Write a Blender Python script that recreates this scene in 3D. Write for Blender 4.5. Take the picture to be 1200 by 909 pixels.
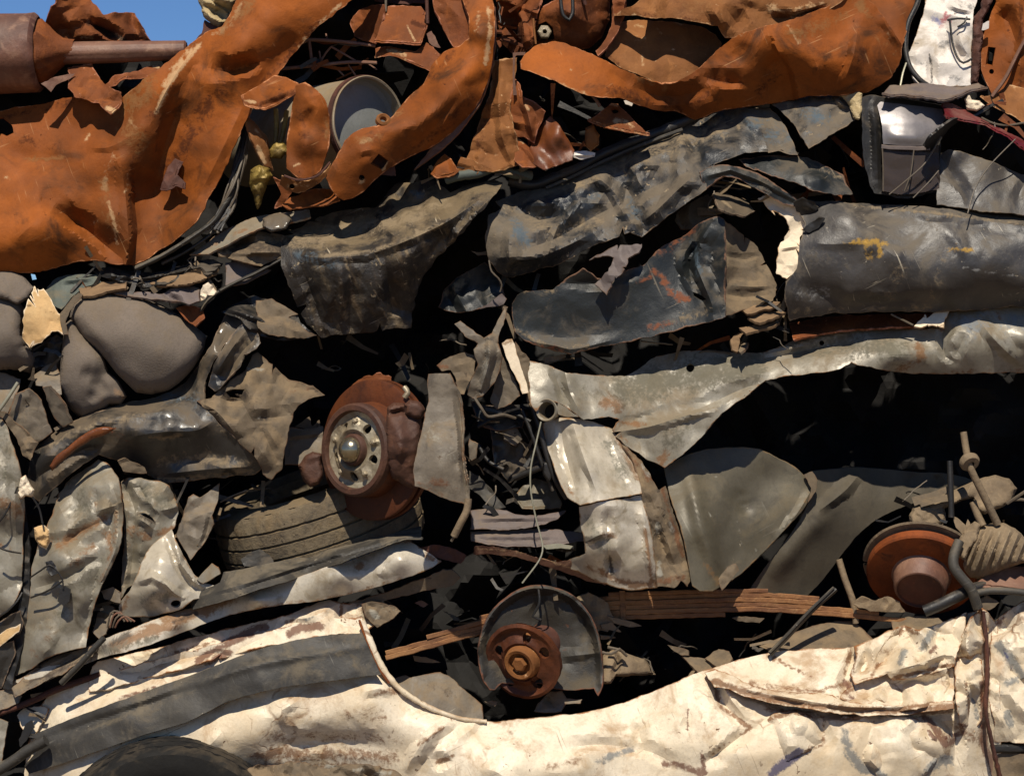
import bpy, math, random
import numpy as np
from mathutils import Vector
from mathutils.geometry import delaunay_2d_cdt

for o in list(bpy.data.objects):
    bpy.data.objects.remove(o, do_unlink=True)
SC = bpy.context.scene
COL = SC.collection

# ------------------------------------------------------------------ camera, sky, sun, exposure
PX, DIST, ZC = 480.0, 6.0, 1.45          # 480 units of the survey grid to a metre, 6 m from the stack
cam_d = bpy.data.cameras.new("camera")
cam = bpy.data.objects.new("camera", cam_d)
COL.objects.link(cam)
cam.location = (0, -DIST, ZC)
cam.rotation_euler = (math.radians(90), 0, 0)
cam_d.sensor_width = 36
cam_d.lens = 36 * DIST / (1200 / PX)
cam_d.clip_start, cam_d.clip_end = 0.1, 3000
SC.camera = cam

SUN_EL, SUN_AZ = 54.0, -6.0              # azimuth off the line behind the viewer, minus = from the left
w = bpy.data.worlds.new("World")
SC.world = w
w.use_nodes = True
nt = w.node_tree
sky = nt.nodes.new("ShaderNodeTexSky")
sky.sky_type = 'NISHITA'
sky.sun_disc = False
sky.sun_elevation = math.radians(SUN_EL)
sky.sun_rotation = math.radians(180 + SUN_AZ)
sky.altitude = 6000
sky.air_density = 1.6
sky.dust_density = 0.0
sky.ozone_density = 10.0
nt.links.new(sky.outputs[0], nt.nodes["Background"].inputs[0])
nt.nodes["Background"].inputs[1].default_value = 0.078
ld = bpy.data.lights.new("sun", 'SUN')
ld.energy = 5.0
ld.angle = math.radians(0.53)
ld.color = (1.0, 0.91, 0.77)
sun = bpy.data.objects.new("sun", ld)
COL.objects.link(sun)
sd = Vector((math.sin(math.radians(SUN_AZ)) * math.cos(math.radians(SUN_EL)),
             -math.cos(math.radians(SUN_AZ)) * math.cos(math.radians(SUN_EL)), math.sin(math.radians(SUN_EL))))
sun.rotation_euler = sd.to_track_quat('Z', 'Y').to_euler()
sun.location = sd * 20
SC.view_settings.view_transform = 'Standard'
SC.view_settings.look = 'None'
SC.view_settings.gamma = 1
SC.view_settings.exposure = 0.12
SC.view_settings.use_curve_mapping = False

# ------------------------------------------------------------------ grid helpers
def wx(P):
    """(n,3) grid positions (across, down, depth) -> metres"""
    P = np.asarray(P, float)
    y = P[:, 2] / PX
    s = (DIST + y) / DIST
    return np.stack([(P[:, 0] - 600) / PX * s, y, ZC + (454.5 - P[:, 1]) / PX * s], 1)

def w1(p):
    return Vector(wx([p])[0])

_tab = np.random.RandomState(7).rand(257, 257) * 2 - 1
def trinoise(x, y, seed, smooth=False):
    """random heights on a triangle lattice: flat facets with sharp creases, like crumpled sheet"""
    rs = np.random.RandomState(seed)
    a = rs.rand() * 6.28
    X = x * math.cos(a) - y * math.sin(a) + rs.rand() * 100 + 300
    Y = x * math.sin(a) + y * math.cos(a) + rs.rand() * 100 + 300
    if not smooth:
        X, Y = X + 0.35 * np.sin(Y * 1.7 + seed), Y + 0.35 * np.sin(X * 1.3 + seed * 2)
    s = (X + Y) * 0.366
    u, v = X + s, Y + s
    i, j = np.floor(u).astype(int), np.floor(v).astype(int)
    fu, fv = u - i, v - j
    if smooth:
        fu, fv = fu * fu * (3 - 2 * fu), fv * fv * (3 - 2 * fv)
    h = lambda a_, b_: _tab[a_ % 257, b_ % 257]
    h00, h10, h01, h11 = h(i, j), h(i + 1, j), h(i, j + 1), h(i + 1, j + 1)
    if smooth:
        return (h00 * (1 - fu) + h10 * fu) * (1 - fv) + (h01 * (1 - fu) + h11 * fu) * fv
    return np.where(fu > fv, h00 + fu * (h10 - h00) + fv * (h11 - h10), h00 + fv * (h01 - h00) + fu * (h11 - h01))

def polydist(P, line, signed=False, along=False):
    """distance of points P to a polyline (side of the nearest segment, place along it)"""
    L = np.asarray(line, float)[:, :2]
    best = np.full(len(P), 1e9)
    side = np.ones(len(P))
    where = np.zeros(len(P))
    seg = np.hypot(*(L[1:] - L[:-1]).T)
    tot, run = max(seg.sum(), 1e-6), 0.0
    for a, b in zip(L[:-1], L[1:]):
        ab = b - a
        l2 = max(ab @ ab, 1e-9)
        t = np.clip(((P - a) @ ab) / l2, 0, 1)
        q = P - a - t[:, None] * ab
        d = np.hypot(q[:, 0], q[:, 1])
        c = ab[0] * q[:, 1] - ab[1] * q[:, 0]
        m = d < best
        best = np.where(m, d, best)
        side = np.where(m, np.sign(c), side)
        if along:
            ln = math.sqrt(l2)
            where = np.where(m, (run + t * ln) / tot, where)
            run += ln
    if along:
        return best, side, where
    return best * side if signed else best

def inside(P, poly):
    poly = np.asarray(poly, float)
    r = np.zeros(len(P), bool)
    n = len(poly)
    for k in range(n):
        x1, y1 = poly[k]
        x2, y2 = poly[(k + 1) % n]
        if y1 == y2:
            continue
        c = (y1 > P[:, 1]) != (y2 > P[:, 1])
        r ^= c & (P[:, 0] < (x2 - x1) * (P[:, 1] - y1) / (y2 - y1) + x1)
    return r

def area(p):
    p = np.asarray(p, float)
    return 0.5 * np.sum(p[:, 0] * np.roll(p[:, 1], -1) - p[:, 1] * np.roll(p[:, 0], -1))

def resample(poly, sp, closed=True, corner=48):
    """Catmull-Rom through the points; turns sharper than `corner` degrees stay sharp"""
    P = [np.asarray(p, float) for p in poly]
    n = len(P)
    sharp = []
    for k in range(n):
        if not closed and k in (0, n - 1):
            sharp.append(True)
            continue
        a, b = P[k][:2] - P[k - 1][:2], P[(k + 1) % n][:2] - P[k][:2]
        cr = abs(math.degrees(math.atan2(a[0] * b[1] - a[1] * b[0], a @ b)))
        sharp.append(cr > corner)
    out = []
    for k in range(n if closed else n - 1):
        p1, p2 = P[k], P[(k + 1) % n]
        ln = np.linalg.norm((p2 - p1)[:2]) if len(p1) < 3 else np.linalg.norm(p2 - p1)
        m = max(1, int(round(ln / sp)))
        t1 = (p2 - p1) if sharp[k] else (p2 - P[k - 1]) / 2
        t2 = (p2 - p1) if sharp[(k + 1) % n] else (P[(k + 2) % n] - p1) / 2
        for t1_ in (t1, t2):
            l = np.linalg.norm(t1_)
            if l > ln:
                t1_ *= ln / l
        for s in range(m):
            t = s / m
            out.append((2 * t**3 - 3 * t**2 + 1) * p1 + (t**3 - 2 * t**2 + t) * t1 + (-2 * t**3 + 3 * t**2) * p2 + (t**3 - t**2) * t2)
    if not closed:
        out.append(P[-1])
    return np.array(out)

def tps(ctrl, P):
    C = np.asarray(ctrl, float)
    n = len(C)
    if n == 1:
        return np.full(len(P), C[0, 2])
    if n < 3:
        C = np.vstack([C, [C[0, 0] + 37, C[0, 1] + 61, C[0, 2]] if n == 1 else
                       [C[0, 0] - (C[1, 1] - C[0, 1]), C[0, 1] + (C[1, 0] - C[0, 0]), C[0, 2]]])
        n = 3
    def U(r2):
        return np.where(r2 > 0, 0.5 * r2 * np.log(np.maximum(r2, 1e-12)), 0)
    sc = 100.0
    X = C[:, :2] / sc
    K = U(((X[:, None] - X[None]) ** 2).sum(2)) + np.eye(n) * 2e-3
    Q = np.hstack([np.ones((n, 1)), X])
    A = np.block([[K, Q], [Q.T, np.zeros((3, 3))]])
    s = np.linalg.lstsq(A, np.concatenate([C[:, 2], np.zeros(3)]), rcond=None)[0]
    Y = P / sc
    return U(((Y[:, None] - X[None]) ** 2).sum(2)) @ s[:n] + np.hstack([np.ones((len(P), 1)), Y]) @ s[n:]

# ------------------------------------------------------------------ objects
def put(o, parent=None, label=None, cat=None, group=None, kind=None):
    COL.objects.link(o)
    if parent is not None:
        o.parent = parent
        up = parent
        while up is not None:
            o.location = Vector(o.location) - Vector(up.location)
            up = up.parent
    if label: o["label"] = label
    if cat: o["category"] = cat
    if group: o["group"] = group
    if kind: o["kind"] = kind
    return o

def thing(name, label, cat, at, group=None):
    o = bpy.data.objects.new(name, None)
    o.empty_display_size = 0.02
    o.location = w1(at)
    return put(o, None, label, cat, group)

def mesh_obj(name, V, F, mat, parent=None, label=None, cat=None, group=None, kind=None, attrs=None, angle=38):
    V = np.asarray(V, float)
    c = (V.min(0) + V.max(0)) / 2
    me = bpy.data.meshes.new(name)
    me.from_pydata((V - c).tolist(), [], F)
    me.update()
    me.shade_smooth()
    me.set_sharp_from_angle(angle=math.radians(angle))
    for k, a in (attrs or {}).items():
        at = me.attributes.new(k, 'FLOAT', 'POINT')
        at.data.foreach_set("value", np.asarray(a, np.float32))
    me.materials.append(mat)
    o = bpy.data.objects.new(name, me)
    o.location = c
    return put(o, parent, label, cat, group, kind)

_seed = [100]
FOLD, CRUMPLE = 1.45, 1.35
def S(name, label, cat, outline, ctrl, mat, parent=None, sp=None, th=1.6, folds=(), cr=(), holes=(), jag=0.8,
      roll=None, flange=0, st=None, corner=24, mapf=None, group=None, kind=None, angle=17, fdir=None, ncut=0, rf=None):
    """a piece of bent sheet: traced outline, real depth from survey points, folds, dents, thickness and return edges"""
    _seed[0] += 1
    seed = _seed[0]
    rs = np.random.RandomState(seed)
    A = abs(area(outline))
    if sp is None:
        sp = float(np.clip(math.sqrt(A) / 42, 1.7, 4.2))
    if area(outline) < 0:
        outline = outline[::-1]
    B = resample(outline, sp * 0.9, True, corner)
    if jag:
        t = np.arange(len(B)) * sp * 0.9
        nx = np.roll(B, -1, 0) - np.roll(B, 1, 0)
        nx = np.stack([nx[:, 1], -nx[:, 0]], 1) / np.maximum(np.hypot(nx[:, 0], nx[:, 1]), 1e-6)[:, None]
        j = (trinoise(t / 17, t * 0, seed) * 1.2 + trinoise(t / 6, t * 0 + 3, seed + 1) * 0.8) * jag
        wrap = np.clip(np.minimum(np.arange(len(B)), len(B) - 1 - np.arange(len(B))) / 4, 0, 1)
        B = B + nx * (j * wrap)[:, None]
    for _ in range(ncut):                                   # little tears along the rim
        k = rs.randint(len(B))
        B[k] += (np.mean(outline, 0) - B[k]) * min(0.25, 9 / max(1, np.linalg.norm(np.mean(outline, 0) - B[k])))
    H = [resample(h, sp * 0.8, True, 40) for h in holes]
    lo, hi = B.min(0), B.max(0)
    gy = np.arange(lo[1], hi[1], sp * 0.87)
    pts = []
    for r, y in enumerate(gy):
        x = np.arange(lo[0] + (sp / 2 if r % 2 else 0), hi[0], sp)
        pts.append(np.stack([x, np.full(len(x), y)], 1))
    G = np.vstack(pts) if pts else np.zeros((0, 2))
    G = G + (rs.rand(*G.shape) - 0.5) * sp * 0.25
    G = G[inside(G, B)]
    dist = lambda Q: polydist(Q, np.vstack([B, B[:1]]))
    if len(G):
        G = G[dist(G) > sp * 0.55]
    for h in H:
        if len(G):
            G = G[~inside(G, h)]
            G = G[polydist(G, np.vstack([h, h[:1]])) > sp * 0.5]
    folds = list(folds)
    if rf is None:
        rf = (A / 5200, 1.0) if (cr and roll is None) else (0, 0)
    span = math.sqrt(A)
    for _ in range(int(rf[0] + rs.rand())):                 # small random creases of a crushed sheet
        c0 = G[rs.randint(len(G))] if len(G) else B[0]
        an, ln = rs.rand() * 6.28, min(span * 0.5, rs.uniform(14, 60))
        bend = rs.uniform(-.6, .6)
        l3 = [c0, c0 + ln * .5 * np.array([math.cos(an), math.sin(an)]), c0 + ln * .5 * np.array([math.cos(an), math.sin(an)]) + ln * .5 * np.array([math.cos(an + bend), math.sin(an + bend)])]
        folds.append((l3, rs.uniform(4, 13), rf[1] * rs.choice([-1, 1]) * rs.uniform(1.2, 4.2)))
    feats = []
    for f in folds:
        if len(f) > 3 and f[3] == 'g':
            continue
        q = resample([np.asarray(p, float)[:2] for p in f[0]], sp * 0.85, False, 30)
        ok = inside(q, B) & (dist(q) > sp * 0.6)
        for h in H:
            ok &= ~inside(q, h) & (polydist(q, np.vstack([h, h[:1]])) > sp * 0.6)
        run = []
        for p, o in zip(q, ok):
            if o:
                run.append(p)
            else:
                if len(run) > 1: feats.append(np.array(run))
                run = []
        if len(run) > 1: feats.append(np.array(run))
    for q in feats:
        if len(G): G = G[polydist(G, q) > sp * 0.5]
    allp = [B] + H + feats + [G]
    edges, off = [], 0
    for L in [B] + H:
        n = len(L)
        edges += [(off + k, off + (k + 1) % n) for k in range(n)]
        off += n
    for q in feats:
        edges += [(off + k, off + k + 1) for k in range(len(q) - 1)]
        off += len(q)
    P0 = np.vstack(allp)
    vs, es, fs, *_ = delaunay_2d_cdt([Vector(p) for p in P0], edges, [], 0, 1e-4, False)
    P = np.array([tuple(v) for v in vs])
    F = np.array([f for f in fs if len(f) == 3])
    cen = P[F].mean(1)
    keep = inside(cen, B)
    for h in H:
        keep &= ~inside(cen, h)
    F = F[keep]
    used = np.unique(F)
    remap = -np.ones(len(P), int)
    remap[used] = np.arange(len(used))
    P, F = P[used], remap[F]
    e1, e2 = P[F[:, 1]] - P[F[:, 0]], P[F[:, 2]] - P[F[:, 0]]
    flip = (e1[:, 0] * e2[:, 1] - e1[:, 1] * e2[:, 0]) > 0
    F[flip] = F[flip][:, ::-1]
    d = tps(ctrl, P)
    ed = dist(P)
    wob1 = trinoise(P[:, 0] / 26, P[:, 1] / 26, seed + 9, True)
    wob2 = trinoise(P[:, 0] / 9, P[:, 1] / 9, seed + 10, True)
    for f in folds:
        line, wd, amp = f[0], f[1], f[2]
        kd = f[3] if len(f) > 3 else 'v'
        q, sd_, wh = polydist(P, line, along=True)
        fade = np.clip(np.minimum(wh, 1 - wh) / 0.3, 0.12, 1) ** 0.7
        if kd == 'v':
            wd = max(wd, 2.7 * sp)
            wv = wd * (1 + wob1 * 0.3 + wob2 * 0.12)
            u = q / (wv * np.where(sd_ > 0, 0.8, 1.3))
            e = 0.12
            d = d + FOLD * amp * fade * np.clip(1 - (np.sqrt(u * u + e * e) - e), 0, 1)
        elif kd == 'h':                                     # half fold: sharp on one side only
            q = q * sd_
            d = d + amp * np.where(q > 0, np.clip(1 - q / wd, 0, 1), np.clip(1 + q / (1.6 * sp), 0, 1))
        else:
            d = d + FOLD * amp * fade * np.exp(-(q / wd) ** 2)
    for k, (scale, amp) in enumerate(cr):
        if scale < 0:
            d = d + CRUMPLE * amp * trinoise(P[:, 0] / -scale, P[:, 1] / -scale, seed + 31 * k, True)
        else:
            d = d + (1.6 if scale >= 20 else 0.8 if scale >= 12 else 0.5) * amp * trinoise(P[:, 0] / scale, P[:, 1] / scale, seed + 17 * k)
    if roll:
        t = np.clip(ed / roll[0], 0, 1)
        d = d + roll[1] * (1 - np.sqrt(np.clip(1 - (1 - t) ** 2, 0, 1)))
    at = {"edgew": np.clip(1 - ed / 7, 0, 1)}
    for k, v in (st or {}).items():
        m = np.zeros(len(P))
        for item in v:
            line, wd = item[0], item[1]
            amt = item[2] if len(item) > 2 else 1.0
            if len(line) == 1:
                line = [line[0], (line[0][0] + 0.5, line[0][1])]
            m = np.maximum(m, amt * np.clip(1.15 - polydist(P, line) / wd, 0, 1))
        at[k] = m
    P3 = np.column_stack([P, d])
    # boundary edges
    ee = np.vstack([F[:, [0, 1]], F[:, [1, 2]], F[:, [2, 0]]])
    key = np.sort(ee, 1)
    _, idx, cnt = np.unique(key, axis=0, return_index=True, return_counts=True)
    be = ee[idx[cnt == 1]]
    faces = F
    if flange:
        sel = be
        if fdir is not None:
            v = P[be[:, 1]] - P[be[:, 0]]
            nrm = np.stack([-v[:, 1], v[:, 0]], 1) / np.maximum(np.hypot(v[:, 0], v[:, 1]), 1e-6)[:, None]
            mid = P[be].mean(1)
            out = ~inside(mid + nrm * 0.6, B)
            nrm = np.where(out[:, None], nrm, -nrm)
            sel = be[(nrm @ np.array(fdir, float)) > 0.25]
        bv = np.unique(sel)
        cpt = P.mean(0)
        rings, prev = [], {v: v for v in bv}
        base = len(P3)
        for fr, ins in ((0.25, 0.6), (1.0, 2.0)):
            tow = cpt - P[bv]
            tow = tow / np.maximum(np.hypot(tow[:, 0], tow[:, 1]), 1e-6)[:, None]
            new = np.column_stack([P[bv] + tow * (-0.8 if fr < 0.5 else ins), d[bv] + flange * fr + (rs.rand(len(bv)) * flange * 0.12 if fr == 1 else 0)])
            cur = {v: base + k for k, v in enumerate(bv)}
            quads = [(prev[b], prev[a], cur[a], cur[b]) for a, b in sel]
            faces = np.vstack([faces] + [np.array([[q[0], q[1], q[2]], [q[0], q[2], q[3]]]) for q in quads]) if quads else faces
            P3 = np.vstack([P3, new])
            for k in at:
                at[k] = np.concatenate([at[k], at[k][bv]])
            base += len(bv)
            prev = cur
        ee = np.vstack([faces[:, [0, 1]], faces[:, [1, 2]], faces[:, [2, 0]]])
        _, idx, cnt = np.unique(np.sort(ee, 1), axis=0, return_index=True, return_counts=True)
        be = ee[idx[cnt == 1]]
    V = mapf(P3) if mapf else wx(P3)
    fn = np.cross(V[faces[:, 1]] - V[faces[:, 0]], V[faces[:, 2]] - V[faces[:, 0]])
    vn = np.zeros_like(V)
    for k in range(3):
        np.add.at(vn, faces[:, k], fn)
    vn /= np.maximum(np.linalg.norm(vn, axis=1), 1e-12)[:, None]
    n = len(V)
    VB = V - vn * (th / PX)
    FF = faces.tolist() + (faces[:, ::-1] + n).tolist() + [(b, a, a + n, b + n) for a, b in be.tolist()]
    at = {k: np.concatenate([a, a]) for k, a in at.items()}
    return mesh_obj(name, np.vstack([V, VB]), FF, mat, parent, label, cat, group, kind, at, angle)

def frame_from(axis):
    a = Vector(axis).normalized()
    u = a.cross(Vector((0, 0, 1)))
    if u.length < 1e-3:
        u = Vector((1, 0, 0))
    u.normalize()
    v = a.cross(u)
    return a, u, v

def L(name, label, cat, prof, centre, axis, mat, parent=None, seg=64, group=None, wob=0.0, angle=35, arc=None, kind=None, caps=False, dent=0.0, rfun=None):
    """turned part: profile [(along axis, radius)] in grid units about `axis`"""
    a, u, v = frame_from(axis)
    c = w1(centre)
    rs = np.random.RandomState(len(prof) * 7 + seg)
    V, F = [], []
    full = arc is None
    n = seg if full else seg + 1
    for i, (t, r) in enumerate(prof):
        for k in range(n):
            ang = 2 * math.pi * k / seg if full else arc[0] + (arc[1] - arc[0]) * k / seg
            rr = r * (1 + wob * math.sin(3 * ang + 1) + wob * 0.6 * math.sin(7 * ang))
            if rfun:
                rr = rfun(i, k, rr)
            if dent:
                dn = np.array([math.cos(ang) * 2.2 + t / 22.0]), np.array([math.sin(ang) * 2.2 + t / 37.0])
                rr *= 1 + dent * float(trinoise(dn[0], dn[1], 77, True)[0] + 0.5 * trinoise(dn[0] * 2.7, dn[1] * 2.7, 78)[0])
            V.append(c + (a * t + (u * math.cos(ang) + v * math.sin(ang)) * rr) / PX)
    m = len(prof)
    for i in range(m - 1):
        for k in range(seg):
            k2 = (k + 1) % n
            F.append((i * n + k, i * n + k2, (i + 1) * n + k2, (i + 1) * n + k))
    V = [tuple(x) for x in V]
    if full and caps:
        for row, rev in ((0, True), (m - 1, False)):
            if prof[row][1] > 0.01:
                V.append(tuple(c + a * (prof[row][0] / PX)))
                ci = len(V) - 1
                for k in range(n):
                    f = (row * n + k, row * n + (k + 1) % n, ci)
                    F.append(f[::-1] if rev else f)
    return mesh_obj(name, V, F, mat, parent, label, cat, group, kind, None, angle)

def T(name, label, cat, pts, r, mat, parent=None, seg=10, group=None, sp=5, taper=None, flat=1.0, kind=None, wob=0.0):
    """bent rod, hose or wire along points (across, down, depth), radius in grid units"""
    Q = resample([np.asarray(p, float) for p in pts], sp, False, 75)
    Wp = wx(Q)
    n = len(Wp)
    tan = np.gradient(Wp, axis=0)
    tan /= np.maximum(np.linalg.norm(tan, axis=1), 1e-9)[:, None]
    ref = np.array([0.13, 1.0, 0.21])
    V, F = [], []
    rs = np.random.RandomState(n + 3)
    for k in range(n):
        uu = np.cross(tan[k], ref)
        uu /= max(np.linalg.norm(uu), 1e-9)
        vv = np.cross(tan[k], uu)
        rr = r * (1 if taper is None else 1 + (taper - 1) * k / (n - 1)) * (1 + wob * (rs.rand() - 0.5))
        for s in range(seg):
            an = 2 * math.pi * s / seg
            V.append(Wp[k] + (uu * math.cos(an) * flat + vv * math.sin(an)) * rr / PX)
    for k in range(n - 1):
        for s in range(seg):
            s2 = (s + 1) % seg
            F.append((k * seg + s, (k + 1) * seg + s, (k + 1) * seg + s2, k * seg + s2))
    F.append(tuple(range(seg)))
    F.append(tuple(range((n - 1) * seg, n * seg))[::-1])
    return mesh_obj(name, V, F, mat, parent, label, cat, group, kind, None, 50)

def BAR(name, label, cat, pts, h, dep, mat, parent=None, sp=8, group=None, bev=0.8):
    """flat bar: path along its middle, height h in the picture plane, dep into depth"""
    Q = resample([np.asarray(p, float) for p in pts], sp, False, 75)
    n = len(Q)
    tan = np.gradient(Q[:, :2], axis=0)
    tan /= np.maximum(np.hypot(tan[:, 0], tan[:, 1]), 1e-9)[:, None]
    nr = np.stack([-tan[:, 1], tan[:, 0]], 1)
    sec = [(-h / 2, bev), (-h / 2 + bev, 0), (h / 2 - bev, 0), (h / 2, bev), (h / 2, dep - bev), (h / 2 - bev, dep), (-h / 2 + bev, dep), (-h / 2, dep - bev)]
    rows, F, m = [], [], len(sec)
    jit = np.random.RandomState(int(h * 100) + n).uniform(-.5, .5, n)
    for k in range(n):
        for a, b in sec:
            rows.append((Q[k, 0] + nr[k, 0] * a, Q[k, 1] + nr[k, 1] * a + jit[k], Q[k, 2] + b + jit[k]))
    for k in range(n - 1):
        for s in range(m):
            s2 = (s + 1) % m
            F.append((k * m + s, k * m + s2, (k + 1) * m + s2, (k + 1) * m + s))
    F.append(tuple(range(m))[::-1])
    F.append(tuple(range((n - 1) * m, n * m)))
    return mesh_obj(name, wx(rows), F, mat, parent, label, cat, group, None, None, 40)

def plane_map(centre, axis, up=None):
    """grid (across, down, depth) about `centre` laid in the plane facing `axis`"""
    a = Vector(axis).normalized()
    u = Vector((0, 0, 1)).cross(a)
    u.normalize()                        # to the right seen from the front
    v = a.cross(u)
    c = np.array(w1(centre))
    u, v, a = np.array(u), np.array(v), np.array(a)
    return lambda P: c + (P[:, :1] * u - P[:, 1:2] * v - P[:, 2:3] * a) / PX

def ring(cx, cy, r, n=24, ry=None):
    ry = r if ry is None else ry
    return [(cx + r * math.cos(2 * math.pi * k / n), cy + ry * math.sin(2 * math.pi * k / n)) for k in range(n)]
# ------------------------------------------------------------------ materials
def lin(c):
    return tuple((x / 255 / 12.92) if x / 255 <= 0.04045 else ((x / 255 + 0.055) / 1.055) ** 2.4 for x in c) + (1.0,)

class G:
    def __init__(s, name):
        s.m = bpy.data.materials.new(name)
        s.m.use_nodes = True
        s.t = s.m.node_tree
        s.b = s.t.nodes["Principled BSDF"]
        s.co = s.n("ShaderNodeTexCoord").outputs["Object"]
    def n(s, kind, **kw):
        x = s.t.nodes.new(kind)
        for k, v in kw.items():
            setattr(x, k, v)
        return x
    def l(s, a, b):
        s.t.links.new(a, b)
    def val(s, sock, v):
        if hasattr(v, "is_output"):
            s.l(v, sock)
        else:
            sock.default_value = v
    def noise(s, scale, detail=6, rough=0.55, dist=0.0, stretch=None, rot=None, off=0.0):
        x = s.n("ShaderNodeTexNoise")
        x.inputs["Scale"].default_value = scale
        x.inputs["Detail"].default_value = detail
        x.inputs["Roughness"].default_value = rough
        x.inputs["Distortion"].default_value = dist
        m = s.n("ShaderNodeMapping")
        m.inputs["Location"].default_value = (off, off * 1.7, off * 0.6)
        if stretch: m.inputs["Scale"].default_value = stretch
        if rot:
            m0 = s.n("ShaderNodeMapping")
            m0.inputs["Rotation"].default_value = rot
            s.l(s.co, m0.inputs["Vector"])
            s.l(m0.outputs[0], m.inputs["Vector"])
        else:
            s.l(s.co, m.inputs["Vector"])
        s.l(m.outputs[0], x.inputs["Vector"])
        return x.outputs["Fac"]
    def ramp(s, v, lo, hi):
        x = s.n("ShaderNodeMapRange")
        x.interpolation_type = 'SMOOTHSTEP'
        x.inputs[1].default_value, x.inputs[2].default_value = lo, hi
        s.l(v, x.inputs[0])
        return x.outputs[0]
    def math(s, op, a, b=0.0, clamp=False):
        x = s.n("ShaderNodeMath", operation=op)
        x.use_clamp = clamp
        s.val(x.inputs[0], a)
        s.val(x.inputs[1], b)
        return x.outputs[0]
    def mix(s, f, a, b):
        x = s.n("ShaderNodeMix", data_type='RGBA')
        s.val(x.inputs[0], f)
        s.val(x.inputs[6], a)
        s.val(x.inputs[7], b)
        return x.outputs[2]
    def mixf(s, f, a, b):
        x = s.n("ShaderNodeMix", data_type='FLOAT')
        s.val(x.inputs[0], f)
        s.val(x.inputs[2], a)
        s.val(x.inputs[3], b)
        return x.outputs[0]
    def attr(s, name):
        x = s.n("ShaderNodeAttribute")
        x.attribute_name = name
        return x.outputs["Fac"]

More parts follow.
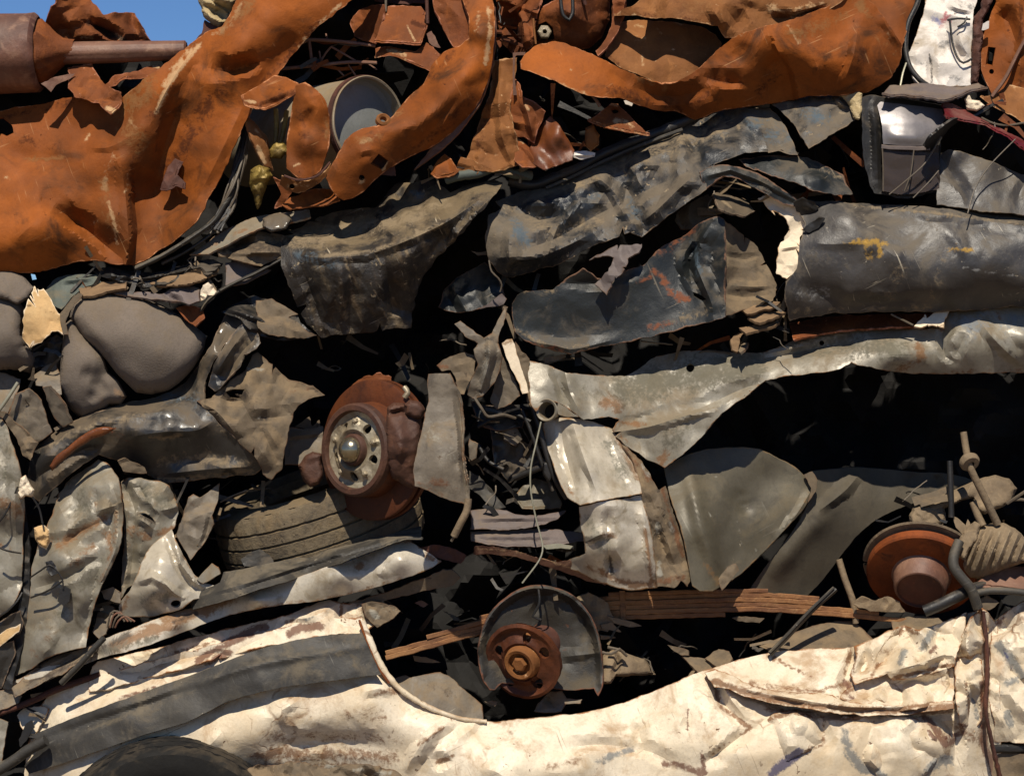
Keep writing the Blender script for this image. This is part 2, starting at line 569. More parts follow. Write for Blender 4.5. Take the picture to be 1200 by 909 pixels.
def mk(name, c1, c2, ns=9, c3=None, dust=None, speck=None, scr=None, streak=None, edge=None, s1=None, s2=None, s3=None, s4=None,
       rough=0.7, rvar=0.15, metal=0.0, bump=0.25, bscale=60, mid=0.0, stain_rough=0.85, hard=0.26, coat=0.0, crack=None, spec=0.5, sgain=1.0, fmix=0.4):
    g = G(name)
    col = g.mix(g.ramp(g.noise(ns, 7, 0.6, 0.4), 0.32, 0.68), lin(c1), lin(c2))
    if c3:
        col = g.mix(g.ramp(g.noise(ns * 2.7, 8, 0.65, 0.8, off=3.1), 0.5, 0.72), col, lin(c3))
    fine = g.noise(140, 5, 0.7, 0.2, off=23.0)
    col = g.mix(g.math('MULTIPLY', g.ramp(fine, 0.42, 0.75), fmix), col, lin([x * 0.74 for x in c2]))
    col = g.mix(g.math('MULTIPLY', g.ramp(g.noise(3.1, 4, 0.6, 0.8, off=25.0), 0.42, 0.68), 0.55), col, lin(c3 or [x * 0.85 for x in c1]))
    rg = g.mixf(g.noise(ns * 3, 4, off=1.3), rough - rvar, min(1, rough + rvar))
    mt = metal
    h = g.math('ADD', g.noise(bscale, 5, 0.7), g.math('MULTIPLY', fine, 0.35))
    if mid:
        h = g.math('ADD', h, g.math('MULTIPLY', g.noise(bscale / 3, 4, 0.5, off=2.2), mid * 0.4))
    if streak:
        m = g.math('MULTIPLY', g.ramp(g.noise(streak[2], 5, 0.6, 0.0, stretch=streak[3], rot=streak[4] if len(streak) > 4 else None, off=4.4), 0.48, 0.7), streak[1])
        col = g.mix(m, col, lin(streak[0]))
    if scr:
        for q, (rot, off) in enumerate((((0, 0.45, 0), 5.0), ((0, -1.15, 0), 7.7))):
            n_ = g.noise(50, 2, 0.5, 0.5, stretch=(0.12, 0.5, 3.4), rot=rot, off=off)
            gate = g.ramp(g.noise(7, 3, off=off + 1), 0.45, 0.62)
            m = g.math('MULTIPLY', g.math('MULTIPLY', g.ramp(n_, 0.67, 0.76), gate), scr[1])
            col = g.mix(m, col, lin(scr[0]))
            h = g.math('ADD', h, g.math('MULTIPLY', m, -0.4))
    if crack:
        wv = g.n("ShaderNodeTexNoise")
        wv.inputs["Scale"].default_value = 9
        wv.inputs["Detail"].default_value = 3
        g.l(g.co, wv.inputs["Vector"])
        vm = g.n("ShaderNodeVectorMath", operation='MULTIPLY_ADD')
        g.l(wv.outputs["Color"], vm.inputs[0])
        vm.inputs[1].default_value = (0.14, 0.14, 0.14)
        g.l(g.co, vm.inputs[2])
        gate = g.ramp(g.noise(6, 5, 0.7, off=31.0), 0.52, 0.7)
        for sc_, wd_ in ((crack[1], 0.045), (crack[1] * 2.3, 0.04)):
            vo = g.n("ShaderNodeTexVoronoi", feature='DISTANCE_TO_EDGE')
            vo.inputs["Scale"].default_value = sc_
            g.l(vm.outputs[0], vo.inputs["Vector"])
            m = g.math('MULTIPLY', g.math('MULTIPLY', g.ramp(vo.outputs["Distance"], wd_, 0.008), gate), crack[2])
            col = g.mix(m, col, lin(crack[0]))
            h = g.math('ADD', h, g.math('MULTIPLY', m, -0.8))
            rg = g.mixf(m, rg, 0.9)
    if speck:
        m = g.ramp(g.noise(speck[2], 4, 0.6, 0.3, off=6.6), speck[1], speck[1] + 0.05)
        m = g.math('MULTIPLY', m, g.ramp(g.noise(speck[2] / 8, 3, off=8.6), 0.4, 0.65))
        col = g.mix(m, col, lin(speck[0]))
        h = g.math('ADD', h, g.math('MULTIPLY', m, -0.5))
        rg = g.mixf(m, rg, 0.9)
    if dust:
        geo = g.n("ShaderNodeNewGeometry")
        sx = g.n("ShaderNodeSeparateXYZ")
        g.l(geo.outputs["Normal"], sx.inputs[0])
        m = g.ramp(g.math('ADD', g.noise(dust[2], 7, 0.68, 0.5, off=10.2), g.math('MULTIPLY', sx.outputs[2], 0.14)), 0.62 - dust[1] * 0.36, 0.80 - dust[1] * 0.30)
        m = g.math('MULTIPLY', m, 0.6 + 0.4 * dust[1])
        col = g.mix(m, col, g.mix(g.noise(dust[2] * 5, 6, 0.7, off=11.0), lin(dust[0]), lin([x * 0.72 for x in dust[0]])))
        rg = g.mixf(m, rg, 0.93)
        if metal: mt = g.mixf(m, mt, 0.0)
        h = g.math('ADD', h, g.math('MULTIPLY', m, 0.5))
    if edge:
        m = g.ramp(g.math('ADD', g.attr("edgew"), g.math('MULTIPLY', g.noise(30, 6, 0.7, off=12.5), 1.3)), 1.62 - edge[1] * 0.35, 1.85 - edge[1] * 0.2)
        col = g.mix(m, col, lin(edge[0]))
        rg = g.mixf(m, rg, 0.88)
    sa = g.noise(22, 6, 0.7, 0.8, off=14.0)
    sb = g.noise(110, 4, 0.65, 0.3, off=17.0)
    brk = g.math('ADD', g.math('MULTIPLY', g.math('SUBTRACT', sa, 0.5), 2.6), g.math('MULTIPLY', g.math('SUBTRACT', sb, 0.5), 1.5))
    for k, s_ in enumerate((s1, s2, s3, s4)):
        if s_ is None: continue
        a = g.math('MULTIPLY', g.attr("s%d" % (k + 1)), sgain)
        m = g.ramp(g.math('ADD', a, g.math('MULTIPLY', brk, (1, -1, 1, -1)[k])), 0.55 - hard, 0.55 + hard * 1.6)
        m = g.math('MULTIPLY', m, g.ramp(a, 0.0, 0.35))
        sc = g.mix(sb, lin(s_), lin([x * 0.7 for x in s_]))
        col = g.mix(g.math('MULTIPLY', m, 0.82), col, sc)
        rg = g.mixf(m, rg, stain_rough)
        if metal: mt = g.mixf(m, mt, 0.0)
        h = g.math('ADD', h, g.math('MULTIPLY', m, 0.3))
    g.l(col, g.b.inputs["Base Color"])
    g.l(rg, g.b.inputs["Roughness"])
    g.val(g.b.inputs["Metallic"], mt)
    g.b.inputs["Specular IOR Level"].default_value = spec
    if coat:
        g.b.inputs["Coat Weight"].default_value = coat
        g.b.inputs["Coat Roughness"].default_value = 0.15
    bp = g.n("ShaderNodeBump")
    bp.inputs["Strength"].default_value = bump
    bp.inputs["Distance"].default_value = 0.004
    g.l(h, bp.inputs["Height"])
    g.l(bp.outputs[0], g.b.inputs["Normal"])
    return g.m

ORANGE = dict(s1=(214, 176, 130), s2=(74, 34, 12), s3=(150, 104, 60), s4=(40, 26, 20))
rust_o = mk("rust_orange", (156, 84, 26), (118, 61, 18), 3.5, (74, 42, 18), spec=0.22, fmix=0.22, scr=((206, 160, 110), 0.35), speck=((70, 34, 14), 0.68, 60), edge=((190, 130, 90), 0.2), bump=0.35, mid=0.8, rough=0.72, **ORANGE)
rust_b = mk("rust_brown", (112, 61, 32), (80, 44, 25), 8, (136, 76, 32), spec=0.25, speck=((190, 140, 105), 0.66, 70), edge=((165, 110, 85), 0.25), bump=0.6, mid=1.0, rough=0.78, **ORANGE)
rust_t = mk("rust_tan", (124, 78, 40), (96, 58, 28), 7, (142, 94, 52), spec=0.25, speck=((190, 150, 110), 0.66, 60), edge=((180, 140, 100), 0.25), bump=0.5, mid=0.9, rough=0.8, **ORANGE)
rust_p = mk("rust_plum", (112, 72, 54), (76, 48, 38), 7, (138, 104, 82), speck=((200, 180, 160), 0.7, 60), bump=0.35, mid=0.6, rough=0.6, **ORANGE)
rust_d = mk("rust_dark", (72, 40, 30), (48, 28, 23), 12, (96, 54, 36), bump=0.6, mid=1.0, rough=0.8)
TEAL = dict(s1=(82, 100, 112), s2=(144, 80, 44), s3=(150, 130, 100), s4=(28, 26, 24))
hood_m = mk("dusty_dark_paint", (46, 50, 54), (30, 33, 37), 5, (22, 23, 25), dust=((122, 108, 88), 0.44, 6), speck=((165, 145, 115), 0.64, 60), scr=((150, 138, 116), 0.6), edge=((120, 100, 78), 0.3), bump=0.4, mid=0.8, rough=0.38, **TEAL)
dark_m = mk("dark_teal_paint", (33, 37, 37), (24, 27, 27), 8, dust=((100, 88, 70), 0.30, 8), speck=((120, 104, 82), 0.68, 70), scr=((140, 128, 108), 0.5), edge=((112, 82, 62), 0.5), bump=0.3, mid=0.6, rough=0.48, **TEAL)
gloss_m = mk("glossy_slate_paint", (54, 52, 49), (40, 39, 38), 8, dust=((108, 92, 70), 0.46, 8), scr=((150, 144, 128), 0.5), edge=((120, 100, 80), 0.4), bump=0.25, mid=0.5, rough=0.36, rvar=0.12, coat=0.1, **TEAL)
block_m = mk("scraped_block_paint", (48, 42, 36), (34, 31, 28), 10, streak=((96, 80, 60), 0.7, 26, (1.4, 1.0, 0.12), (0, 0.25, 0)), scr=((190, 176, 150), 0.9), dust=((132, 112, 80), 0.34, 10), speck=((160, 142, 112), 0.64, 60), bump=0.7, mid=1.2, rough=0.5, **TEAL)
bump_m = mk("scuffed_bumper_plastic", (62, 58, 55), (44, 43, 44), 6, (76, 70, 62), dust=((116, 104, 86), 0.30, 8), scr=((176, 166, 146), 0.9), speck=((160, 148, 128), 0.67, 70), bump=0.3, mid=0.6, rough=0.44, edge=((110, 96, 78), 0.4), s1=(196, 152, 58), s2=(140, 138, 134), s3=(150, 130, 100), s4=(84, 76, 66))
blk = mk("black_plastic", (28, 27, 26), (40, 37, 34), 12, dust=((96, 84, 68), 0.25, 12), bump=0.3, mid=0.5, rough=0.5, scr=((120, 112, 100), 0.4))
rubb = mk("grey_rubber_trim", (54, 51, 46), (41, 39, 36), 7, (70, 65, 56), dust=((124, 112, 92), 0.30, 9), scr=((120, 116, 106), 0.6), speck=((150, 142, 126), 0.68, 60), bump=0.3, mid=0.6, rough=0.62, s1=(110, 98, 78))
cloth = mk("grey_upholstery", (116, 104, 92), (104, 94, 84), 5, dust=((124, 108, 88), 0.4, 7), bump=0.4, bscale=240, rough=0.95, rvar=0.04, s1=(150, 120, 90), s2=(70, 58, 48))
grey_d = mk("dusty_grey_sheet", (128, 117, 100), (104, 94, 80), 9, (80, 72, 62), dust=((140, 120, 92), 0.34, 10), speck=((80, 66, 52), 0.68, 60), edge=((112, 84, 60), 0.35), bump=0.35, mid=0.7, rough=0.62, scr=((170, 158, 138), 0.4), s1=(120, 76, 44), s2=(62, 50, 42), s3=(170, 165, 150), s4=(24, 22, 20))
grey_t = mk("tan_grey_flap", (118, 102, 80), (94, 80, 62), 10, (72, 62, 48), dust=((140, 118, 88), 0.42, 9), speck=((70, 58, 46), 0.66, 60), edge=((96, 74, 54), 0.4), bump=0.4, mid=0.9, rough=0.8, s1=(120, 76, 44), s2=(54, 44, 36), s3=(170, 165, 150))
silver = mk("silver_paint", (152, 146, 132), (134, 128, 113), 6, (106, 98, 82), dust=((130, 112, 84), 0.34, 8), speck=((110, 86, 60), 0.70, 60), edge=((128, 92, 60), 0.35), bump=0.18, mid=0.5, rough=0.4, rvar=0.1, metal=0.12, scr=((120, 110, 96), 0.35), s1=(134, 92, 52), s2=(60, 48, 38), s3=(104, 99, 82), s4=(132, 138, 142), sgain=1.25)
chrome = mk("bright_silver", (204, 195, 178), (182, 173, 155), 6, (148, 136, 114), dust=((146, 128, 100), 0.16, 9), speck=((120, 96, 66), 0.72, 60), edge=((140, 104, 66), 0.3), bump=0.12, mid=0.4, rough=0.3, rvar=0.08, metal=0.08, s1=(140, 96, 52), s2=(60, 48, 38), s3=(128, 124, 108), sgain=1.35)
olive = mk("olive_grey_inner", (100, 93, 76), (86, 80, 65), 5, (72, 66, 53), dust=((120, 106, 80), 0.28, 6), speck=((160, 150, 130), 0.72, 60), bump=0.15, mid=0.4, rough=0.5, rvar=0.08, metal=0.1, edge=((120, 96, 66), 0.3), scr=((150, 146, 130), 0.25), s1=(140, 104, 62), s2=(70, 60, 46), s3=(170, 166, 150))
white = mk("cream_paint", (222, 210, 188), (212, 197, 170), 4, (192, 170, 136), crack=((112, 74, 40), 5.5, 0.7), sgain=1.4, dust=((168, 128, 84), 0.16, 9), speck=((88, 58, 36), 0.65, 60), edge=((140, 90, 48), 0.4), bump=0.3, mid=0.3, rough=0.5, rvar=0.1, scr=((110, 84, 58), 0.6), s1=(126, 78, 36), s2=(98, 42, 20), s3=(124, 128, 128), s4=(52, 56, 108), spec=0.5)
white2 = mk("white_paint", (222, 214, 204), (206, 196, 184), 6, dust=((170, 150, 120), 0.2, 9), speck=((110, 96, 84), 0.68, 60), edge=((150, 120, 90), 0.3), bump=0.3, mid=0.8, rough=0.5, s1=(186, 72, 88), s2=(134, 140, 190), s3=(120, 118, 116), s4=(30, 28, 28))
paper = mk("pale_torn_card", (238, 222, 196), (226, 206, 174), 8, speck=((120, 90, 60), 0.68, 50), bump=0.4, mid=0.9, rough=0.9, edge=((180, 140, 96), 0.3), s1=(150, 110, 66))
card = mk("tan_card", (206, 172, 122), (190, 150, 98), 8, speck=((110, 80, 50), 0.68, 50), bump=0.4, mid=0.9, rough=0.9, edge=((226, 206, 176), 0.5), s1=(120, 90, 56))
wood = mk("splintered_tan", (140, 112, 80), (110, 86, 60), 12, streak=((84, 64, 44), 0.8, 20, (0.2, 1, 2)), bump=0.6, rough=0.85)
tyre_m = mk("dusty_tyre_tread", (118, 104, 80), (96, 84, 66), 14, (70, 62, 50), dust=((126, 106, 76), 0.4, 16), speck=((40, 36, 32), 0.62, 60), bump=0.9, mid=1.0, rough=0.92)
tyre_b = mk("black_tyre", (30, 29, 27), (22, 21, 20), 10, dust=((80, 70, 56), 0.18, 12), bump=0.4, mid=0.8, rough=0.85, spec=0.25)
rotor_m = mk("rotor_rust", (98, 52, 25), (74, 39, 22), 9, (58, 32, 21), spec=0.3, bump=0.4, mid=0.6, rough=0.6)
rust_m = mk("drum_rust", (134, 68, 28), (102, 50, 22), 8, (72, 38, 22), spec=0.25, bump=0.4, mid=0.6, rough=0.7)
iron_m = mk("plum_iron", (76, 50, 40), (56, 37, 30), 12, (92, 60, 42), spec=0.35, bump=0.6, mid=0.8, rough=0.66)
hub_m = mk("pale_hub_alloy", (184, 174, 150), (150, 138, 112), 16, (106, 88, 66), bump=0.5, mid=0.6, rough=0.45, metal=0.35)
brass = mk("brass", (168, 142, 66), (120, 98, 44), 16, (84, 66, 32), bump=0.6, mid=1.0, rough=0.5, metal=0.35)
capm = mk("worn_steel_cap", (186, 176, 150), (160, 148, 120), 14, bump=0.15, rough=0.22, rvar=0.06, metal=0.9)
drumg = mk("grey_drum_shell", (150, 136, 112), (132, 120, 100), 6, dust=((150, 126, 90), 0.35, 8), bump=0.2, rough=0.6, edge=((70, 56, 44), 0.3))
drumi = mk("grey_drum_inside", (140, 142, 138), (124, 126, 122), 6, dust=((120, 84, 48), 0.22, 9), bump=0.12, rough=0.4)
backp = mk("grey_backing_plate", (38, 36, 32), (27, 26, 24), 8, (58, 51, 39), dust=((96, 84, 64), 0.26, 9), speck=((110, 66, 40), 0.66, 50), edge=((104, 64, 44), 0.6), bump=0.35, mid=0.7, rough=0.6)
spring_m = mk("rusty_spring_steel", (138, 94, 54), (108, 70, 40), 14, (152, 112, 70), streak=((80, 46, 28), 0.7, 30, (0.1, 1, 2.5)), bump=0.6, mid=0.8, rough=0.75)
olive_d = mk("shaded_dirty_liner", (80, 72, 57), (66, 60, 47), 5, (54, 48, 38), dust=((92, 82, 64), 0.3, 6), bump=0.2, mid=0.5, rough=0.75, s3=(120, 112, 94))  # darker copy of olive: the liner's shade and dirt in one colour
dirt_m = mk("dusty_suspension", (120, 104, 82), (92, 78, 62), 14, (140, 120, 92), bump=0.7, mid=1.0, rough=0.85, s1=(170, 150, 120))
red_m = mk("red_paint", (104, 28, 34), (78, 22, 26), 9, dust=((130, 84, 70), 0.25, 9), scr=((170, 120, 110), 0.5), bump=0.2, rough=0.36, coat=0.3)
teal_m = mk("green_grey_sheet", (84, 92, 84), (70, 76, 70), 9, dust=((130, 116, 90), 0.3, 9), bump=0.3, rough=0.7)
plumg = mk("plum_grey_sheet", (108, 96, 92), (88, 78, 74), 9, dust=((130, 112, 92), 0.3, 9), bump=0.3, rough=0.7, edge=((90, 70, 56), 0.4))
wire_m = mk("dull_wire", (104, 92, 76), (78, 68, 56), 20, bump=0.2, rough=0.6)
wire_p = mk("pale_wire", (176, 172, 150), (150, 146, 124), 20, bump=0.1, rough=0.4, metal=0.4)
foam = mk("torn_foam", (168, 150, 110), (138, 118, 80), 14, (190, 170, 130), bump=1.0, mid=1.5, rough=0.95)
amber = mk("amber_lens", (130, 72, 32), (102, 54, 26), 10, (78, 44, 26), bump=0.3, bscale=90, rough=0.45)
lens_m = mk("lamp_reflector", (132, 126, 126), (116, 112, 112), 8, bump=0.06, rough=0.34, rvar=0.06, metal=0.25)
mass_m = mk("shade_black_scrap", (15, 13, 12), (10, 9, 8), 8, (20, 17, 14), bump=0.5, mid=1.0, rough=0.9)  # near black: the deep shade of the gaps is in the colour
soil = mk("yard_soil", (110, 92, 70), (86, 72, 56), 2, (124, 106, 82), bump=0.8, mid=1.0, bscale=30, rough=0.95)

def glass_mat():
    g = G("dusty_lamp_glass")
    g.b.inputs["Base Color"].default_value = lin((92, 82, 78))
    g.b.inputs["Roughness"].default_value = 0.22
    g.b.inputs["Transmission Weight"].default_value = 0.55
    g.b.inputs["IOR"].default_value = 1.2
    bp = g.n("ShaderNodeBump")
    bp.inputs["Strength"].default_value = 0.12
    g.l(g.noise(40, 5), bp.inputs["Height"])
    g.l(bp.outputs[0], g.b.inputs["Normal"])
    return g.m
lampglass = glass_mat()
# ------------------------------------------------------------------ setting
def ground():
    n = 40
    xs = np.sign(np.linspace(-1, 1, n)) * np.abs(np.linspace(-1, 1, n)) ** 3 * 900
    V, F = [], []
    for j in range(n):
        for i in range(n):
            V.append((xs[i], xs[j], 0.012 * math.sin(xs[i] * 3.1) * math.sin(xs[j] * 2.3)))
    for j in range(n - 1):
        for i in range(n - 1):
            F.append((j * n + i, j * n + i + 1, (j + 1) * n + i + 1, (j + 1) * n + i))
    mesh_obj("ground", V, F, soil, kind="structure")
ground()

# uncountable compacted scrap behind everything, its shade coloured in, edges curved to stop skylight
S("compacted_scrap", "mass of compacted scrap deep in the gaps of the stack, coloured black as their shade", "scrap",
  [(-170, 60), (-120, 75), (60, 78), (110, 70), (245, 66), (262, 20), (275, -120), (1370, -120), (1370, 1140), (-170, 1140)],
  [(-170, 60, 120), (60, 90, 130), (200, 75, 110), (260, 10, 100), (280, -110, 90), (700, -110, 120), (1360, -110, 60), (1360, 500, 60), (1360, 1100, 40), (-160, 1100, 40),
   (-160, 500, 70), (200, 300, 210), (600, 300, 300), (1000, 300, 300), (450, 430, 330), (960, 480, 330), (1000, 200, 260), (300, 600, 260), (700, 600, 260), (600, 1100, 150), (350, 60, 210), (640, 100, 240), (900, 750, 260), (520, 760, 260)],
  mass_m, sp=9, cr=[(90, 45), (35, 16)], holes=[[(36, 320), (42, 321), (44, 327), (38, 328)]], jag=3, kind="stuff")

# loose fragments in the gaps, too many to count, shade coloured in as near black
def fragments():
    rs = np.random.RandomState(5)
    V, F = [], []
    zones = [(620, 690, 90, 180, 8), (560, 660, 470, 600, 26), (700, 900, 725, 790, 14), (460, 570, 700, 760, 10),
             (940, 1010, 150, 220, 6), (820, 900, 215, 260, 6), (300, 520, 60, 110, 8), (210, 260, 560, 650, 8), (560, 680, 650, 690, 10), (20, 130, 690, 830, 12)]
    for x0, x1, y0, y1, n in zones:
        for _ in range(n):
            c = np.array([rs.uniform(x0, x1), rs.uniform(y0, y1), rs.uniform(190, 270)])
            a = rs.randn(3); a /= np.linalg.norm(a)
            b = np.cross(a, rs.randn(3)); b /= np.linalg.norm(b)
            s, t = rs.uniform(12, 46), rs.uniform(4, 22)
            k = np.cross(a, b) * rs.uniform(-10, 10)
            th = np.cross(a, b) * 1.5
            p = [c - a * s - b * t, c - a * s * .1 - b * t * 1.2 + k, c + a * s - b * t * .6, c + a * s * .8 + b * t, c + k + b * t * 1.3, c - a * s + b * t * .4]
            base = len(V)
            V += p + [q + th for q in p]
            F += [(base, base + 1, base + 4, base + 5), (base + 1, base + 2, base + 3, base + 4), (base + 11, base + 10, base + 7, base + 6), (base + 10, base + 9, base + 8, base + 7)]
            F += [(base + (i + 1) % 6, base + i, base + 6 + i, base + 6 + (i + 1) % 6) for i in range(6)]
    mesh_obj("scrap_fragments", wx(V), F, mass_m, kind="stuff", label="loose metal fragments heaped inside the gaps, coloured black as their shade", cat="fragments", angle=20)
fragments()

# ------------------------------------------------------------------ top layer: rusty scrap
t = thing("rusty_cylinder", "thick rusty cylinder with a thinner pipe running out under the sky", "cylinder", (60, 108, 40))
L("sleeve", None, None, [(-190, 0.0), (-190, 46), (-100, 47), (-30, 46.5), (-20, 46.5), (-17, 44), (-15, 41)], (62, 61, 40), (0.995, -0.03, 0.03), rust_p, t, wob=0.012, dent=.03)
L("end_cap", None, None, [(-17, 37), (-12, 37), (-4, 30), (4, 22), (14, 15.5), (26, 13)], (62, 61, 40), (0.995, -0.03, 0.03), rust_b, t, wob=0.02, dent=.1)
L("pipe", None, None, [(12, 13.6), (60, 13.0), (110, 12.2), (158, 11.2), (160, 9), (160.5, 0.0)], (62, 63, 40), (0.995, -0.03, 0.02), rust_p, t, wob=0.01, dent=.04)
S("torn_lip", None, None, [(48, 98), (62, 92), (78, 88), (88, 86), (80, 94), (66, 100), (60, 108), (54, 103)], [(50, 100, 4), (85, 88, 20)], rust_p, t, cr=[(10, 3)])

S("rusty_bracket", "ragged rust-brown bracket standing up against the blue sky", "bracket",
  [(52, 30), (60, 10), (65, 0), (70, -55), (98, -60), (105, 0), (113, 9), (121, 17), (140, 15), (157, 16), (166, 30), (180, 53), (176, 62), (120, 70), (60, 70)],
  [(60, 60, 75), (70, 0, 62), (100, 0, 70), (120, 20, 58), (155, 20, 80), (178, 55, 92), (120, 60, 84)], rust_b, cr=[(34, 14), (13, 5)],
  folds=[([(121, 17), (140, 45), (150, 62)], 10, -9), ([(157, 16), (178, 52)], 5, -8), ([(100, 27), (122, 35), (145, 48)], 7, 16)], th=2.5, jag=1.4, flange=14, fdir=(0.6, -0.8),
  st={"s1": [([(133, 40), (146, 47)], 3), ([(95, 44), (108, 45)], 3, .9)], "s4": [([(103, 26), (120, 36), (146, 48)], 5)]})
S("rusty_scrap", "crumpled rust lumps wedged below the pipe on the orange sheet", "scrap metal",
  [(80, 80), (108, 74), (116, 92), (124, 100), (134, 88), (160, 82), (186, 76), (192, 84), (176, 92), (148, 94), (128, 102), (142, 108), (143, 122), (130, 134), (118, 124), (100, 116), (88, 113), (80, 104)],
  [(85, 82, 34), (110, 80, 30), (95, 110, 10), (140, 92, 22), (185, 80, 30), (130, 125, 0)], rust_b, cr=[(18, 9), (8, 4)], th=3, jag=1.6, flange=10,
  st={"s1": [([(126, 127), (133, 130)], 4), ([(180, 78), (190, 80)], 3)]})

big = thing("rusted_bodywork", "huge bent orange rusty sheet filling the upper left corner", "rusty sheet", (120, 312, 20))
S("sheet", None, None,
  [(-90, 138), (0, 129), (40, 123), (92, 113), (118, 116), (136, 121), (150, 108), (170, 93), (190, 77), (215, 58), (235, 42), (262, 30), (272, 12), (285, -20), (300, -70), (450, -70),
   (425, -20), (412, 0), (395, 13), (372, 33), (345, 63), (325, 86), (303, 112), (287, 145), (271, 181), (250, 222), (229, 260), (204, 283), (190, 291), (172, 303), (157, 311),
   (132, 308), (105, 305), (80, 309), (50, 317), (25, 319), (0, 319), (-90, 322)],
  [(-80, 140, 52), (-80, 220, 20), (-80, 300, 10), (0, 130, 52), (0, 170, 32), (0, 215, 12), (0, 260, -4), (0, 295, -2), (0, 319, 22), (50, 125, 46), (60, 170, 26), (55, 230, 4), (60, 280, -4), (60, 312, 20),
   (100, 118, 36), (110, 160, 20), (115, 220, 6), (110, 260, 4), (105, 303, 14), (140, 130, 26), (140, 190, -4), (140, 250, -10), (150, 300, -8), (165, 150, -2), (178, 110, 4), (200, 82, 10), (230, 55, 18),
   (185, 180, 24), (205, 140, 22), (230, 100, 8), (180, 225, 44), (200, 200, 36), (215, 235, 30), (200, 270, 14), (185, 285, 12), (240, 170, 12), (252, 215, 2), (228, 256, 0), (270, 175, 4), (262, 120, 10),
   (290, 60, -2), (265, 40, 10), (300, 105, 8), (320, 20, -6), (345, 60, 12), (300, 0, 8), (380, 10, 4), (410, 0, 18), (360, -60, 10), (440, -60, 30)],
  rust_o, big, sp=3.6, cr=[(90, 3), (48, 1.6), (20, 0.5)], rf=(6, .9), jag=1.2, th=2.2, flange=18, fdir=(0.3, 1),
  folds=[([(236, 50), (212, 78), (194, 108), (180, 136)], 9, -7), ([(60, 240), (95, 264), (124, 288), (153, 311)], 13, 13), ([(153, 311), (161, 275), (157, 232)], 40, 16, 'h'), ([(244, 80), (272, 84), (306, 72)], 16, 14),
         ([(203, 283), (232, 232), (262, 172), (288, 118)], 12, -6), ([(140, 175), (148, 240), (152, 300)], 8, -6), ([(215, 110), (195, 165), (182, 215)], 14, 7), ([(300, 20), (272, 62), (240, 112)], 26, -8, 'g'),
         ([(350, 35), (320, 80), (290, 130)], 14, 6, 'g'), ([(0, 172), (40, 190), (88, 186)], 14, 5, 'g')],
  holes=[[(-14, 140), (4, 138), (14, 147), (16, 156), (8, 160), (2, 157), (-2, 164), (-14, 160)]],
  st={"s1": [([(234, 52), (214, 76), (200, 96), (190, 116), (182, 134)], 4.2, 1), ([(222, 58), (205, 80), (194, 100)], 7, .75), ([(122, 222), (124, 200), (134, 182)], 5, .6), ([(127, 236), (133, 260), (137, 285)], 3.5, .85), ([(150, 205), (147, 226)], 3, .7),
             ([(110, 262), (114, 258)], 4, .9), ([(10, 210), (6, 207)], 4, .9), ([(100, 165), (104, 158)], 3, .8), ([(400, 5), (372, 30), (350, 54)], 3, .8), ([(283, 5), (268, 32), (250, 40)], 6, .7), ([(150, 140), (160, 150)], 3, .6)],
      "s2": [([(262, 100), (225, 150), (196, 205)], 15, .62), ([(300, 75), (270, 84), (252, 82)], 7, .6), ([(180, 130), (160, 190)], 9, .5), ([(0, 140), (40, 128), (90, 118)], 9, .55), ([(375, 25), (330, 75), (300, 105)], 8, .6), ([(30, 165), (70, 170)], 12, .45)],
      "s3": [([(140, 125), (160, 110), (172, 104)], 22, .72), ([(150, 150), (160, 170)], 24, .55), ([(290, 5), (262, 36)], 12, .7), ([(28, 186), (52, 187), (74, 184)], 5, .8), ([(120, 210), (130, 270)], 10, .5)]})
S("clip", None, None, [(190, 215), (196, 196), (205, 186), (215, 190), (208, 205), (218, 214), (217, 222), (206, 218), (196, 223), (188, 222)], [(195, 215, 16), (210, 190, 20), (216, 220, 6)], rust_d, big, cr=[(9, 4)], th=3, flange=6)

S("foam_chunk", "torn tan foam chunk poking into the sky above the orange sheet", "foam",
  [(232, 0), (233, -45), (292, -50), (284, -5), (278, 14), (268, 26), (255, 35), (244, 27), (237, 20), (235, 10)],
  [(235, 0, 38), (260, 0, 20), (285, -5, 30), (255, 32, 26), (260, -40, 30)], foam, cr=[(20, 8), (8, 3)], roll=(14, 16), th=3, folds=[([(237, 4), (250, 14), (266, 22)], 6, 9), ([(240, -4), (256, 6), (272, 14)], 4, 6)], st=None, jag=1.5)
S("rust_offcut", "dark rusty strip end between the sky and the orange sheet edge", "offcut", [(222, 56), (236, 38), (240, 24), (250, 30), (262, 28), (250, 42), (236, 52)], [(225, 55, 45), (245, 28, 40), (255, 36, 28)], rust_d, cr=[(10, 3)])

# wire frame of a seat, in the hollow beside the orange sheet
t = thing("seat_wire_frame", "thin rusty rod frame in the hollow above the grey drum", "wire frame", (385, 82, 70))
for k, (pts, r) in enumerate([([(330, 66, 66), (350, 53, 64), (362, 47, 64), (400, 49, 66), (440, 54, 70)], 2.2), ([(328, 81, 62), (370, 77, 64), (410, 73, 68), (442, 74, 72)], 2.2), ([(362, 47, 64), (366, 76, 64)], 2.0),
                              ([(376, 72, 70), (382, 62, 70), (388, 55, 70)], 1.3), ([(388, 55, 70), (404, 64, 70), (424, 76, 72)], 1.3), ([(374, 60, 74), (376, 70, 74)], 1.2), ([(392, 78, 76), (403, 89, 76)], 1.1), ([(408, 76, 78), (417, 89, 78)], 1.1), ([(430, 74, 80), (442, 82, 78)], 1.0), ([(382, 40, 90), (384, 50, 82)], 1.0)]):
    T("rod", None, None, pts, r, rust_p, t, seg=7)

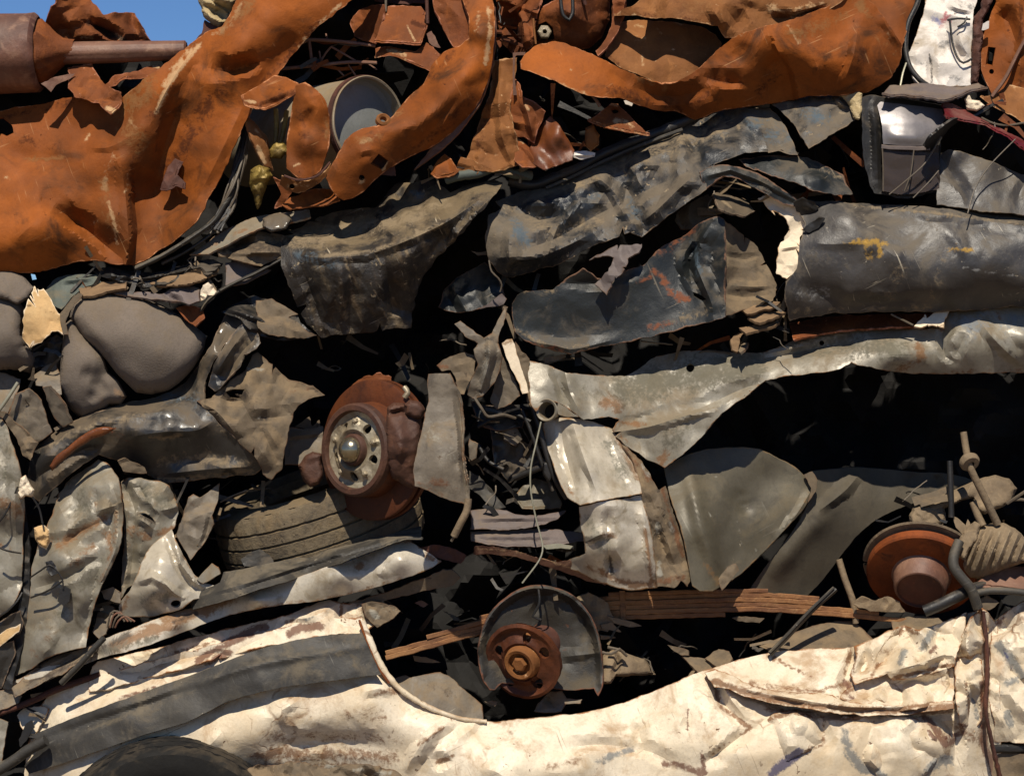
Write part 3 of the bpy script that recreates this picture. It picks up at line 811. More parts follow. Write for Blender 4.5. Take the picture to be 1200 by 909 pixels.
S("rusty_plate", "flat brown rusty plate, largest of those above the drum hollow", "plate", [(450, 8), (475, 7), (493, 8), (499, 15), (497, 27), (501, 30), (497, 42), (493, 53), (465, 51), (439, 50), (445, 34), (450, 20)], [(450, 10, 70), (495, 12, 66), (440, 50, 44), (492, 52, 40)], rust_b, cr=[(-30, 2), (16, 1)], th=3, st={"s1": [([(477, 30), (486, 48)], 2.2, 1)], "s2": [([(484, 26), (498, 32)], 4)]}, flange=5, fdir=(0, 1))
S("rusty_plate", "dark brown plate folded behind the flat rusty plate", "plate", [(410, 28), (412, 22), (418, 15), (433, 7), (452, 5), (447, 30), (440, 51), (428, 47), (415, 43)], [(412, 28, 92), (430, 8, 84), (445, 30, 60), (420, 44, 80)], rust_b, cr=[(20, 5), (8, 1.5)], th=2.5)
S("rusty_plate", "ragged rusty plate tilted under the flat plate, right of the rods", "plate", [(440, 57), (455, 55), (473, 58), (486, 60), (500, 50), (508, 56), (516, 64), (512, 74), (504, 83), (490, 78), (480, 74), (468, 68), (460, 66), (440, 68)], [(442, 60, 62), (475, 64, 48), (502, 54, 52), (505, 80, 30), (445, 68, 54)], rust_b, cr=[(18, 5), (8, 1.5)], th=2.5, st={"s1": [([(455, 58), (475, 64)], 4, .8), ([(442, 68), (475, 72)], 2.5, .9)]}, flange=5, fdir=(0, 1))
S("rust_shard", "small upright rusty shard between the flat plate and the curved arm", "shard", [(500, 40), (506, 36), (511, 44), (516, 56), (508, 54), (503, 50)], [(505, 45, 48)], rust_p, th=2)
T("hanging_rod", "thin dark rods hanging from above over the flat plate", "rod", [(496, -40, 62), (500, 0, 58), (501, 28, 54)], 2.2, rust_d, seg=7)
T("hanging_rod", "thin pale rod hanging above the left corner of the flat plate", "rod", [(449, -40, 70), (452, -5, 66), (452, 14, 64)], 1.6, wire_m, seg=7)
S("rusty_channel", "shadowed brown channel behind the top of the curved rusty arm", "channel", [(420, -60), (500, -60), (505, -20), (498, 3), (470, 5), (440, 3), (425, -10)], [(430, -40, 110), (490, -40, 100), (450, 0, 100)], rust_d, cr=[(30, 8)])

# drum with a strap
t = thing("metal_drum", "pale grey metal drum lying open end out, held in rust", "drum", (420, 205, 40))
AX = (0.70, -0.71, 0.03)
shl = L("shell", None, None, [(-230, 55), (-60, 55), (-8, 55), (0, 56.5), (1, 55.5), (0, 53.5), (-20, 52.5)], (433, 145, 18), AX, drumg, t, wob=0.006)
L("liner", None, None, [(-6, 53.4), (-14, 52.6), (-17, 48), (-16, 20), (-15, 0.0)], (433, 145, 18), AX, drumi, shl)
L("rim_band", None, None, [(-10, 55.4), (-10, 57.5), (-2, 58), (-2, 55.8)], (433, 145, 18), AX, rust_d, shl)
S("strap", None, None, [(344, 116), (347, 101), (358, 97), (372, 107), (380, 117), (385, 134), (386, 152), (384, 176), (376, 200), (364, 208), (350, 209), (336, 197), (337, 165), (342, 132)], [(350, 104, -16), (366, 120, -30), (384, 150, -20), (342, 150, -14), (362, 165, -34), (350, 205, -24), (376, 198, -22)], rust_o, t, cr=[(-24, 3), (14, 1.2)], th=2.2, jag=.6, st={"s2": [([(352, 130), (356, 160)], 10, .5)], "s3": [([(383, 140), (383, 160)], 6, .7)], "s1": [([(345, 195), (350, 192)], 3)]}, flange=6)
S("strap_end", None, None, [(283, 112), (300, 103), (322, 88), (336, 92), (349, 98), (348, 110), (330, 120), (312, 129), (298, 127), (286, 124)], [(286, 118, -20), (320, 95, 6), (345, 102, -10), (310, 126, -16)], rust_o, t, cr=[(20, 3)], th=2.2, folds=[([(300, 122), (345, 104)], 6, -5)], st={"s2": [([(305, 124), (345, 108)], 6, .7)], "s1": [([(288, 118), (300, 120)], 3, .8)]}, flange=6)
S("lower_lip", None, None, [(330, 206), (345, 212), (362, 212), (378, 203), (388, 192), (390, 198), (376, 214), (362, 222), (350, 226), (336, 224), (328, 216)], [(330, 212, -20), (360, 214, -24), (388, 195, -18), (345, 224, -12)], rust_t, t, cr=[(9, 3)], st={"s1": [([(338, 218), (362, 216)], 4, .7)]}, holes=[ring(342, 219, 3.4, 10)])
T("gasket", None, None, [(333, 206, -24), (350, 211, -28), (372, 206, -30), (387, 190, -28)], 1.4, rust_d, t, seg=6)

# brass fittings and wire bundle
t = thing("brass_fitting", "forked brass pipe fitting standing beside the drum strap", "fitting", (322, 178, 20))
T("prong", None, None, [(322, 172, 16), (324, 150, 20), (323, 128, 24)], 3.0, brass, t)
T("prong", None, None, [(328, 172, 16), (333, 150, 20), (336, 130, 24)], 3.0, brass, t)
S("body", None, None, [(314, 176), (322, 166), (334, 168), (338, 178), (330, 186), (318, 186)], [(326, 176, 6)], brass, t, roll=(8, 8), cr=[(8, 2)], th=4)
S("brass_valve", "bright brass valve lump below the forked fitting", "valve", [(294, 200), (304, 194), (316, 198), (319, 206), (312, 220), (307, 238), (302, 244), (297, 228), (293, 212)], [(305, 205, -8), (304, 240, 0)], brass, roll=(8, 9), cr=[(10, 5), (5, 2)], th=4, flange=5)
S("cut_pipe", "olive slit pipe leaning between wires and brass fitting", "pipe", [(284, 131), (292, 138), (304, 150), (314, 164), (318, 182), (320, 200), (308, 196), (300, 180), (290, 158)], [(286, 135, 14), (300, 160, -4), (314, 190, 6), (310, 160, 8)], rust_t, roll=(6, 8), cr=[(14, 3)], th=3, st={"s1": [([(302, 172), (310, 190)], 5, .9), ([(300, 152), (306, 158)], 4, .7)]})
S("rust_sliver", "orange rust sliver lying under the drum strap", "sliver", [(330, 240), (345, 230), (366, 222), (388, 222), (398, 234), (380, 240), (356, 243), (340, 246)], [(335, 242, 0), (370, 225, 10), (392, 234, 2)], rust_o, cr=[(16, 3)], th=2.5)
S("rust_sliver", "curled brown rust piece hanging below the brass valve", "sliver", [(320, 208), (334, 214), (342, 226), (334, 240), (322, 244), (330, 228)], [(325, 215, 4), (335, 235, 10)], rust_b, cr=[(10, 4)])
t = thing("wire_bundle", "grey bundle of wires spilling down beside the orange sheet", "wires", (262, 280, 20))
rs = np.random.RandomState(11)
for k in range(11):
    j = rs.uniform(-1, 1, 8)
    T("wire", None, None, [(288 + 6 * j[0], 150 + 12 * j[1], 34), (283 + 7 * j[2], 185, 24 + 6 * j[3]), (273 + 8 * j[4], 220, 16 + 8 * j[5]), (264 + 8 * j[6], 248, 12), (250 + 10 * j[7], 268 + 6 * j[0], 4)], rs.uniform(1.1, 2.4), wire_m if k % 3 else blk, t, seg=6, sp=7)

# curved rusty arm
arm = thing("rusty_arc_panel", "broad curved orange rust arm with a square hole, right of the drum", "panel", (405, 234, 0))
S("sheet", None, None,
  [(545, -60), (572, -60), (576, -5), (579, 15), (578, 63), (571, 95), (557, 125), (541, 145), (513, 168), (475, 186), (450, 201), (428, 223), (415, 231), (403, 234), (393, 227), (382, 209), (387, 197), (398, 178), (405, 164),
   (418, 154), (436, 149), (456, 142), (476, 118), (496, 99), (504, 80), (513, 69), (523, 60), (536, 55), (550, 45), (548, 15), (540, -10)],
  [(558, -50, 26), (545, 0, 18), (575, 0, 20), (560, 40, -12), (577, 60, 2), (548, 50, 6), (525, 62, 10), (565, 95, 0), (545, 90, -20), (515, 100, -16), (500, 95, 8), (540, 140, 0), (500, 135, -26), (470, 150, -30), (477, 122, -4), (475, 182, -8), (440, 160, -30),
   (430, 190, -34), (405, 170, -28), (395, 205, -30), (410, 230, -18), (440, 205, -16), (513, 166, 4)],
  rust_o, arm, cr=[(50, 2), (26, 1), (12, .4)], rf=(4, .9), th=2.4, jag=.7, flange=10, folds=[([(536, 55), (556, 70), (560, 100)], 16, -5, 'g'), ([(460, 150), (490, 150), (520, 130), (545, 95)], 14, -4, 'g'), ([(470, 185), (500, 160), (540, 110)], 8, 4)],
  holes=[[(444, 180), (434, 192), (448, 199), (455, 188)], ring(424, 208, 3.6, 10)],
  st={"s1": [([(572, 10), (574, 40), (569, 75)], 4, .75), ([(562, 15), (558, 35)], 5, .55), ([(425, 212), (422, 214)], 4, .9), ([(424, 167), (440, 160)], 4, .6), ([(448, 199), (454, 190)], 2.5, .9)],
      "s2": [([(475, 180), (520, 150), (552, 115)], 8, .55), ([(530, 62), (505, 95)], 8, .45), ([(545, 0), (550, 40)], 7, .5)], "s3": [([(458, 136), (470, 128)], 8, .7), ([(420, 165), (445, 160)], 8, .5)]})
S("rim", None, None, [(580, 8), (581, 40), (576, 80), (564, 118), (540, 152), (514, 178), (485, 199), (508, 170), (534, 140), (556, 108), (569, 74), (574, 30)], [(580, 10, 22), (576, 70, 10), (560, 115, 6), (520, 165, 8), (486, 198, 16)], rust_p, arm, th=3, jag=.5, cr=[(12, .8)], st={"s1": [([(577, 15), (577, 60), (566, 100)], 3, .6)]})
S("hole_shade_sheet", None, None, [(428, 176), (462, 174), (464, 206), (430, 206)], [(430, 178, -8), (460, 200, -2)], rust_d, arm, th=2)  # dark sheet added so the square hole shows black like shade
L("boss", None, None, [(-3, 9), (2, 8.5), (4, 6), (2, 4), (-4, 3.5)], (449, 141, -22), (0.2, -0.8, 0.5), rust_t, arm, seg=20)
S("inner_strip", None, None, [(503, -60), (545, -60), (543, -5), (550, 22), (552, 50), (540, 57), (531, 55), (519, 33), (508, 5)], [(510, -40, 50), (540, -30, 46), (515, 20, 34), (548, 20, 24), (535, 54, 20)], rust_b, arm, cr=[(24, 4), (10, 1.5)], th=2.4)

# upright strips and crumpled rust right of the arm
S("rusty_strip", "upright tan rust strip standing right of the curved arm", "strip", [(579, 72), (592, 70), (606, 68), (604, 90), (598, 112), (600, 140), (606, 165), (610, 192), (585, 200), (556, 199), (548, 186), (553, 166), (564, 140), (573, 110)], [(590, 72, 40), (600, 110, 30), (575, 150, 22), (600, 150, 10), (560, 195, 8), (605, 190, 4)], rust_t, cr=[(26, 5), (11, 2)], th=2.4, jag=1.2, folds=[([(588, 72), (584, 120), (588, 160), (600, 192)], 9, -8)], st={"s2": [([(575, 120), (562, 170)], 9, .5)]}, flange=8)
S("rust_chunk", "orange rust chunk at the foot of the upright tan strip", "chunk", [(505, 204), (512, 190), (521, 181), (530, 190), (537, 201), (528, 206), (512, 209)], [(508, 204, 10), (521, 184, 18), (534, 202, 4)], rust_o, cr=[(12, 4)], th=4, flange=8)
S("rust_chunk", "pale brown rust chunk between orange chunk and tan strip", "chunk", [(533, 200), (540, 184), (552, 186), (566, 196), (560, 204), (540, 206)], [(540, 195, 14), (560, 200, 6)], rust_t, cr=[(12, 4)], th=4)
S("rusty_fold", "crumpled rust-red fold with a squared end beside the dark hollow", "scrap metal", [(603, 92), (610, 100), (612, 113), (626, 120), (639, 131), (636, 142), (630, 154), (626, 168), (614, 160), (602, 160), (597, 130)], [(605, 100, 30), (612, 115, 14), (636, 132, 0), (625, 165, 6), (602, 150, 20)], rust_b, cr=[(16, 5), (8, 2)], th=3, flange=8, folds=[([(612, 113), (620, 140), (626, 168)], 8, -8)], st={"s1": [([(616, 124), (622, 132)], 3, .6)]})
S("rusty_bowl", "glossy orange rust lump like a bowl at the foot of the hollow", "scrap metal", [(628, 160), (636, 146), (645, 138), (655, 147), (666, 164), (673, 176), (671, 188), (652, 194), (638, 198), (622, 190), (618, 178)], [(630, 165, 14), (650, 160, -6), (668, 175, 4), (645, 190, -8), (622, 186, 4)], amber, cr=[(-16, 4), (10, 1.5)], th=3, flange=8)
S("rusty_hook", "thin curled rust piece hooked between the fold and the bowl", "hook", [(603, 158), (612, 166), (622, 172), (630, 184), (634, 194), (624, 196), (612, 196), (603, 188)], [(605, 165, 22), (620, 180, 10), (630, 192, 0)], rust_b, cr=[(10, 5)], folds=[([(606, 166), (618, 176), (628, 192)], 4, -6)], st={"s1": [([(604, 160), (614, 168)], 2.5, .9)]})
S("pale_offcut", "white metal offcut lying below the orange bowl", "offcut", [(632, 195), (642, 190), (653, 186), (663, 188), (654, 194), (640, 200)], [(635, 196, -2), (660, 188, 8)], white2, th=2.5)
S("pale_offcut", "narrow white offcut on the black strip, right of the bowl", "offcut", [(671, 178), (684, 177), (698, 179), (697, 184), (682, 187), (672, 185)], [(675, 182, 16), (695, 180, 20)], white2, th=2.5, folds=[([(672, 182), (697, 182)], 2, -2)])
S("rusty_wedge", "three-cornered rusty bracket with a bolt hole below the long orange flap", "bracket", [(689, 142), (700, 134), (711, 125), (716, 121), (724, 122), (733, 131), (748, 146), (761, 159), (745, 157), (720, 152), (700, 147)], [(690, 142, 0), (718, 123, 24), (760, 158, 6), (715, 150, -4)], rust_b, th=3.5, holes=[ring(721, 130, 4.6, 12, 3.6)], st={"s1": [([(722, 142), (734, 143), (742, 148)], 5, .85), ([(713, 122), (724, 124)], 3, .8), ([(690, 144), (760, 159)], 2, .6)]}, flange=22, fdir=(0, 1), cr=[(20, 1.5)])
S("rust_chunk", "rounded tan lump under the left corner of the three-cornered bracket", "chunk", [(686, 150), (695, 146), (703, 158), (702, 170), (692, 178), (685, 170)], [(694, 160, 10)], rust_t, roll=(8, 8), cr=[(8, 3)], th=4)
T("rust_pin", "short rusty pin hanging below the long orange flap", "pin", [(694, 112, 0), (699, 118, -2), (703, 125, -2)], 2.0, rust_p, seg=8)
S("pale_offcut", "small pale offcut in the hollow above the three-cornered bracket", "offcut", [(731, 118), (742, 118), (740, 124), (733, 122)], [(736, 120, 30)], white2, th=2)

# motor housing
t = thing("motor_housing", "round brown rusted motor casing at the top edge with a pale nut", "motor", (672, 60, 70))
S("casing", None, None, [(622, 54), (624, 26), (634, 10), (650, 0), (672, -20), (702, -24), (714, 0), (714, 24), (704, 44), (690, 56), (676, 60), (650, 56)], [(630, 40, 62), (670, 20, 30), (710, 10, 60), (685, 55, 56)], rust_b, t, roll=(16, 18), cr=[(22, 3), (10, 1)], th=4, flange=10, holes=[[(628, 30), (640, 25), (648, 32), (650, 46), (640, 50), (628, 48)]], st={"s1": [([(668, 22), (674, 16)], 4, .4)]})
L("nut", None, None, [(-4, 8.5), (3, 8.5), (4, 7), (4, 3), (-4, 3)], (638, 38, 50), (0.1, -0.95, 0.1), hub_m, t, seg=6)
T("bracket_edge", None, None, [(625, 22, 44), (626, 36, 42), (628, 52, 40)], 1.3, rust_t, t, seg=6)
T("cable_loop", None, None, [(656, -30, 26), (657, 0, 24), (660, 18, 22), (667, 24, 22), (671, 16, 24), (671, 0, 26), (670, -20, 30)], 2.2, blk, t, seg=8)
T("cable_loop", None, None, [(684, -40, 30), (682, -10, 28), (686, 6, 30)], 2.4, rust_d, t, seg=8)
S("rusty_hoop", "curved dark brown hoop wrapping the right of the motor casing", "hoop", [(713, -40), (735, -44), (732, 0), (729, 22), (722, 40), (710, 58), (701, 66), (697, 60), (708, 48), (716, 28), (718, 4)], [(725, -30, 40), (722, 20, 30), (702, 62, 24)], rust_b, cr=[(14, 2)], th=5)
S("dark_sheet", "shadowed rusty sheets left of the motor casing at the top edge", "sheet metal", [(575, -40), (632, -40), (634, 6), (628, 20), (624, 54), (604, 66), (588, 50), (584, 20)], [(580, 0, 90), (600, 20, 84), (628, 10, 66), (622, 50, 60), (590, 50, 90)], rust_b, cr=[(22, 14), (10, 4)], th=2.5, folds=[([(600, 0), (612, 24), (616, 60)], 6, -14), ([(584, 0), (604, 6), (634, 18)], 4, -6)], st={"s4": [([(602, 36), (608, 48)], 9, .8)]}, ncut=4)
S("rust_flake", "pale corner flake at the left end of the long orange flap", "flake", [(601, 62), (616, 61), (615, 65), (604, 65), (603, 88), (606, 112), (601, 112)], [(603, 65, 10), (603, 105, 14)], rust_p, th=2, jag=.3)

mid = S("rusty_flap", "long bulging orange rust sheet across the top centre and right", "panel",
  [(610, 72), (615, 64), (627, 55), (641, 50), (660, 51), (685, 60), (713, 73), (748, 89), (776, 99), (792, 96), (816, 83), (832, 67), (851, 50), (866, 41), (900, 29), (925, 24), (948, 16), (975, 5), (1000, -8), (1020, 3), (1028, 11), (1040, 28),
   (1057, 54), (1056, 66), (1050, 80), (1043, 91), (1026, 103), (1010, 109), (985, 112), (960, 112), (930, 116), (900, 122), (850, 128), (815, 140), (797, 131), (780, 130), (742, 121), (726, 116), (694, 113), (660, 100), (627, 87), (611, 81)],
  [(611, 74, -22), (640, 52, -6), (640, 75, -24), (690, 110, -34), (690, 80, -24), (670, 95, -34), (730, 82, -8), (725, 112, -20), (776, 104, 12), (760, 112, 10), (790, 128, 34), (800, 105, 8), (830, 75, 10), (815, 136, 34), (850, 100, -2), (860, 60, 2), (850, 125, 24), (890, 60, -14), (900, 100, 18), (900, 120, 30),
   (940, 40, -18), (950, 80, -14), (960, 108, 12), (985, 20, 2), (990, 60, -12), (1000, 100, 4), (1020, 20, 6), (1030, 60, 2), (1055, 60, 18), (1040, 90, 20)],
  rust_o, cr=[(80, 3.5), (38, 1.5), (15, .4)], rf=(5, .9), th=2.4, sp=3.6, jag=1.0, flange=16, fdir=(-0.2, 0.9),
  folds=[([(824, 90), (846, 96), (872, 98)], 7, 9), ([(916, 70), (924, 86), (930, 116)], 32, 14, 'h'), ([(916, 70), (905, 74), (895, 88)], 12, 6), ([(1006, 28), (1000, 66), (984, 108)], 9, -7), ([(738, 100), (770, 112), (800, 112), (835, 100)], 12, 7), ([(900, 110), (930, 92), (960, 88)], 18, 4, 'g'),
         ([(1028, 12), (1044, 36), (1056, 58)], 8, -5), ([(808, 138), (822, 124), (838, 118)], 6, -6)],
  st={"s1": [([(669, 82), (670, 82)], 3, .9), ([(924, 28), (932, 45), (939, 53)], 2.4, .8), ([(611, 81), (660, 100), (692, 113)], 2, .7), ([(1040, 40), (1052, 56)], 4, .5), ([(860, 44), (872, 40)], 4, .5)],
      "s2": [([(718, 104), (750, 116), (795, 124)], 12, .62), ([(890, 110), (910, 90)], 12, .5), ([(800, 128), (835, 110)], 10, .5), ([(1010, 60), (1000, 100)], 12, .45), ([(825, 91), (870, 98)], 4, .7)],
      "s3": [([(930, 40), (960, 30), (990, 20)], 14, .6), ([(1030, 45), (1050, 60)], 9, .7), ([(750, 92), (785, 104)], 9, .6), ([(1000, 0), (1020, 20)], 10, .6)]})
S("rusty_plate", "dusty brown plate leaning behind the dip of the long orange flap", "plate", [(725, 26), (743, 23), (776, 25), (818, 31), (838, 40), (846, 52), (836, 66), (818, 84), (792, 98), (776, 100), (745, 87), (723, 76), (709, 65), (713, 54), (718, 40)], [(726, 28, 60), (840, 42, 60), (712, 62, 40), (776, 96, 22), (770, 50, 40)], rust_t, cr=[(-40, 4), (24, 2), (10, .8)], th=3, st={"s1": [([(744, 30), (752, 32)], 4, .6), ([(752, 66), (753, 76)], 3, .8), ([(756, 45), (740, 50)], 4, .5), ([(770, 34), (775, 40)], 3, .6)], "s2": [([(712, 64), (724, 76)], 4, .7)]})
S("rusty_drape", "folded brown sheet hanging over the top edge above the long flap", "panel", [(720, 19), (730, 12), (742, 7), (754, -5), (760, -62), (1012, -62), (998, -6), (975, 9), (946, 20), (900, 33), (868, 46), (850, 44), (842, 30), (813, 26), (782, 21), (763, 21), (740, 18)],
  [(722, 18, 18), (745, 12, 6), (765, -50, 40), (780, 18, 0), (815, 22, 2), (845, 36, 8), (870, 40, 6), (860, 5, -4), (920, 20, 2), (940, 0, -10), (980, 0, 0), (900, -50, 30), (1000, -50, 36), (810, -10, 14)],
  rust_t, cr=[(-40, 4), (28, 4), (12, 1.5)], th=2.6, folds=[([(833, 8), (842, 22), (850, 36)], 7, -8), ([(848, 5), (858, 20), (870, 36)], 8, 8), ([(900, 12), (930, 14), (975, 2)], 8, -9), ([(900, 22), (930, 20), (968, 8)], 6, 6), ([(880, 0), (870, 20), (880, 30)], 10, 6, 'g')],
  st={"s1": [([(902, 10), (926, 13), (950, 8)], 7, .75), ([(928, 18), (962, 6)], 6, .7), ([(742, 17), (745, 18)], 3, .9), ([(846, 26), (850, 34)], 3, .6)], "s2": [([(740, 16), (790, 20), (838, 28)], 4, .6), ([(870, 5), (880, 26)], 8, .6)], "s3": [([(800, 10), (840, 0)], 18, .5)]}, flange=20, fdir=(0, 1))
S("rusty_sheet", "plain brown rust sheet between the orange flap and the white door panel", "sheet metal", [(1016, 0), (1034, -60), (1090, -60), (1078, 0), (1070, 20), (1062, 40), (1056, 58), (1044, 34), (1030, 14)], [(1025, 0, 60), (1075, 0, 64), (1058, 50, 44)], rust_o, cr=[(-30, 3)], th=2.4)

# white door panel and its cables, rusty door panel
t = thing("white_bodywork", "upright white car panel with red and blue smears at the top right", "panel", (1100, 98, 66))
S("sheet", None, None, [(1088, -60), (1150, -60), (1146, 0), (1141, 12), (1140, 30), (1138, 75), (1137, 101), (1100, 102), (1074, 99), (1068, 84), (1063, 70), (1070, 50), (1077, 30), (1085, 0)], [(1090, -50, 96), (1145, -50, 96), (1085, 10, 82), (1140, 20, 70), (1066, 70, 66), (1135, 98, 50), (1080, 98, 50), (1110, 50, 64)], white2, t, cr=[(-34, 3), (20, 2), (9, .8)], th=2.5, folds=[([(1089, 64), (1093, 98)], 4, 6), ([(1113, 26), (1117, 55), (1128, 74), (1138, 72)], 4, 6), ([(1110, 4), (1122, 10), (1140, 14)], 6, -6)],
  st={"s1": [([(1102, 29), (1112, 20)], 6, .85), ([(1108, 16), (1114, 26)], 5, .9)], "s2": [([(1094, 20), (1100, 24)], 7, .8)], "s3": [([(1103, 54), (1111, 50)], 6, .8), ([(1122, 4), (1140, 8)], 8, .6), ([(1115, 92), (1125, 94)], 6, .4), ([(1078, 72), (1080, 74)], 4, .6)], "s4": [([(1074, 51), (1075, 52)], 2.4, 1), ([(1089, 64), (1092, 80), (1092, 97)], 2.2, .9)]})
T("cable", None, None, [(1113, 24, 58), (1116, 50, 54), (1122, 68, 50), (1129, 74, 48), (1139, 69, 50)], 1.4, blk, t, seg=7)
T("cable", None, None, [(1110, 24, 60), (1122, 22, 58), (1137, 23, 58)], 1.3, blk, t, seg=7)
T("cable", None, None, [(1122, 32, 58), (1130, 27, 56), (1133, 20, 58)], 1.1, blk, t, seg=7)
T("black_cable", "thick black cable looping down the left of the white panel", "cable", [(1082, -50, 70), (1076, 0, 62), (1064, 28, 56), (1061, 56, 50), (1066, 78, 44), (1078, 94, 40), (1088, 101, 40)], 3.2, blk, seg=10)
T("pale_wire", "short pale wire left of the white panel's foot", "wire", [(1062, 74, 40), (1058, 86, 36), (1055, 101, 30)], 1.2, wire_p, seg=6)
S("dark_post", "narrow dark brown post between the white panel and the slotted rusty sheet", "post", [(1141, 20), (1150, 10), (1152, -50), (1166, -50), (1164, 0), (1154, 20), (1152, 45), (1150, 70), (1146, 98), (1137, 99), (1139, 60)], [(1145, 20, 56), (1155, -40, 70), (1148, 60, 44), (1142, 98, 40)], rust_d, cr=[(12, 5), (6, 2)], roll=(5, 6), th=4, jag=1.2)
S("pale_chip", "tiny white chip beside the dark post", "chip", [(1152, 28), (1159, 25), (1158, 33), (1151, 35)], [(1155, 30, 40)], white2)
t = thing("rusty_slotted_sheet", "upright rusty car sheet with a slot at the right edge of the top", "panel", (1180, 112, 50))
S("sheet", None, None, [(1170, -60), (1300, -60), (1300, 130), (1230, 128), (1196, 112), (1164, 112), (1156, 96), (1151, 82), (1152, 45), (1163, 15), (1168, 0)], [(1175, -50, 70), (1290, -50, 60), (1165, 20, 56), (1155, 70, 52), (1165, 110, 40), (1200, 60, 44), (1290, 100, 40)], rust_o, t, cr=[(-30, 3), (16, 1)], th=2.4, flange=10, folds=[([(1193, -20), (1197, 40), (1195, 110)], 4, -6), ([(1164, 14), (1182, 26), (1190, 48)], 4, 5), ([(1172, 5), (1178, 30), (1182, 45)], 5, 4)], holes=[[(1158, 55), (1167, 56), (1163, 78), (1155, 76)], ring(1162, 84, 3, 10)], st={"s2": [([(1182, 26), (1182, 45)], 3, .7), ([(1196, 0), (1196, 100)], 4, .6)], "s1": [([(1150, 60), (1154, 90)], 2, .5)]})
T("strut", None, None, [(1205, 40, 34), (1192, 64, 30), (1178, 92, 28), (1162, 114, 26)], 4.0, rust_p, t, flat=.6)
S("rusty_ledge", "buckled brown rust ledge below the upright slotted rusty sheet", "scrap metal", [(1149, 114), (1168, 110), (1182, 99), (1200, 104), (1300, 118), (1300, 150), (1200, 146), (1186, 136), (1166, 126)], [(1152, 115, 30), (1185, 102, 34), (1195, 140, 6), (1290, 140, 10)], rust_t, cr=[(18, 5), (8, 2)], th=2.5, flange=12, fdir=(-.3, 1), st={"s1": [([(1186, 100), (1190, 103)], 4, .8)]})
T("thin_wire", "thin tan wire trailing below the rusty ledge", "wire", [(1150, 138, 2), (1165, 145, 0), (1182, 147, 0), (1210, 142, 0)], 1.2, wire_m, seg=6)

# unseen rusty sheet added above the frame to throw shade into the hollow
S("rusty_shade_sheet", "added rusty sheet out of view, shading the hollow and motor casing", "rusty sheet", [(290, -64), (430, -58), (520, -66), (640, -56), (760, -64), (900, -70), (1060, -66), (1310, -66), (1310, -200), (290, -190)], [(300, -70, 60), (500, -70, 40), (700, -66, 50), (1000, -72, 44), (1300, -72, 56), (300, -185, 60), (800, -150, 10), (1300, -190, 60)], rust_o, cr=[(60, 10), (20, 3)], th=3, sp=9)
# ------------------------------------------------------------------ second layer: dark crushed car
S("brown_strip", "flat curled brown strip lying over the headlamp", "strip", [(1034, 111), (1043, 101), (1060, 99), (1086, 97), (1112, 101), (1131, 101), (1147, 97), (1157, 104), (1140, 108), (1122, 114), (1105, 118), (1085, 115), (1070, 114), (1050, 113)], [(1036, 111, -8), (1045, 101, 24), (1086, 98, 30), (1147, 98, 26), (1155, 104, 8), (1106, 117, -14)], plumg, cr=[(24, 3)], th=2.4, folds=[([(1070, 113), (1088, 99)], 3, 4)], st=None, flange=6, fdir=(0, 1))
S("plastic_fitting", "small broken white plastic fitting beside the red strip", "fitting", [(1130, 116), (1135, 111), (1139, 117), (1148, 118), (1153, 124), (1144, 130), (1133, 128)], [(1140, 120, 4)], paper, roll=(4, 5), cr=[(6, 4)], th=4)
S("red_strip", "dark red painted strip slanting down at the right edge", "strip", [(1103, 117), (1112, 120), (1127, 126), (1153, 141), (1200, 164), (1300, 214), (1300, 228), (1200, 176), (1178, 160), (1152, 147), (1138, 144), (1122, 140), (1109, 139), (1106, 128)], [(1105, 120, -2), (1150, 142, 6), (1300, 215, 20), (1120, 138, -16), (1180, 160, -14), (1290, 222, 0)], red_m, cr=[(20, 1.5)], th=2.4, flange=26, fdir=(0, 1), folds=[([(1110, 128), (1150, 144), (1220, 178)], 4, -3)])
lamp = thing("headlamp", "broken rectangular headlamp with clouded reflector and cracked lower glass", "headlamp", (1055, 224, 10))
S("housing", None, None, [(1009, 116), (1016, 113), (1026, 113), (1060, 117), (1104, 123), (1109, 137), (1123, 140), (1110, 152), (1102, 166), (1102, 224), (1060, 232), (1024, 226), (1016, 205), (1012, 180), (1010, 150)], [(1010, 116, 6), (1010, 180, -2), (1020, 220, -6), (1100, 125, 20), (1050, 116, 14), (1060, 170, 14), (1100, 220, 0), (1115, 140, 0)], blk, lamp, th=3, flange=40, cr=[(16, .6)], rf=(0, 0), folds=[([(1023, 122), (1026, 150), (1029, 214)], 6, -7)])
S("reflector", None, None, [(1027, 119), (1064, 123), (1104, 128), (1108, 140), (1097, 155), (1087, 171), (1060, 171), (1035, 169), (1033, 145)], [(1028, 120, 10), (1104, 129, 12), (1034, 168, -8), (1086, 170, -8), (1034, 145, -6), (1098, 148, -4), (1066, 146, -8)], lens_m, lamp, th=2, jag=.3, folds=[([(1035, 160), (1090, 163)], 8, -3, 'g')] + [([(x, 135), (x + 1, 165)], 7, -0.35, 'g') for x in (1046, 1058, 1071, 1082)])
BAR("trim_bar", None, None, [(1033, 172, -14), (1060, 174, -15), (1090, 174, -12)], 5, 12, plumg, lamp)
S("lower_glass", None, None, [(1034, 176), (1090, 178), (1100, 170), (1101, 222), (1060, 228), (1034, 224)], [(1035, 178, -12), (1098, 178, -8), (1060, 225, -12)], lampglass, lamp, th=2, jag=.3, cr=[(20, 1)])
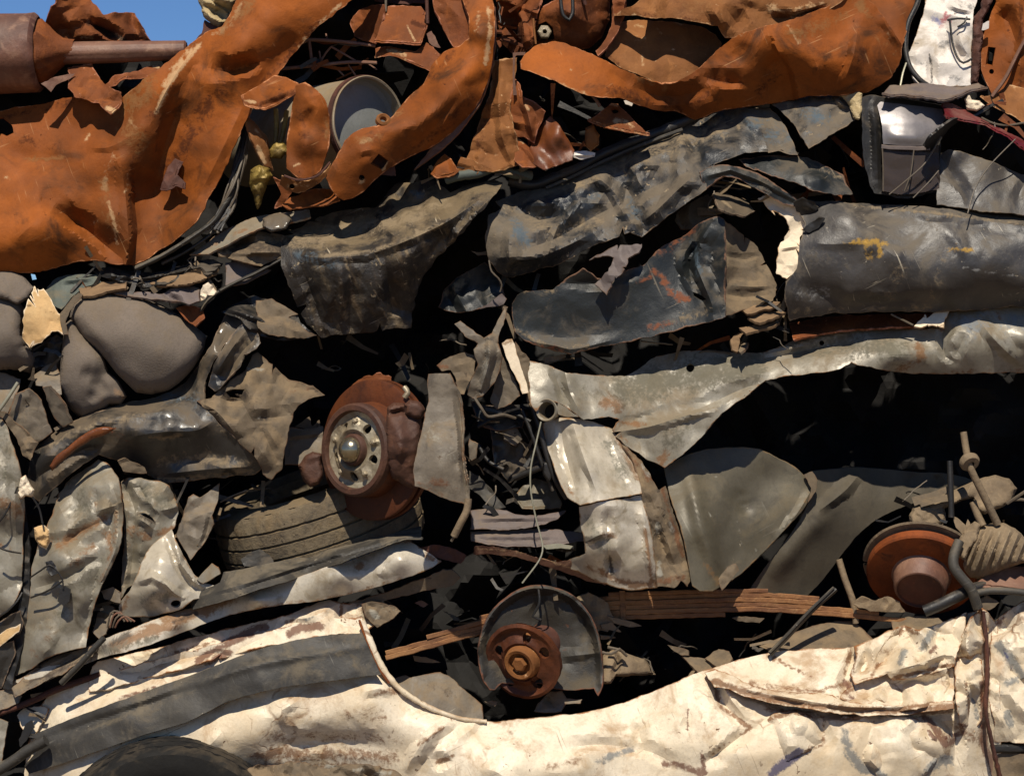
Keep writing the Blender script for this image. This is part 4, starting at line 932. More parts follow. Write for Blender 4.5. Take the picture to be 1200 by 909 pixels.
for pts in ([(1034, 174, -17), (1035, 200, -16), (1035, 224, -16)], [(1071, 176, -18), (1068, 200, -18), (1064, 222, -18)], [(1103, 160, -20), (1085, 190, -22), (1066, 208, -22), (1042, 228, -18)], [(1100, 200, -18), (1088, 214, -18), (1070, 232, -18)], [(1066, 208, -22), (1060, 224, -20)]):
    T("straw", None, None, pts, 0.9, wire_m, lamp, seg=5)
S("black_moulded_edge", "curved black edge strip right of the headlamp reflector", "strip", [(1083, 172), (1094, 158), (1108, 146), (1122, 138), (1128, 140), (1112, 152), (1100, 166), (1090, 178)], [(1086, 174, -22), (1125, 139, -14), (1105, 155, -24)], blk, roll=(4, 4), th=3, cr=[(8, 1.5)])
S("dark_bodywork", "smooth dark grey panel right of the headlamp, above the bumper", "panel", [(1099, 200), (1101, 182), (1112, 175), (1130, 179), (1161, 190), (1200, 206), (1300, 238), (1300, 268), (1200, 252), (1140, 246), (1098, 240)], [(1102, 180, 6), (1115, 178, 2), (1200, 206, 6), (1200, 245, -16), (1100, 235, -14), (1300, 240, 4)], bump_m, cr=[(-30, 2), (18, .8)], th=2.4, flange=22, fdir=(0, -1), folds=[([(1101, 182), (1130, 226), (1140, 246)], 8, 4)])
T("straw", "long dry straw leaning across the dark panel and bumper", "straw", [(1190, 163, -24), (1160, 194, -26), (1143, 220, -30), (1134, 250, -42)], 0.8, wire_m, seg=5)

bum = thing("crushed_bumper", "long scuffed dark grey bumper with yellow paint splats at the right", "bumper", (1050, 372, 10))
S("cover", None, None, [(934, 240), (952, 236), (975, 236), (1010, 238), (1060, 240), (1100, 244), (1200, 252), (1310, 262), (1310, 352), (1200, 358), (1160, 362), (1125, 364), (1070, 365), (1025, 365), (980, 367), (950, 371), (926, 376), (920, 352), (921, 330), (934, 315), (938, 280), (944, 262), (938, 250)],
  [(936, 242, 6), (1010, 238, 10), (1200, 250, 10), (1310, 262, 12), (945, 262, -10), (1000, 248, -20), (1100, 254, -22), (1200, 264, -22), (1310, 272, -20), (940, 300, -26), (1000, 300, -38), (1100, 305, -40), (1200, 305, -40), (1310, 310, -38), (924, 345, -16), (1000, 345, -28), (1100, 348, -30), (1200, 345, -30), (926, 374, 0), (1000, 366, -4), (1100, 364, -4), (1200, 357, -6), (1310, 350, -4)],
  bump_m, bum, cr=[(-60, 2), (40, 1.2), (14, .5)], th=3, jag=1.0, sp=3.6, flange=30, fdir=(0, 1), folds=[([(985, 240), (1050, 246), (1110, 252), (1200, 265), (1310, 276)], 4, -4), ([(938, 284), (975, 286), (1012, 284)], 4, -2), ([(934, 330), (960, 345), (1000, 352)], 12, 4, 'g'), ([(1100, 350), (1040, 352), (990, 358)], 7, 4, 'g')],
  st={"s1": [([(1000, 284), (1038, 286)], 4, .9), ([(1006, 281), (1030, 282)], 4, .9), ([(1012, 284), (1017, 303)], 3.5, .9), ([(1022, 284), (1021, 306)], 3, .9), ([(1028, 286), (1030, 301)], 3, .85), ([(1030, 288), (1033, 298)], 4, .9), ([(1108, 293), (1140, 293)], 2.6, .9), ([(1120, 284), (1122, 296)], 2, .8), ([(975, 285), (1005, 285)], 1.6, .7)],
      "s2": [([(936, 345), (970, 345)], 12, .6), ([(1130, 313), (1155, 319), (1188, 323)], 1.6, .95), ([(1115, 303), (1120, 299)], 2, .9), ([(1175, 350), (1190, 342), (1205, 334)], 1.4, .8), ([(1060, 295), (1075, 300)], 2, .6)],
      "s3": [([(1000, 240), (1090, 249), (1200, 263), (1300, 274)], 2.6, .75), ([(1085, 255), (1098, 270)], 4, .6), ([(1040, 350), (1055, 320)], 12, .5), ([(1095, 345), (1105, 300)], 9, .45), ([(930, 365), (1000, 362), (1090, 360)], 6, .5)], "s4": [([(950, 300), (985, 310)], 16, .6)]})
S("torn_corner", None, None, [(930, 237), (940, 233), (954, 236), (959, 243), (952, 250), (942, 253), (933, 248)], [(935, 240, -8), (955, 242, -12), (945, 252, -4)], blk, bum, cr=[(10, 3)], th=3)
S("torn_corner", None, None, [(940, 270), (948, 262), (960, 255), (966, 256), (960, 266), (948, 272)], [(945, 268, -20), (962, 258, -26)], blk, bum, cr=[(10, 3)], th=3)
S("torn_card", "bright torn white card showing behind the left end of the bumper", "card", [(888, 233), (900, 229), (915, 232), (932, 238), (934, 248), (952, 252), (946, 266), (938, 278), (937, 300), (936, 316), (922, 328), (910, 321), (910, 300), (911, 290), (920, 280), (926, 270), (920, 258), (912, 250), (898, 242)], [(890, 234, 4), (930, 242, 0), (948, 256, -4), (925, 275, 2), (912, 300, 0), (922, 326, -6)], paper, cr=[(20, 4), (8, 1.5)], th=2, jag=1.6, folds=[([(912, 292), (938, 288)], 4, -3)], ncut=5)

# crushed bonnet and its neighbours
S("crushed_bonnet", "long dusty dark bonnet sloping across the centre, blue paint showing", "bonnet",
  [(572, 252), (588, 244), (580, 236), (600, 229), (625, 221), (668, 206), (700, 193), (725, 179), (762, 164), (800, 150), (841, 130), (851, 126), (900, 126), (908, 131), (922, 150), (934, 181), (900, 177), (868, 182), (846, 190), (824, 201), (828, 222), (803, 240), (776, 259), (752, 278), (738, 272), (716, 281), (693, 288), (663, 306), (638, 314), (600, 326), (588, 321), (573, 306), (569, 280)],
  [(575, 252, 8), (600, 230, 46), (668, 207, 60), (725, 181, 62), (800, 151, 62), (851, 128, 58), (900, 128, 50), (930, 178, 0), (880, 150, 30), (870, 180, 6), (826, 205, -8), (800, 190, 14), (750, 210, 24), (700, 230, 22), (640, 240, 26), (620, 260, 10), (660, 275, 4), (700, 265, -2), (750, 272, -18), (790, 248, -14), (690, 285, 0), (640, 305, -2), (600, 300, -10), (600, 322, 16), (640, 313, 14), (575, 290, -2)],
  hood_m, cr=[(-50, 4), (34, 5), (14, 2), (7, .6)], th=2.4, sp=3.6, jag=1.2, flange=26, fdir=(0.2, 1),
  folds=[([(592, 238), (640, 230), (700, 212), (770, 182), (840, 150)], 16, -9), ([(600, 296), (650, 280), (700, 252), (760, 222), (826, 192)], 13, 9), ([(690, 200), (720, 226), (740, 262)], 9, -6), ([(800, 154), (815, 175), (812, 200)], 9, 6), ([(865, 130), (890, 150), (900, 176)], 9, -6), ([(612, 248), (632, 258), (652, 254), (664, 244)], 12, 12), ([(600, 240), (640, 240), (670, 232)], 14, -6, 'g'), ([(660, 250), (648, 280), (640, 306)], 10, -6), ([(600, 262), (596, 290), (600, 320)], 8, -6), ([(820, 200), (795, 222), (770, 246), (750, 262)], 8, -9), ([(735, 215), (730, 240), (722, 262), (728, 275)], 12, 7), ([(842, 132), (800, 175), (770, 205)], 16, 4, 'g'), ([(575, 300), (620, 304), (660, 290), (700, 270)], 9, -5), ([(880, 130), (872, 155), (850, 178)], 14, -5, 'g'), ([(740, 246), (752, 262), (754, 276)], 6, 8)],
  st={"s1": [([(606, 262), (612, 285)], 15, .75), ([(738, 232), (744, 250)], 11, .62), ([(880, 140), (915, 160)], 20, .55), ([(590, 225), (600, 228)], 8, .5), ([(690, 240), (700, 228)], 10, .42)],
      "s3": [([(720, 195), (800, 165), (840, 150)], 22, .62), ([(640, 225), (700, 205)], 16, .6), ([(600, 245), (650, 275), (700, 255)], 14, .55), ([(862, 145), (866, 150)], 5, .8)], "s4": [([(790, 235), (820, 206)], 7, .7), ([(575, 300), (620, 318)], 10, .55)]}, ncut=4)
T("weatherstrip", "black rubber weatherstrip along the upper edge of the dusty bonnet", "weatherstrip", [(596, 212, 44), (625, 217, 44), (650, 208, 46), (676, 198, 48), (700, 184, 50), (722, 174, 52), (775, 154, 54), (813, 138, 52), (848, 121, 50), (875, 120, 48), (902, 121, 46)], 4.2, blk, seg=8, flat=1.5, wob=.25)
T("weatherstrip", "second dark strip hugging the bonnet edge below the weatherstrip", "weatherstrip", [(640, 221, 40), (672, 207, 44), (702, 192, 46), (730, 179, 48), (770, 163, 50), (800, 152, 48)], 2.4, rubb, seg=7)
T("rolled_edge", "rolled green-grey metal edge left of the weatherstrip", "rolled edge", [(523, 210, 20), (540, 206, 14), (560, 203, 12), (580, 197, 14), (600, 203, 22), (622, 206, 34)], 6.0, teal_m, seg=10, wob=.2)
S("bonnet_flap", "folded triangular dark flap at the right end of the bonnet", "flap", [(903, 121), (925, 116), (950, 110), (968, 109), (985, 114), (998, 122), (1004, 132), (1002, 141), (976, 157), (948, 174), (940, 160), (930, 146), (916, 132)], [(905, 122, 44), (950, 111, 40), (1000, 125, 22), (1003, 140, 6), (948, 172, -22), (935, 150, 4), (970, 140, -2)], hood_m, cr=[(22, 4), (10, 2)], th=2.4, jag=1.0, flange=12, fdir=(.5, 1), folds=[([(975, 112), (985, 122), (1002, 128)], 5, -6), ([(985, 112), (996, 126)], 4, 5)], st={"s1": [([(945, 128), (965, 140)], 14, .7)], "s3": [([(925, 122), (932, 126)], 6, .8), ([(970, 116), (990, 124)], 7, .8)]})
S("foam_scrap", "brown frayed padding where the flap meets the headlamp", "padding", [(985, 112), (998, 106), (1010, 110), (1010, 124), (1006, 140), (1000, 138), (996, 124)], [(990, 112, 14), (1005, 125, 2)], foam, cr=[(10, 5), (5, 2)], roll=(4, 4), th=4)
S("dark_fold", "green-black curved panel fold below the bonnet flap", "panel", [(866, 187), (900, 184), (930, 183), (960, 192), (988, 206), (998, 227), (975, 228), (950, 222), (925, 212), (895, 203), (875, 196)], [(870, 188, 16), (930, 184, 14), (985, 207, 8), (995, 225, -6), (925, 210, -12), (960, 205, -6)], dark_m, cr=[(24, 3), (10, 1.2)], th=2.4, jag=1.1, flange=12, st={"s3": [([(940, 188), (985, 208)], 6, .6)]})
S("curved_rail", "thin curved dark rail sweeping from the bonnet to the bumper", "rail", [(820, 202), (838, 194), (856, 194), (880, 201), (905, 214), (935, 234), (958, 240), (940, 244), (915, 238), (890, 223), (868, 211), (848, 206), (826, 222)], [(825, 205, -14), (860, 198, -8), (905, 218, -6), (945, 240, 0)], dark_m, cr=[(14, 2.5)], th=3, flange=5, folds=[([(822, 208), (856, 199), (890, 212), (940, 239)], 5, -4)])
S("black_crumple", "crumpled glossy black plastic under the curved rail", "plastic", [(835, 227), (846, 224), (858, 229), (872, 234), (886, 247), (874, 253), (855, 250), (842, 244)], [(840, 230, 14), (880, 248, 4), (855, 240, 2)], gloss_m, cr=[(12, 5), (6, 2)], th=2.2, jag=1, st={"s3": [([(838, 228), (848, 236), (858, 244)], 2, .9)]})
S("tan_filler", "tan crumpled sheet in the gap below the bonnet corner", "sheet metal", [(794, 248), (812, 236), (830, 228), (842, 244), (838, 262), (815, 270), (798, 268), (790, 258)], [(800, 250, 42), (835, 235, 38), (815, 265, 24)], grey_t, cr=[(20, 4)], th=2)

low = thing("dark_fender", "dark blue-green fender with an orange rust scar under the bonnet", "fender", (745, 415, 0))
S("sheet", None, None,
  [(600, 356), (606, 346), (616, 341), (648, 339), (660, 330), (683, 315), (700, 326), (720, 326), (736, 317), (756, 309), (768, 297), (777, 288), (801, 277), (818, 262), (832, 256), (843, 253), (849, 256), (850, 300), (849, 340), (850, 371), (846, 373), (811, 382), (760, 395), (700, 407), (670, 415), (650, 411), (628, 404), (614, 399), (603, 388), (600, 372)],
  [(602, 360, 4), (620, 344, -2), (660, 332, -4), (685, 318, -6), (730, 322, -6), (770, 298, 4), (815, 266, 4), (845, 256, -6), (650, 365, -2), (700, 355, -2), (760, 350, 0), (620, 385, 2), (670, 400, 0), (740, 388, -2), (800, 372, -8), (845, 365, -22), (790, 320, 8), (820, 310, 10), (846, 310, -16), (670, 414, -4)],
  dark_m, low, cr=[(-60, 1.5), (36, 1.2), (14, .5)], rf=(3, .7), th=2.4, sp=3.4, jag=.9, flange=14, fdir=(0, 1),
  folds=[([(836, 258), (820, 285), (816, 312), (826, 336), (834, 356), (836, 372)], 9, -12), ([(824, 275), (812, 298), (808, 315), (810, 332)], 7, 9), ([(798, 290), (800, 315), (808, 335), (818, 345)], 5, -6), ([(610, 398), (650, 405), (672, 409), (720, 398)], 5, -4), ([(660, 332), (700, 332), (750, 318)], 9, 6)],
  holes=[[(812, 342), (820, 345), (828, 351), (822, 352), (813, 347)]],
  st={"s2": [([(748, 330), (764, 324)], 4, .7), ([(766, 318), (778, 326)], 5, .65), ([(777, 330), (786, 343), (797, 350)], 6, .85), ([(792, 344), (806, 351)], 5, .9), ([(772, 297), (788, 294)], 5, .7), ([(768, 297), (801, 278), (822, 260)], 5, .62), ([(760, 384), (790, 378)], 6, .5), ([(620, 402), (660, 410)], 4, .55)],
      "s3": [([(603, 385), (640, 406), (690, 406)], 5, .7), ([(616, 342), (650, 342)], 6, .6), ([(780, 378), (830, 366)], 8, .5), ([(640, 362), (643, 350)], 4, .3)], "s1": [([(812, 285), (820, 320)], 8, .5)]})
S("rear_flange", None, None, [(846, 256), (858, 264), (866, 272), (884, 286), (900, 312), (912, 338), (906, 352), (880, 362), (866, 366), (848, 373), (845, 330)], [(848, 258, -2), (884, 288, 18), (908, 340, 6), (850, 368, -20), (870, 330, 0)], grey_t, low, cr=[(-30, 3), (20, 2)], th=2.2, jag=1.2, folds=[([(850, 300), (872, 304), (890, 300)], 3, 3), ([(852, 334), (880, 336), (905, 335)], 4, -3), ([(850, 344), (870, 348), (900, 346)], 3, 3)], ncut=4)
S("grey_ribbon", "tattered grey ribbon of plastic hanging over the dark fender", "ribbon", [(690, 305), (708, 295), (722, 287), (738, 287), (752, 286), (748, 296), (737, 302), (733, 314), (726, 324), (718, 331), (711, 346), (705, 340), (697, 333), (705, 324), (713, 316), (719, 302), (706, 300)], [(692, 304, -6), (740, 290, -16), (730, 312, -26), (710, 342, -24), (718, 300, -18)], plumg, cr=[(16, 4), (7, 1.5)], th=2.2, jag=1.3, ncut=3)
for k, (lab, ol, d0) in enumerate([("broad tan splinter under the fender's right end", [(868, 362), (880, 354), (900, 351), (914, 354), (908, 360), (890, 364), (876, 368)], -6), ("grey splinter stack beside the bumper's lower corner", [(876, 372), (892, 366), (912, 362), (922, 366), (910, 372), (890, 378)], -8), ("short lower splinter above the silver rail hole", [(866, 384), (880, 380), (906, 374), (914, 378), (896, 384), (874, 392)], -4), ("small upright splinter tip below the other splinters", [(856, 398), (862, 392), (874, 389), (868, 398), (864, 412), (858, 410)], 0), ("pale splinter tip beside the upright one", [(864, 410), (868, 402), (878, 400), (874, 408), (868, 414)], 2)]):
    S("splinter", lab, "splinter", ol, [(ol[0][0], ol[0][1], d0), (ol[2][0], ol[2][1], d0 + 12), (ol[-2][0], ol[-2][1], d0 - 6)], wood if k != 4 else grey_d, cr=[(10, 3), (5, 1)], th=3, jag=1.4, group="splinters under the bumper corner")

# dark crushed block at the centre left
S("crushed_corner", "scraped dark crushed car corner, dusty on top, left of the bonnet", "car corner",
  [(331, 280), (338, 272), (356, 264), (375, 255), (405, 246), (440, 242), (452, 228), (462, 216), (490, 213), (508, 212), (528, 225), (545, 218), (560, 213), (580, 211), (588, 215), (584, 224), (560, 252), (534, 281), (517, 297), (497, 321), (487, 351), (482, 384), (453, 386), (416, 392), (377, 394), (368, 388), (355, 372), (346, 352), (334, 320), (329, 302)],
  [(332, 282, 8), (375, 256, 52), (440, 243, 56), (490, 214, 70), (508, 213, 66), (530, 226, 40), (580, 212, 20), (586, 218, 8), (336, 300, -6), (375, 302, -22), (430, 298, -30), (470, 284, -30), (520, 262, -26), (560, 236, -10), (400, 275, 14), (450, 262, 16), (500, 240, 18), (345, 345, -4), (370, 385, 10), (420, 390, 8), (470, 384, 14), (400, 340, -20), (450, 335, -22), (490, 320, -10), (530, 284, -2), (482, 360, 12)],
  block_m, cr=[(-50, 4), (34, 4), (13, 2), (6, .7)], th=2.6, sp=3.2, jag=1.4, flange=40, fdir=(0.5, .6),
  folds=[([(362, 266), (400, 282), (426, 296)], 9, 6), ([(440, 246), (452, 268), (470, 282)], 9, -6), ([(520, 226), (512, 250), (520, 262)], 8, 7), ([(395, 304), (402, 340), (396, 390)], 9, -6), ([(350, 304), (366, 346), (380, 390)], 9, 6), ([(450, 296), (456, 340), (462, 384)], 8, 5), ([(334, 296), (375, 302), (430, 298), (472, 284), (522, 261), (562, 234), (582, 216)], 7, -6), ([(584, 222), (556, 252), (530, 281), (505, 308)], 5, -7), ([(460, 220), (470, 235), (490, 240), (505, 225)], 10, 9), ([(385, 262), (420, 275), (450, 266)], 14, 6)],
  st={"s1": [([(482, 226), (492, 230)], 8, .8), ([(415, 272), (435, 262)], 9, .6), ([(350, 300), (390, 312)], 16, .5)],
      "s3": [([(345, 282), (390, 275), (440, 262), (490, 252)], 16, .75), ([(490, 245), (515, 240), (525, 236)], 8, .8), ([(376, 300), (430, 296), (475, 282), (520, 262)], 4, .85), ([(584, 222), (552, 256), (520, 292)], 4, .6), ([(405, 303), (412, 332)], 2, .9), ([(434, 330), (445, 352), (455, 378)], 2, .85), ([(474, 288), (478, 300)], 3, .9), ([(488, 270), (490, 282)], 3, 1), ([(505, 240), (520, 238)], 4, 1), ([(440, 296), (446, 310)], 2, .8), ([(396, 345), (410, 388)], 8, .5)]}, ncut=5)
S("dark_lump", "shadowed dark lump below the bonnet's left end", "scrap metal", [(514, 360), (520, 341), (536, 325), (552, 316), (568, 308), (580, 320), (592, 346), (578, 356), (560, 363), (535, 366)], [(518, 358, 44), (560, 312, 50), (590, 346, 30), (545, 345, 24)], dark_m, cr=[(20, 5), (9, 2)], th=3, flange=14, st={"s3": [([(525, 345), (550, 322)], 8, .6)]})
T("root_wire", "thin pale wire curling down the bonnet's left end", "wire", [(573, 305, -16), (576, 318, -18), (584, 326, -18), (588, 334, -16), (586, 342, -14)], 1.0, wire_m, seg=6)
S("pale_splinter", "little pale splinter in the dark gap left of the bonnet", "splinter", [(552, 294), (562, 296), (572, 294), (570, 299), (560, 300)], [(560, 296, 20)], grey_t)
S("grey_shard", "grey pointed shard under the bonnet's left end", "shard", [(562, 362), (574, 354), (588, 344), (594, 350), (590, 357), (576, 360)], [(565, 362, 10), (592, 348, 6)], plumg, cr=[(10, 2)], th=2.4)
# ------------------------------------------------------------------ third layer, left: cushions, cards, crushed strips
T("dark_rail", "long dark pipe slanting under the orange sheet's right corner", "pipe", [(276, 222, 20), (264, 240, 12), (252, 258, 6), (234, 272, 2), (205, 291, 0), (184, 303, 2), (160, 314, 8)], 6.0, rubb, seg=12, wob=.25, flat=.5)
T("dark_rail", "thinner black pipe just under the slanting pipe", "pipe", [(262, 262, 14), (240, 280, 10), (214, 297, 8), (190, 309, 10)], 4.0, blk, seg=10, wob=.25, flat=.5)
S("silver_strip", "pale flat metal strip between the pipes and crumpled cloth", "strip", [(222, 298), (240, 287), (253, 276), (275, 264), (300, 254), (330, 249), (362, 245), (364, 254), (336, 262), (306, 268), (284, 277), (262, 289), (244, 298)], [(225, 297, 16), (255, 278, 20), (300, 255, 26), (362, 246, 30), (262, 288, 4), (305, 267, 8), (362, 254, 16)], silver, th=2.4, cr=[(20, 1)], jag=.6, st={"s1": [([(240, 292), (290, 268)], 4, .4)]})
S("black_clamp", "glossy black clamp around the pale strip", "clamp", [(308, 256), (322, 250), (338, 250), (342, 258), (336, 268), (318, 272), (308, 266)], [(310, 260, 0), (325, 252, 4), (338, 262, -4)], gloss_m, roll=(5, 6), cr=[(8, 2)], th=3)
S("crumpled_cloth", "dark crumpled cloth bundled beside the scraped car corner", "cloth", [(252, 286), (268, 276), (290, 273), (312, 272), (334, 276), (340, 290), (330, 302), (306, 312), (280, 306), (258, 300)], [(255, 288, 16), (290, 274, 26), (335, 280, 16), (300, 305, -4), (262, 298, 4)], grey_t, cr=[(24, 10), (10, 4)], th=2.4, jag=1, folds=[([(258, 292), (290, 284), (330, 284)], 5, 7), ([(265, 298), (300, 296), (334, 296)], 4, -7)], st={"s2": [([(262, 294), (300, 290), (330, 290)], 8, .8)]})
S("plum_sheet", "flat plum-grey sheet corner below the crumpled cloth", "sheet metal", [(264, 308), (280, 306), (300, 313), (318, 316), (300, 326), (282, 334), (264, 334)], [(266, 310, 20), (315, 316, 14), (268, 332, 4)], plumg, cr=[(16, 2)], th=2)
T("dark_band", "curved dark band sweeping below the plum sheet", "band", [(236, 364, 6), (244, 352, 0), (258, 341, -2), (278, 330, -2), (300, 320, 0), (330, 304, 6), (350, 294, 14)], 4.6, rubb, seg=8, flat=.45, wob=.2)
S("dark_sheet", "dark crushed layer squeezed directly under the orange sheet", "sheet metal", [(108, 316), (130, 314), (160, 318), (190, 318), (222, 308), (250, 303), (262, 308), (248, 320), (214, 328), (184, 334), (168, 336), (146, 330), (124, 326)], [(112, 318, 20), (190, 318, 22), (255, 305, 22), (170, 334, 2), (240, 322, 4)], blk, cr=[(20, 8), (8, 3)], th=2.4, jag=1.2, folds=[([(120, 322), (170, 326), (240, 312)], 5, -7)], st=None, ncut=4)
S("green_sheet", "green-grey sheet folded behind the torn tan card", "sheet metal", [(52, 342), (60, 330), (68, 324), (90, 321), (114, 321), (118, 330), (98, 337), (84, 348), (72, 362), (60, 358)], [(55, 342, 26), (70, 326, 32), (114, 324, 26), (75, 356, 8)], teal_m, cr=[(18, 3), (8, 1)], th=2.2, jag=.9, folds=[([(66, 330), (112, 326)], 3, -3)])
S("brown_strip", "tan-brown torn strip lying above the big cushion", "strip", [(92, 338), (112, 332), (140, 327), (148, 330), (147, 337), (128, 341), (112, 346), (96, 346)], [(95, 340, 16), (142, 329, 14), (128, 341, 0)], wood, cr=[(14, 3)], th=3, jag=1)
S("tan_roll", "long tan rolled strip under the dark crushed layer", "strip", [(170, 331), (196, 322), (222, 317), (241, 313), (258, 314), (253, 323), (228, 332), (198, 337), (180, 336)], [(175, 332, 8), (215, 320, 8), (255, 316, 10), (215, 333, -6)], wood, roll=(6, 6), cr=[(16, 3), (7, 1)], th=3, flange=6, jag=.8)
S("grey_strip", "thin grey strip running along the top of the big cushion", "strip", [(124, 341), (150, 341), (190, 344), (204, 338), (220, 335), (234, 337), (233, 352), (222, 356), (204, 352), (180, 350), (150, 347)], [(126, 342, 8), (190, 344, 4), (232, 340, 6), (205, 352, -6)], plumg, cr=[(20, 4), (8, 1)], th=2.4, folds=[([(188, 342), (200, 350), (215, 354)], 5, 6)])
S("pale_chips", "pale splintered chips beside the tan roll's right end", "chips", [(238, 334), (244, 331), (254, 342), (250, 346), (242, 344), (240, 350), (236, 352), (235, 344)], [(244, 340, -4)], paper, cr=[(6, 4)], th=2)
S("rust_patch", "small rust-brown sheet at the cushion's upper right", "sheet metal", [(206, 361), (222, 358), (238, 361), (240, 372), (229, 382), (216, 372)], [(210, 362, 10), (238, 364, 6), (228, 380, -4)], rust_b, cr=[(12, 3)], th=2.2)
S("torn_card", "torn tan card with a ragged white lower edge, left of the cushion", "card", [(40, 335), (46, 338), (51, 336), (58, 348), (68, 367), (79, 372), (78, 384), (75, 393), (67, 389), (60, 391), (50, 399), (35, 409), (29, 402), (25, 397), (27, 372), (34, 350)], [(44, 336, 6), (76, 374, 0), (28, 395, -4), (60, 388, -12), (40, 370, -8)], card, cr=[(18, 3), (7, 1)], th=1.8, jag=1.4, ncut=6, st={"s1": [([(27, 392), (31, 398)], 3, .8), ([(33, 358), (36, 358)], 2, .9)]})
S("edge_strip", "brown frayed hem along the cushion's top left", "hem", [(70, 368), (80, 354), (92, 344), (98, 345), (86, 360), (78, 374), (80, 392), (74, 390)], [(74, 368, -6), (95, 345, 0), (77, 388, -8)], grey_t, th=2, jag=1.2)
S("seat_cushion", "flat grey cushion edge at the left border above another", "cushion", [(-70, 318), (0, 318), (16, 318), (28, 324), (40, 338), (32, 350), (20, 356), (0, 350), (-70, 345)], [(-60, 320, 16), (10, 322, 10), (36, 338, 6), (20, 350, -8), (-60, 345, 0)], cloth, roll=(8, 8), cr=[(-30, 3), (20, 2)], th=4, flange=30, st={"s1": [([(0, 340), (24, 350)], 4, .5)]})
S("seat_cushion", "plump grey cushion at the left border, left of the torn card", "cushion", [(-70, 346), (0, 343), (22, 352), (28, 362), (26, 390), (30, 404), (40, 414), (41, 428), (36, 437), (10, 433), (-70, 428)], [(-60, 350, 6), (10, 352, 2), (0, 390, -16), (30, 400, -4), (35, 430, 10), (-60, 425, 0)], cloth, roll=(16, 20), cr=[(-40, 3)], th=4, flange=30)
cus = thing("car_seat_cushion", "big smooth grey seat cushion folded in two on the left", "cushion", (150, 488, 20))
S("upper_lobe", None, None, [(82, 372), (84, 356), (94, 345), (125, 343), (150, 346), (175, 352), (208, 368), (230, 384), (242, 394), (236, 414), (222, 436), (200, 455), (178, 462), (160, 459), (140, 440), (118, 414), (96, 394)],
  [(90, 355, 4), (125, 348, 2), (200, 370, 0), (238, 396, 6), (150, 390, -26), (190, 410, -26), (110, 385, -14), (180, 450, -10), (210, 440, -8), (140, 425, -18)], cloth, cus, roll=(18, 20), cr=[(-60, 2)], th=4, flange=30, jag=.3, folds=[([(84, 372), (100, 398), (122, 420)], 10, 5, 'g')], st={"s2": [([(160, 458), (190, 460)], 8, .4)]})
S("lower_lobe", None, None, [(76, 380), (84, 374), (100, 396), (120, 416), (126, 436), (138, 446), (148, 464), (141, 474), (128, 474), (118, 481), (96, 490), (84, 480), (76, 466), (70, 450), (73, 410)], [(80, 385, 0), (95, 420, -10), (90, 460, -6), (120, 450, -2), (140, 466, 4), (96, 486, 8)], cloth, cus, roll=(14, 16), cr=[(-40, 2)], th=4, flange=30, jag=.3,
  folds=[([(128, 438), (110, 441), (92, 436)], 9, 4, 'g'), ([(130, 456), (116, 456), (104, 472)], 8, 4, 'g'), ([(124, 446), (104, 452)], 6, 2.5, 'g')], st={"s1": [([(136, 458), (146, 466)], 6, .7), ([(116, 474), (122, 468)], 4, .6)]})
S("gap_rag", "black rag hanging in the gap under the torn card", "rag", [(36, 410), (50, 400), (66, 392), (80, 400), (82, 412), (74, 430), (66, 446), (58, 436), (46, 444), (40, 428)], [(40, 412, 20), (75, 400, 20), (60, 430, 26)], blk, cr=[(12, 8)], th=2, ncut=6)
for lab, ol, cc, m in [("upright grey shard below the torn card", [(40, 440), (52, 430), (64, 424), (70, 440), (72, 462), (62, 462), (50, 452), (42, 452)], [(42, 442, 10), (66, 428, 18), (68, 460, 0)], grey_d), ("long tan shard leaning on the folded cushion", [(50, 454), (60, 452), (74, 470), (86, 494), (74, 500), (64, 490), (57, 474)], [(52, 455, -4), (85, 494, -10), (62, 488, 4)], grey_d),
                       ("square dark grey sheet corner by the left border", [(18, 462), (34, 456), (49, 469), (54, 488), (61, 506), (42, 520), (22, 505), (10, 486)], [(20, 464, 4), (48, 470, -4), (58, 505, -6), (24, 504, 8)], grey_d), ("shadowed sheet at the left border under the cushion", [(-60, 432), (0, 436), (24, 444), (20, 462), (8, 486), (-60, 490)], [(-50, 440, 20), (20, 446, 24), (0, 480, 10)], grey_d)]:
    S("sheet_shard", lab, "shard", ol, cc, m, cr=[(16, 3), (8, 1)], th=2.4, flange=8)
T("pale_rod", "short white rod leaning at the left border", "rod", [(-2, 482, -12), (8, 468, -12), (21, 448, -10)], 2.2, wire_p, seg=8)

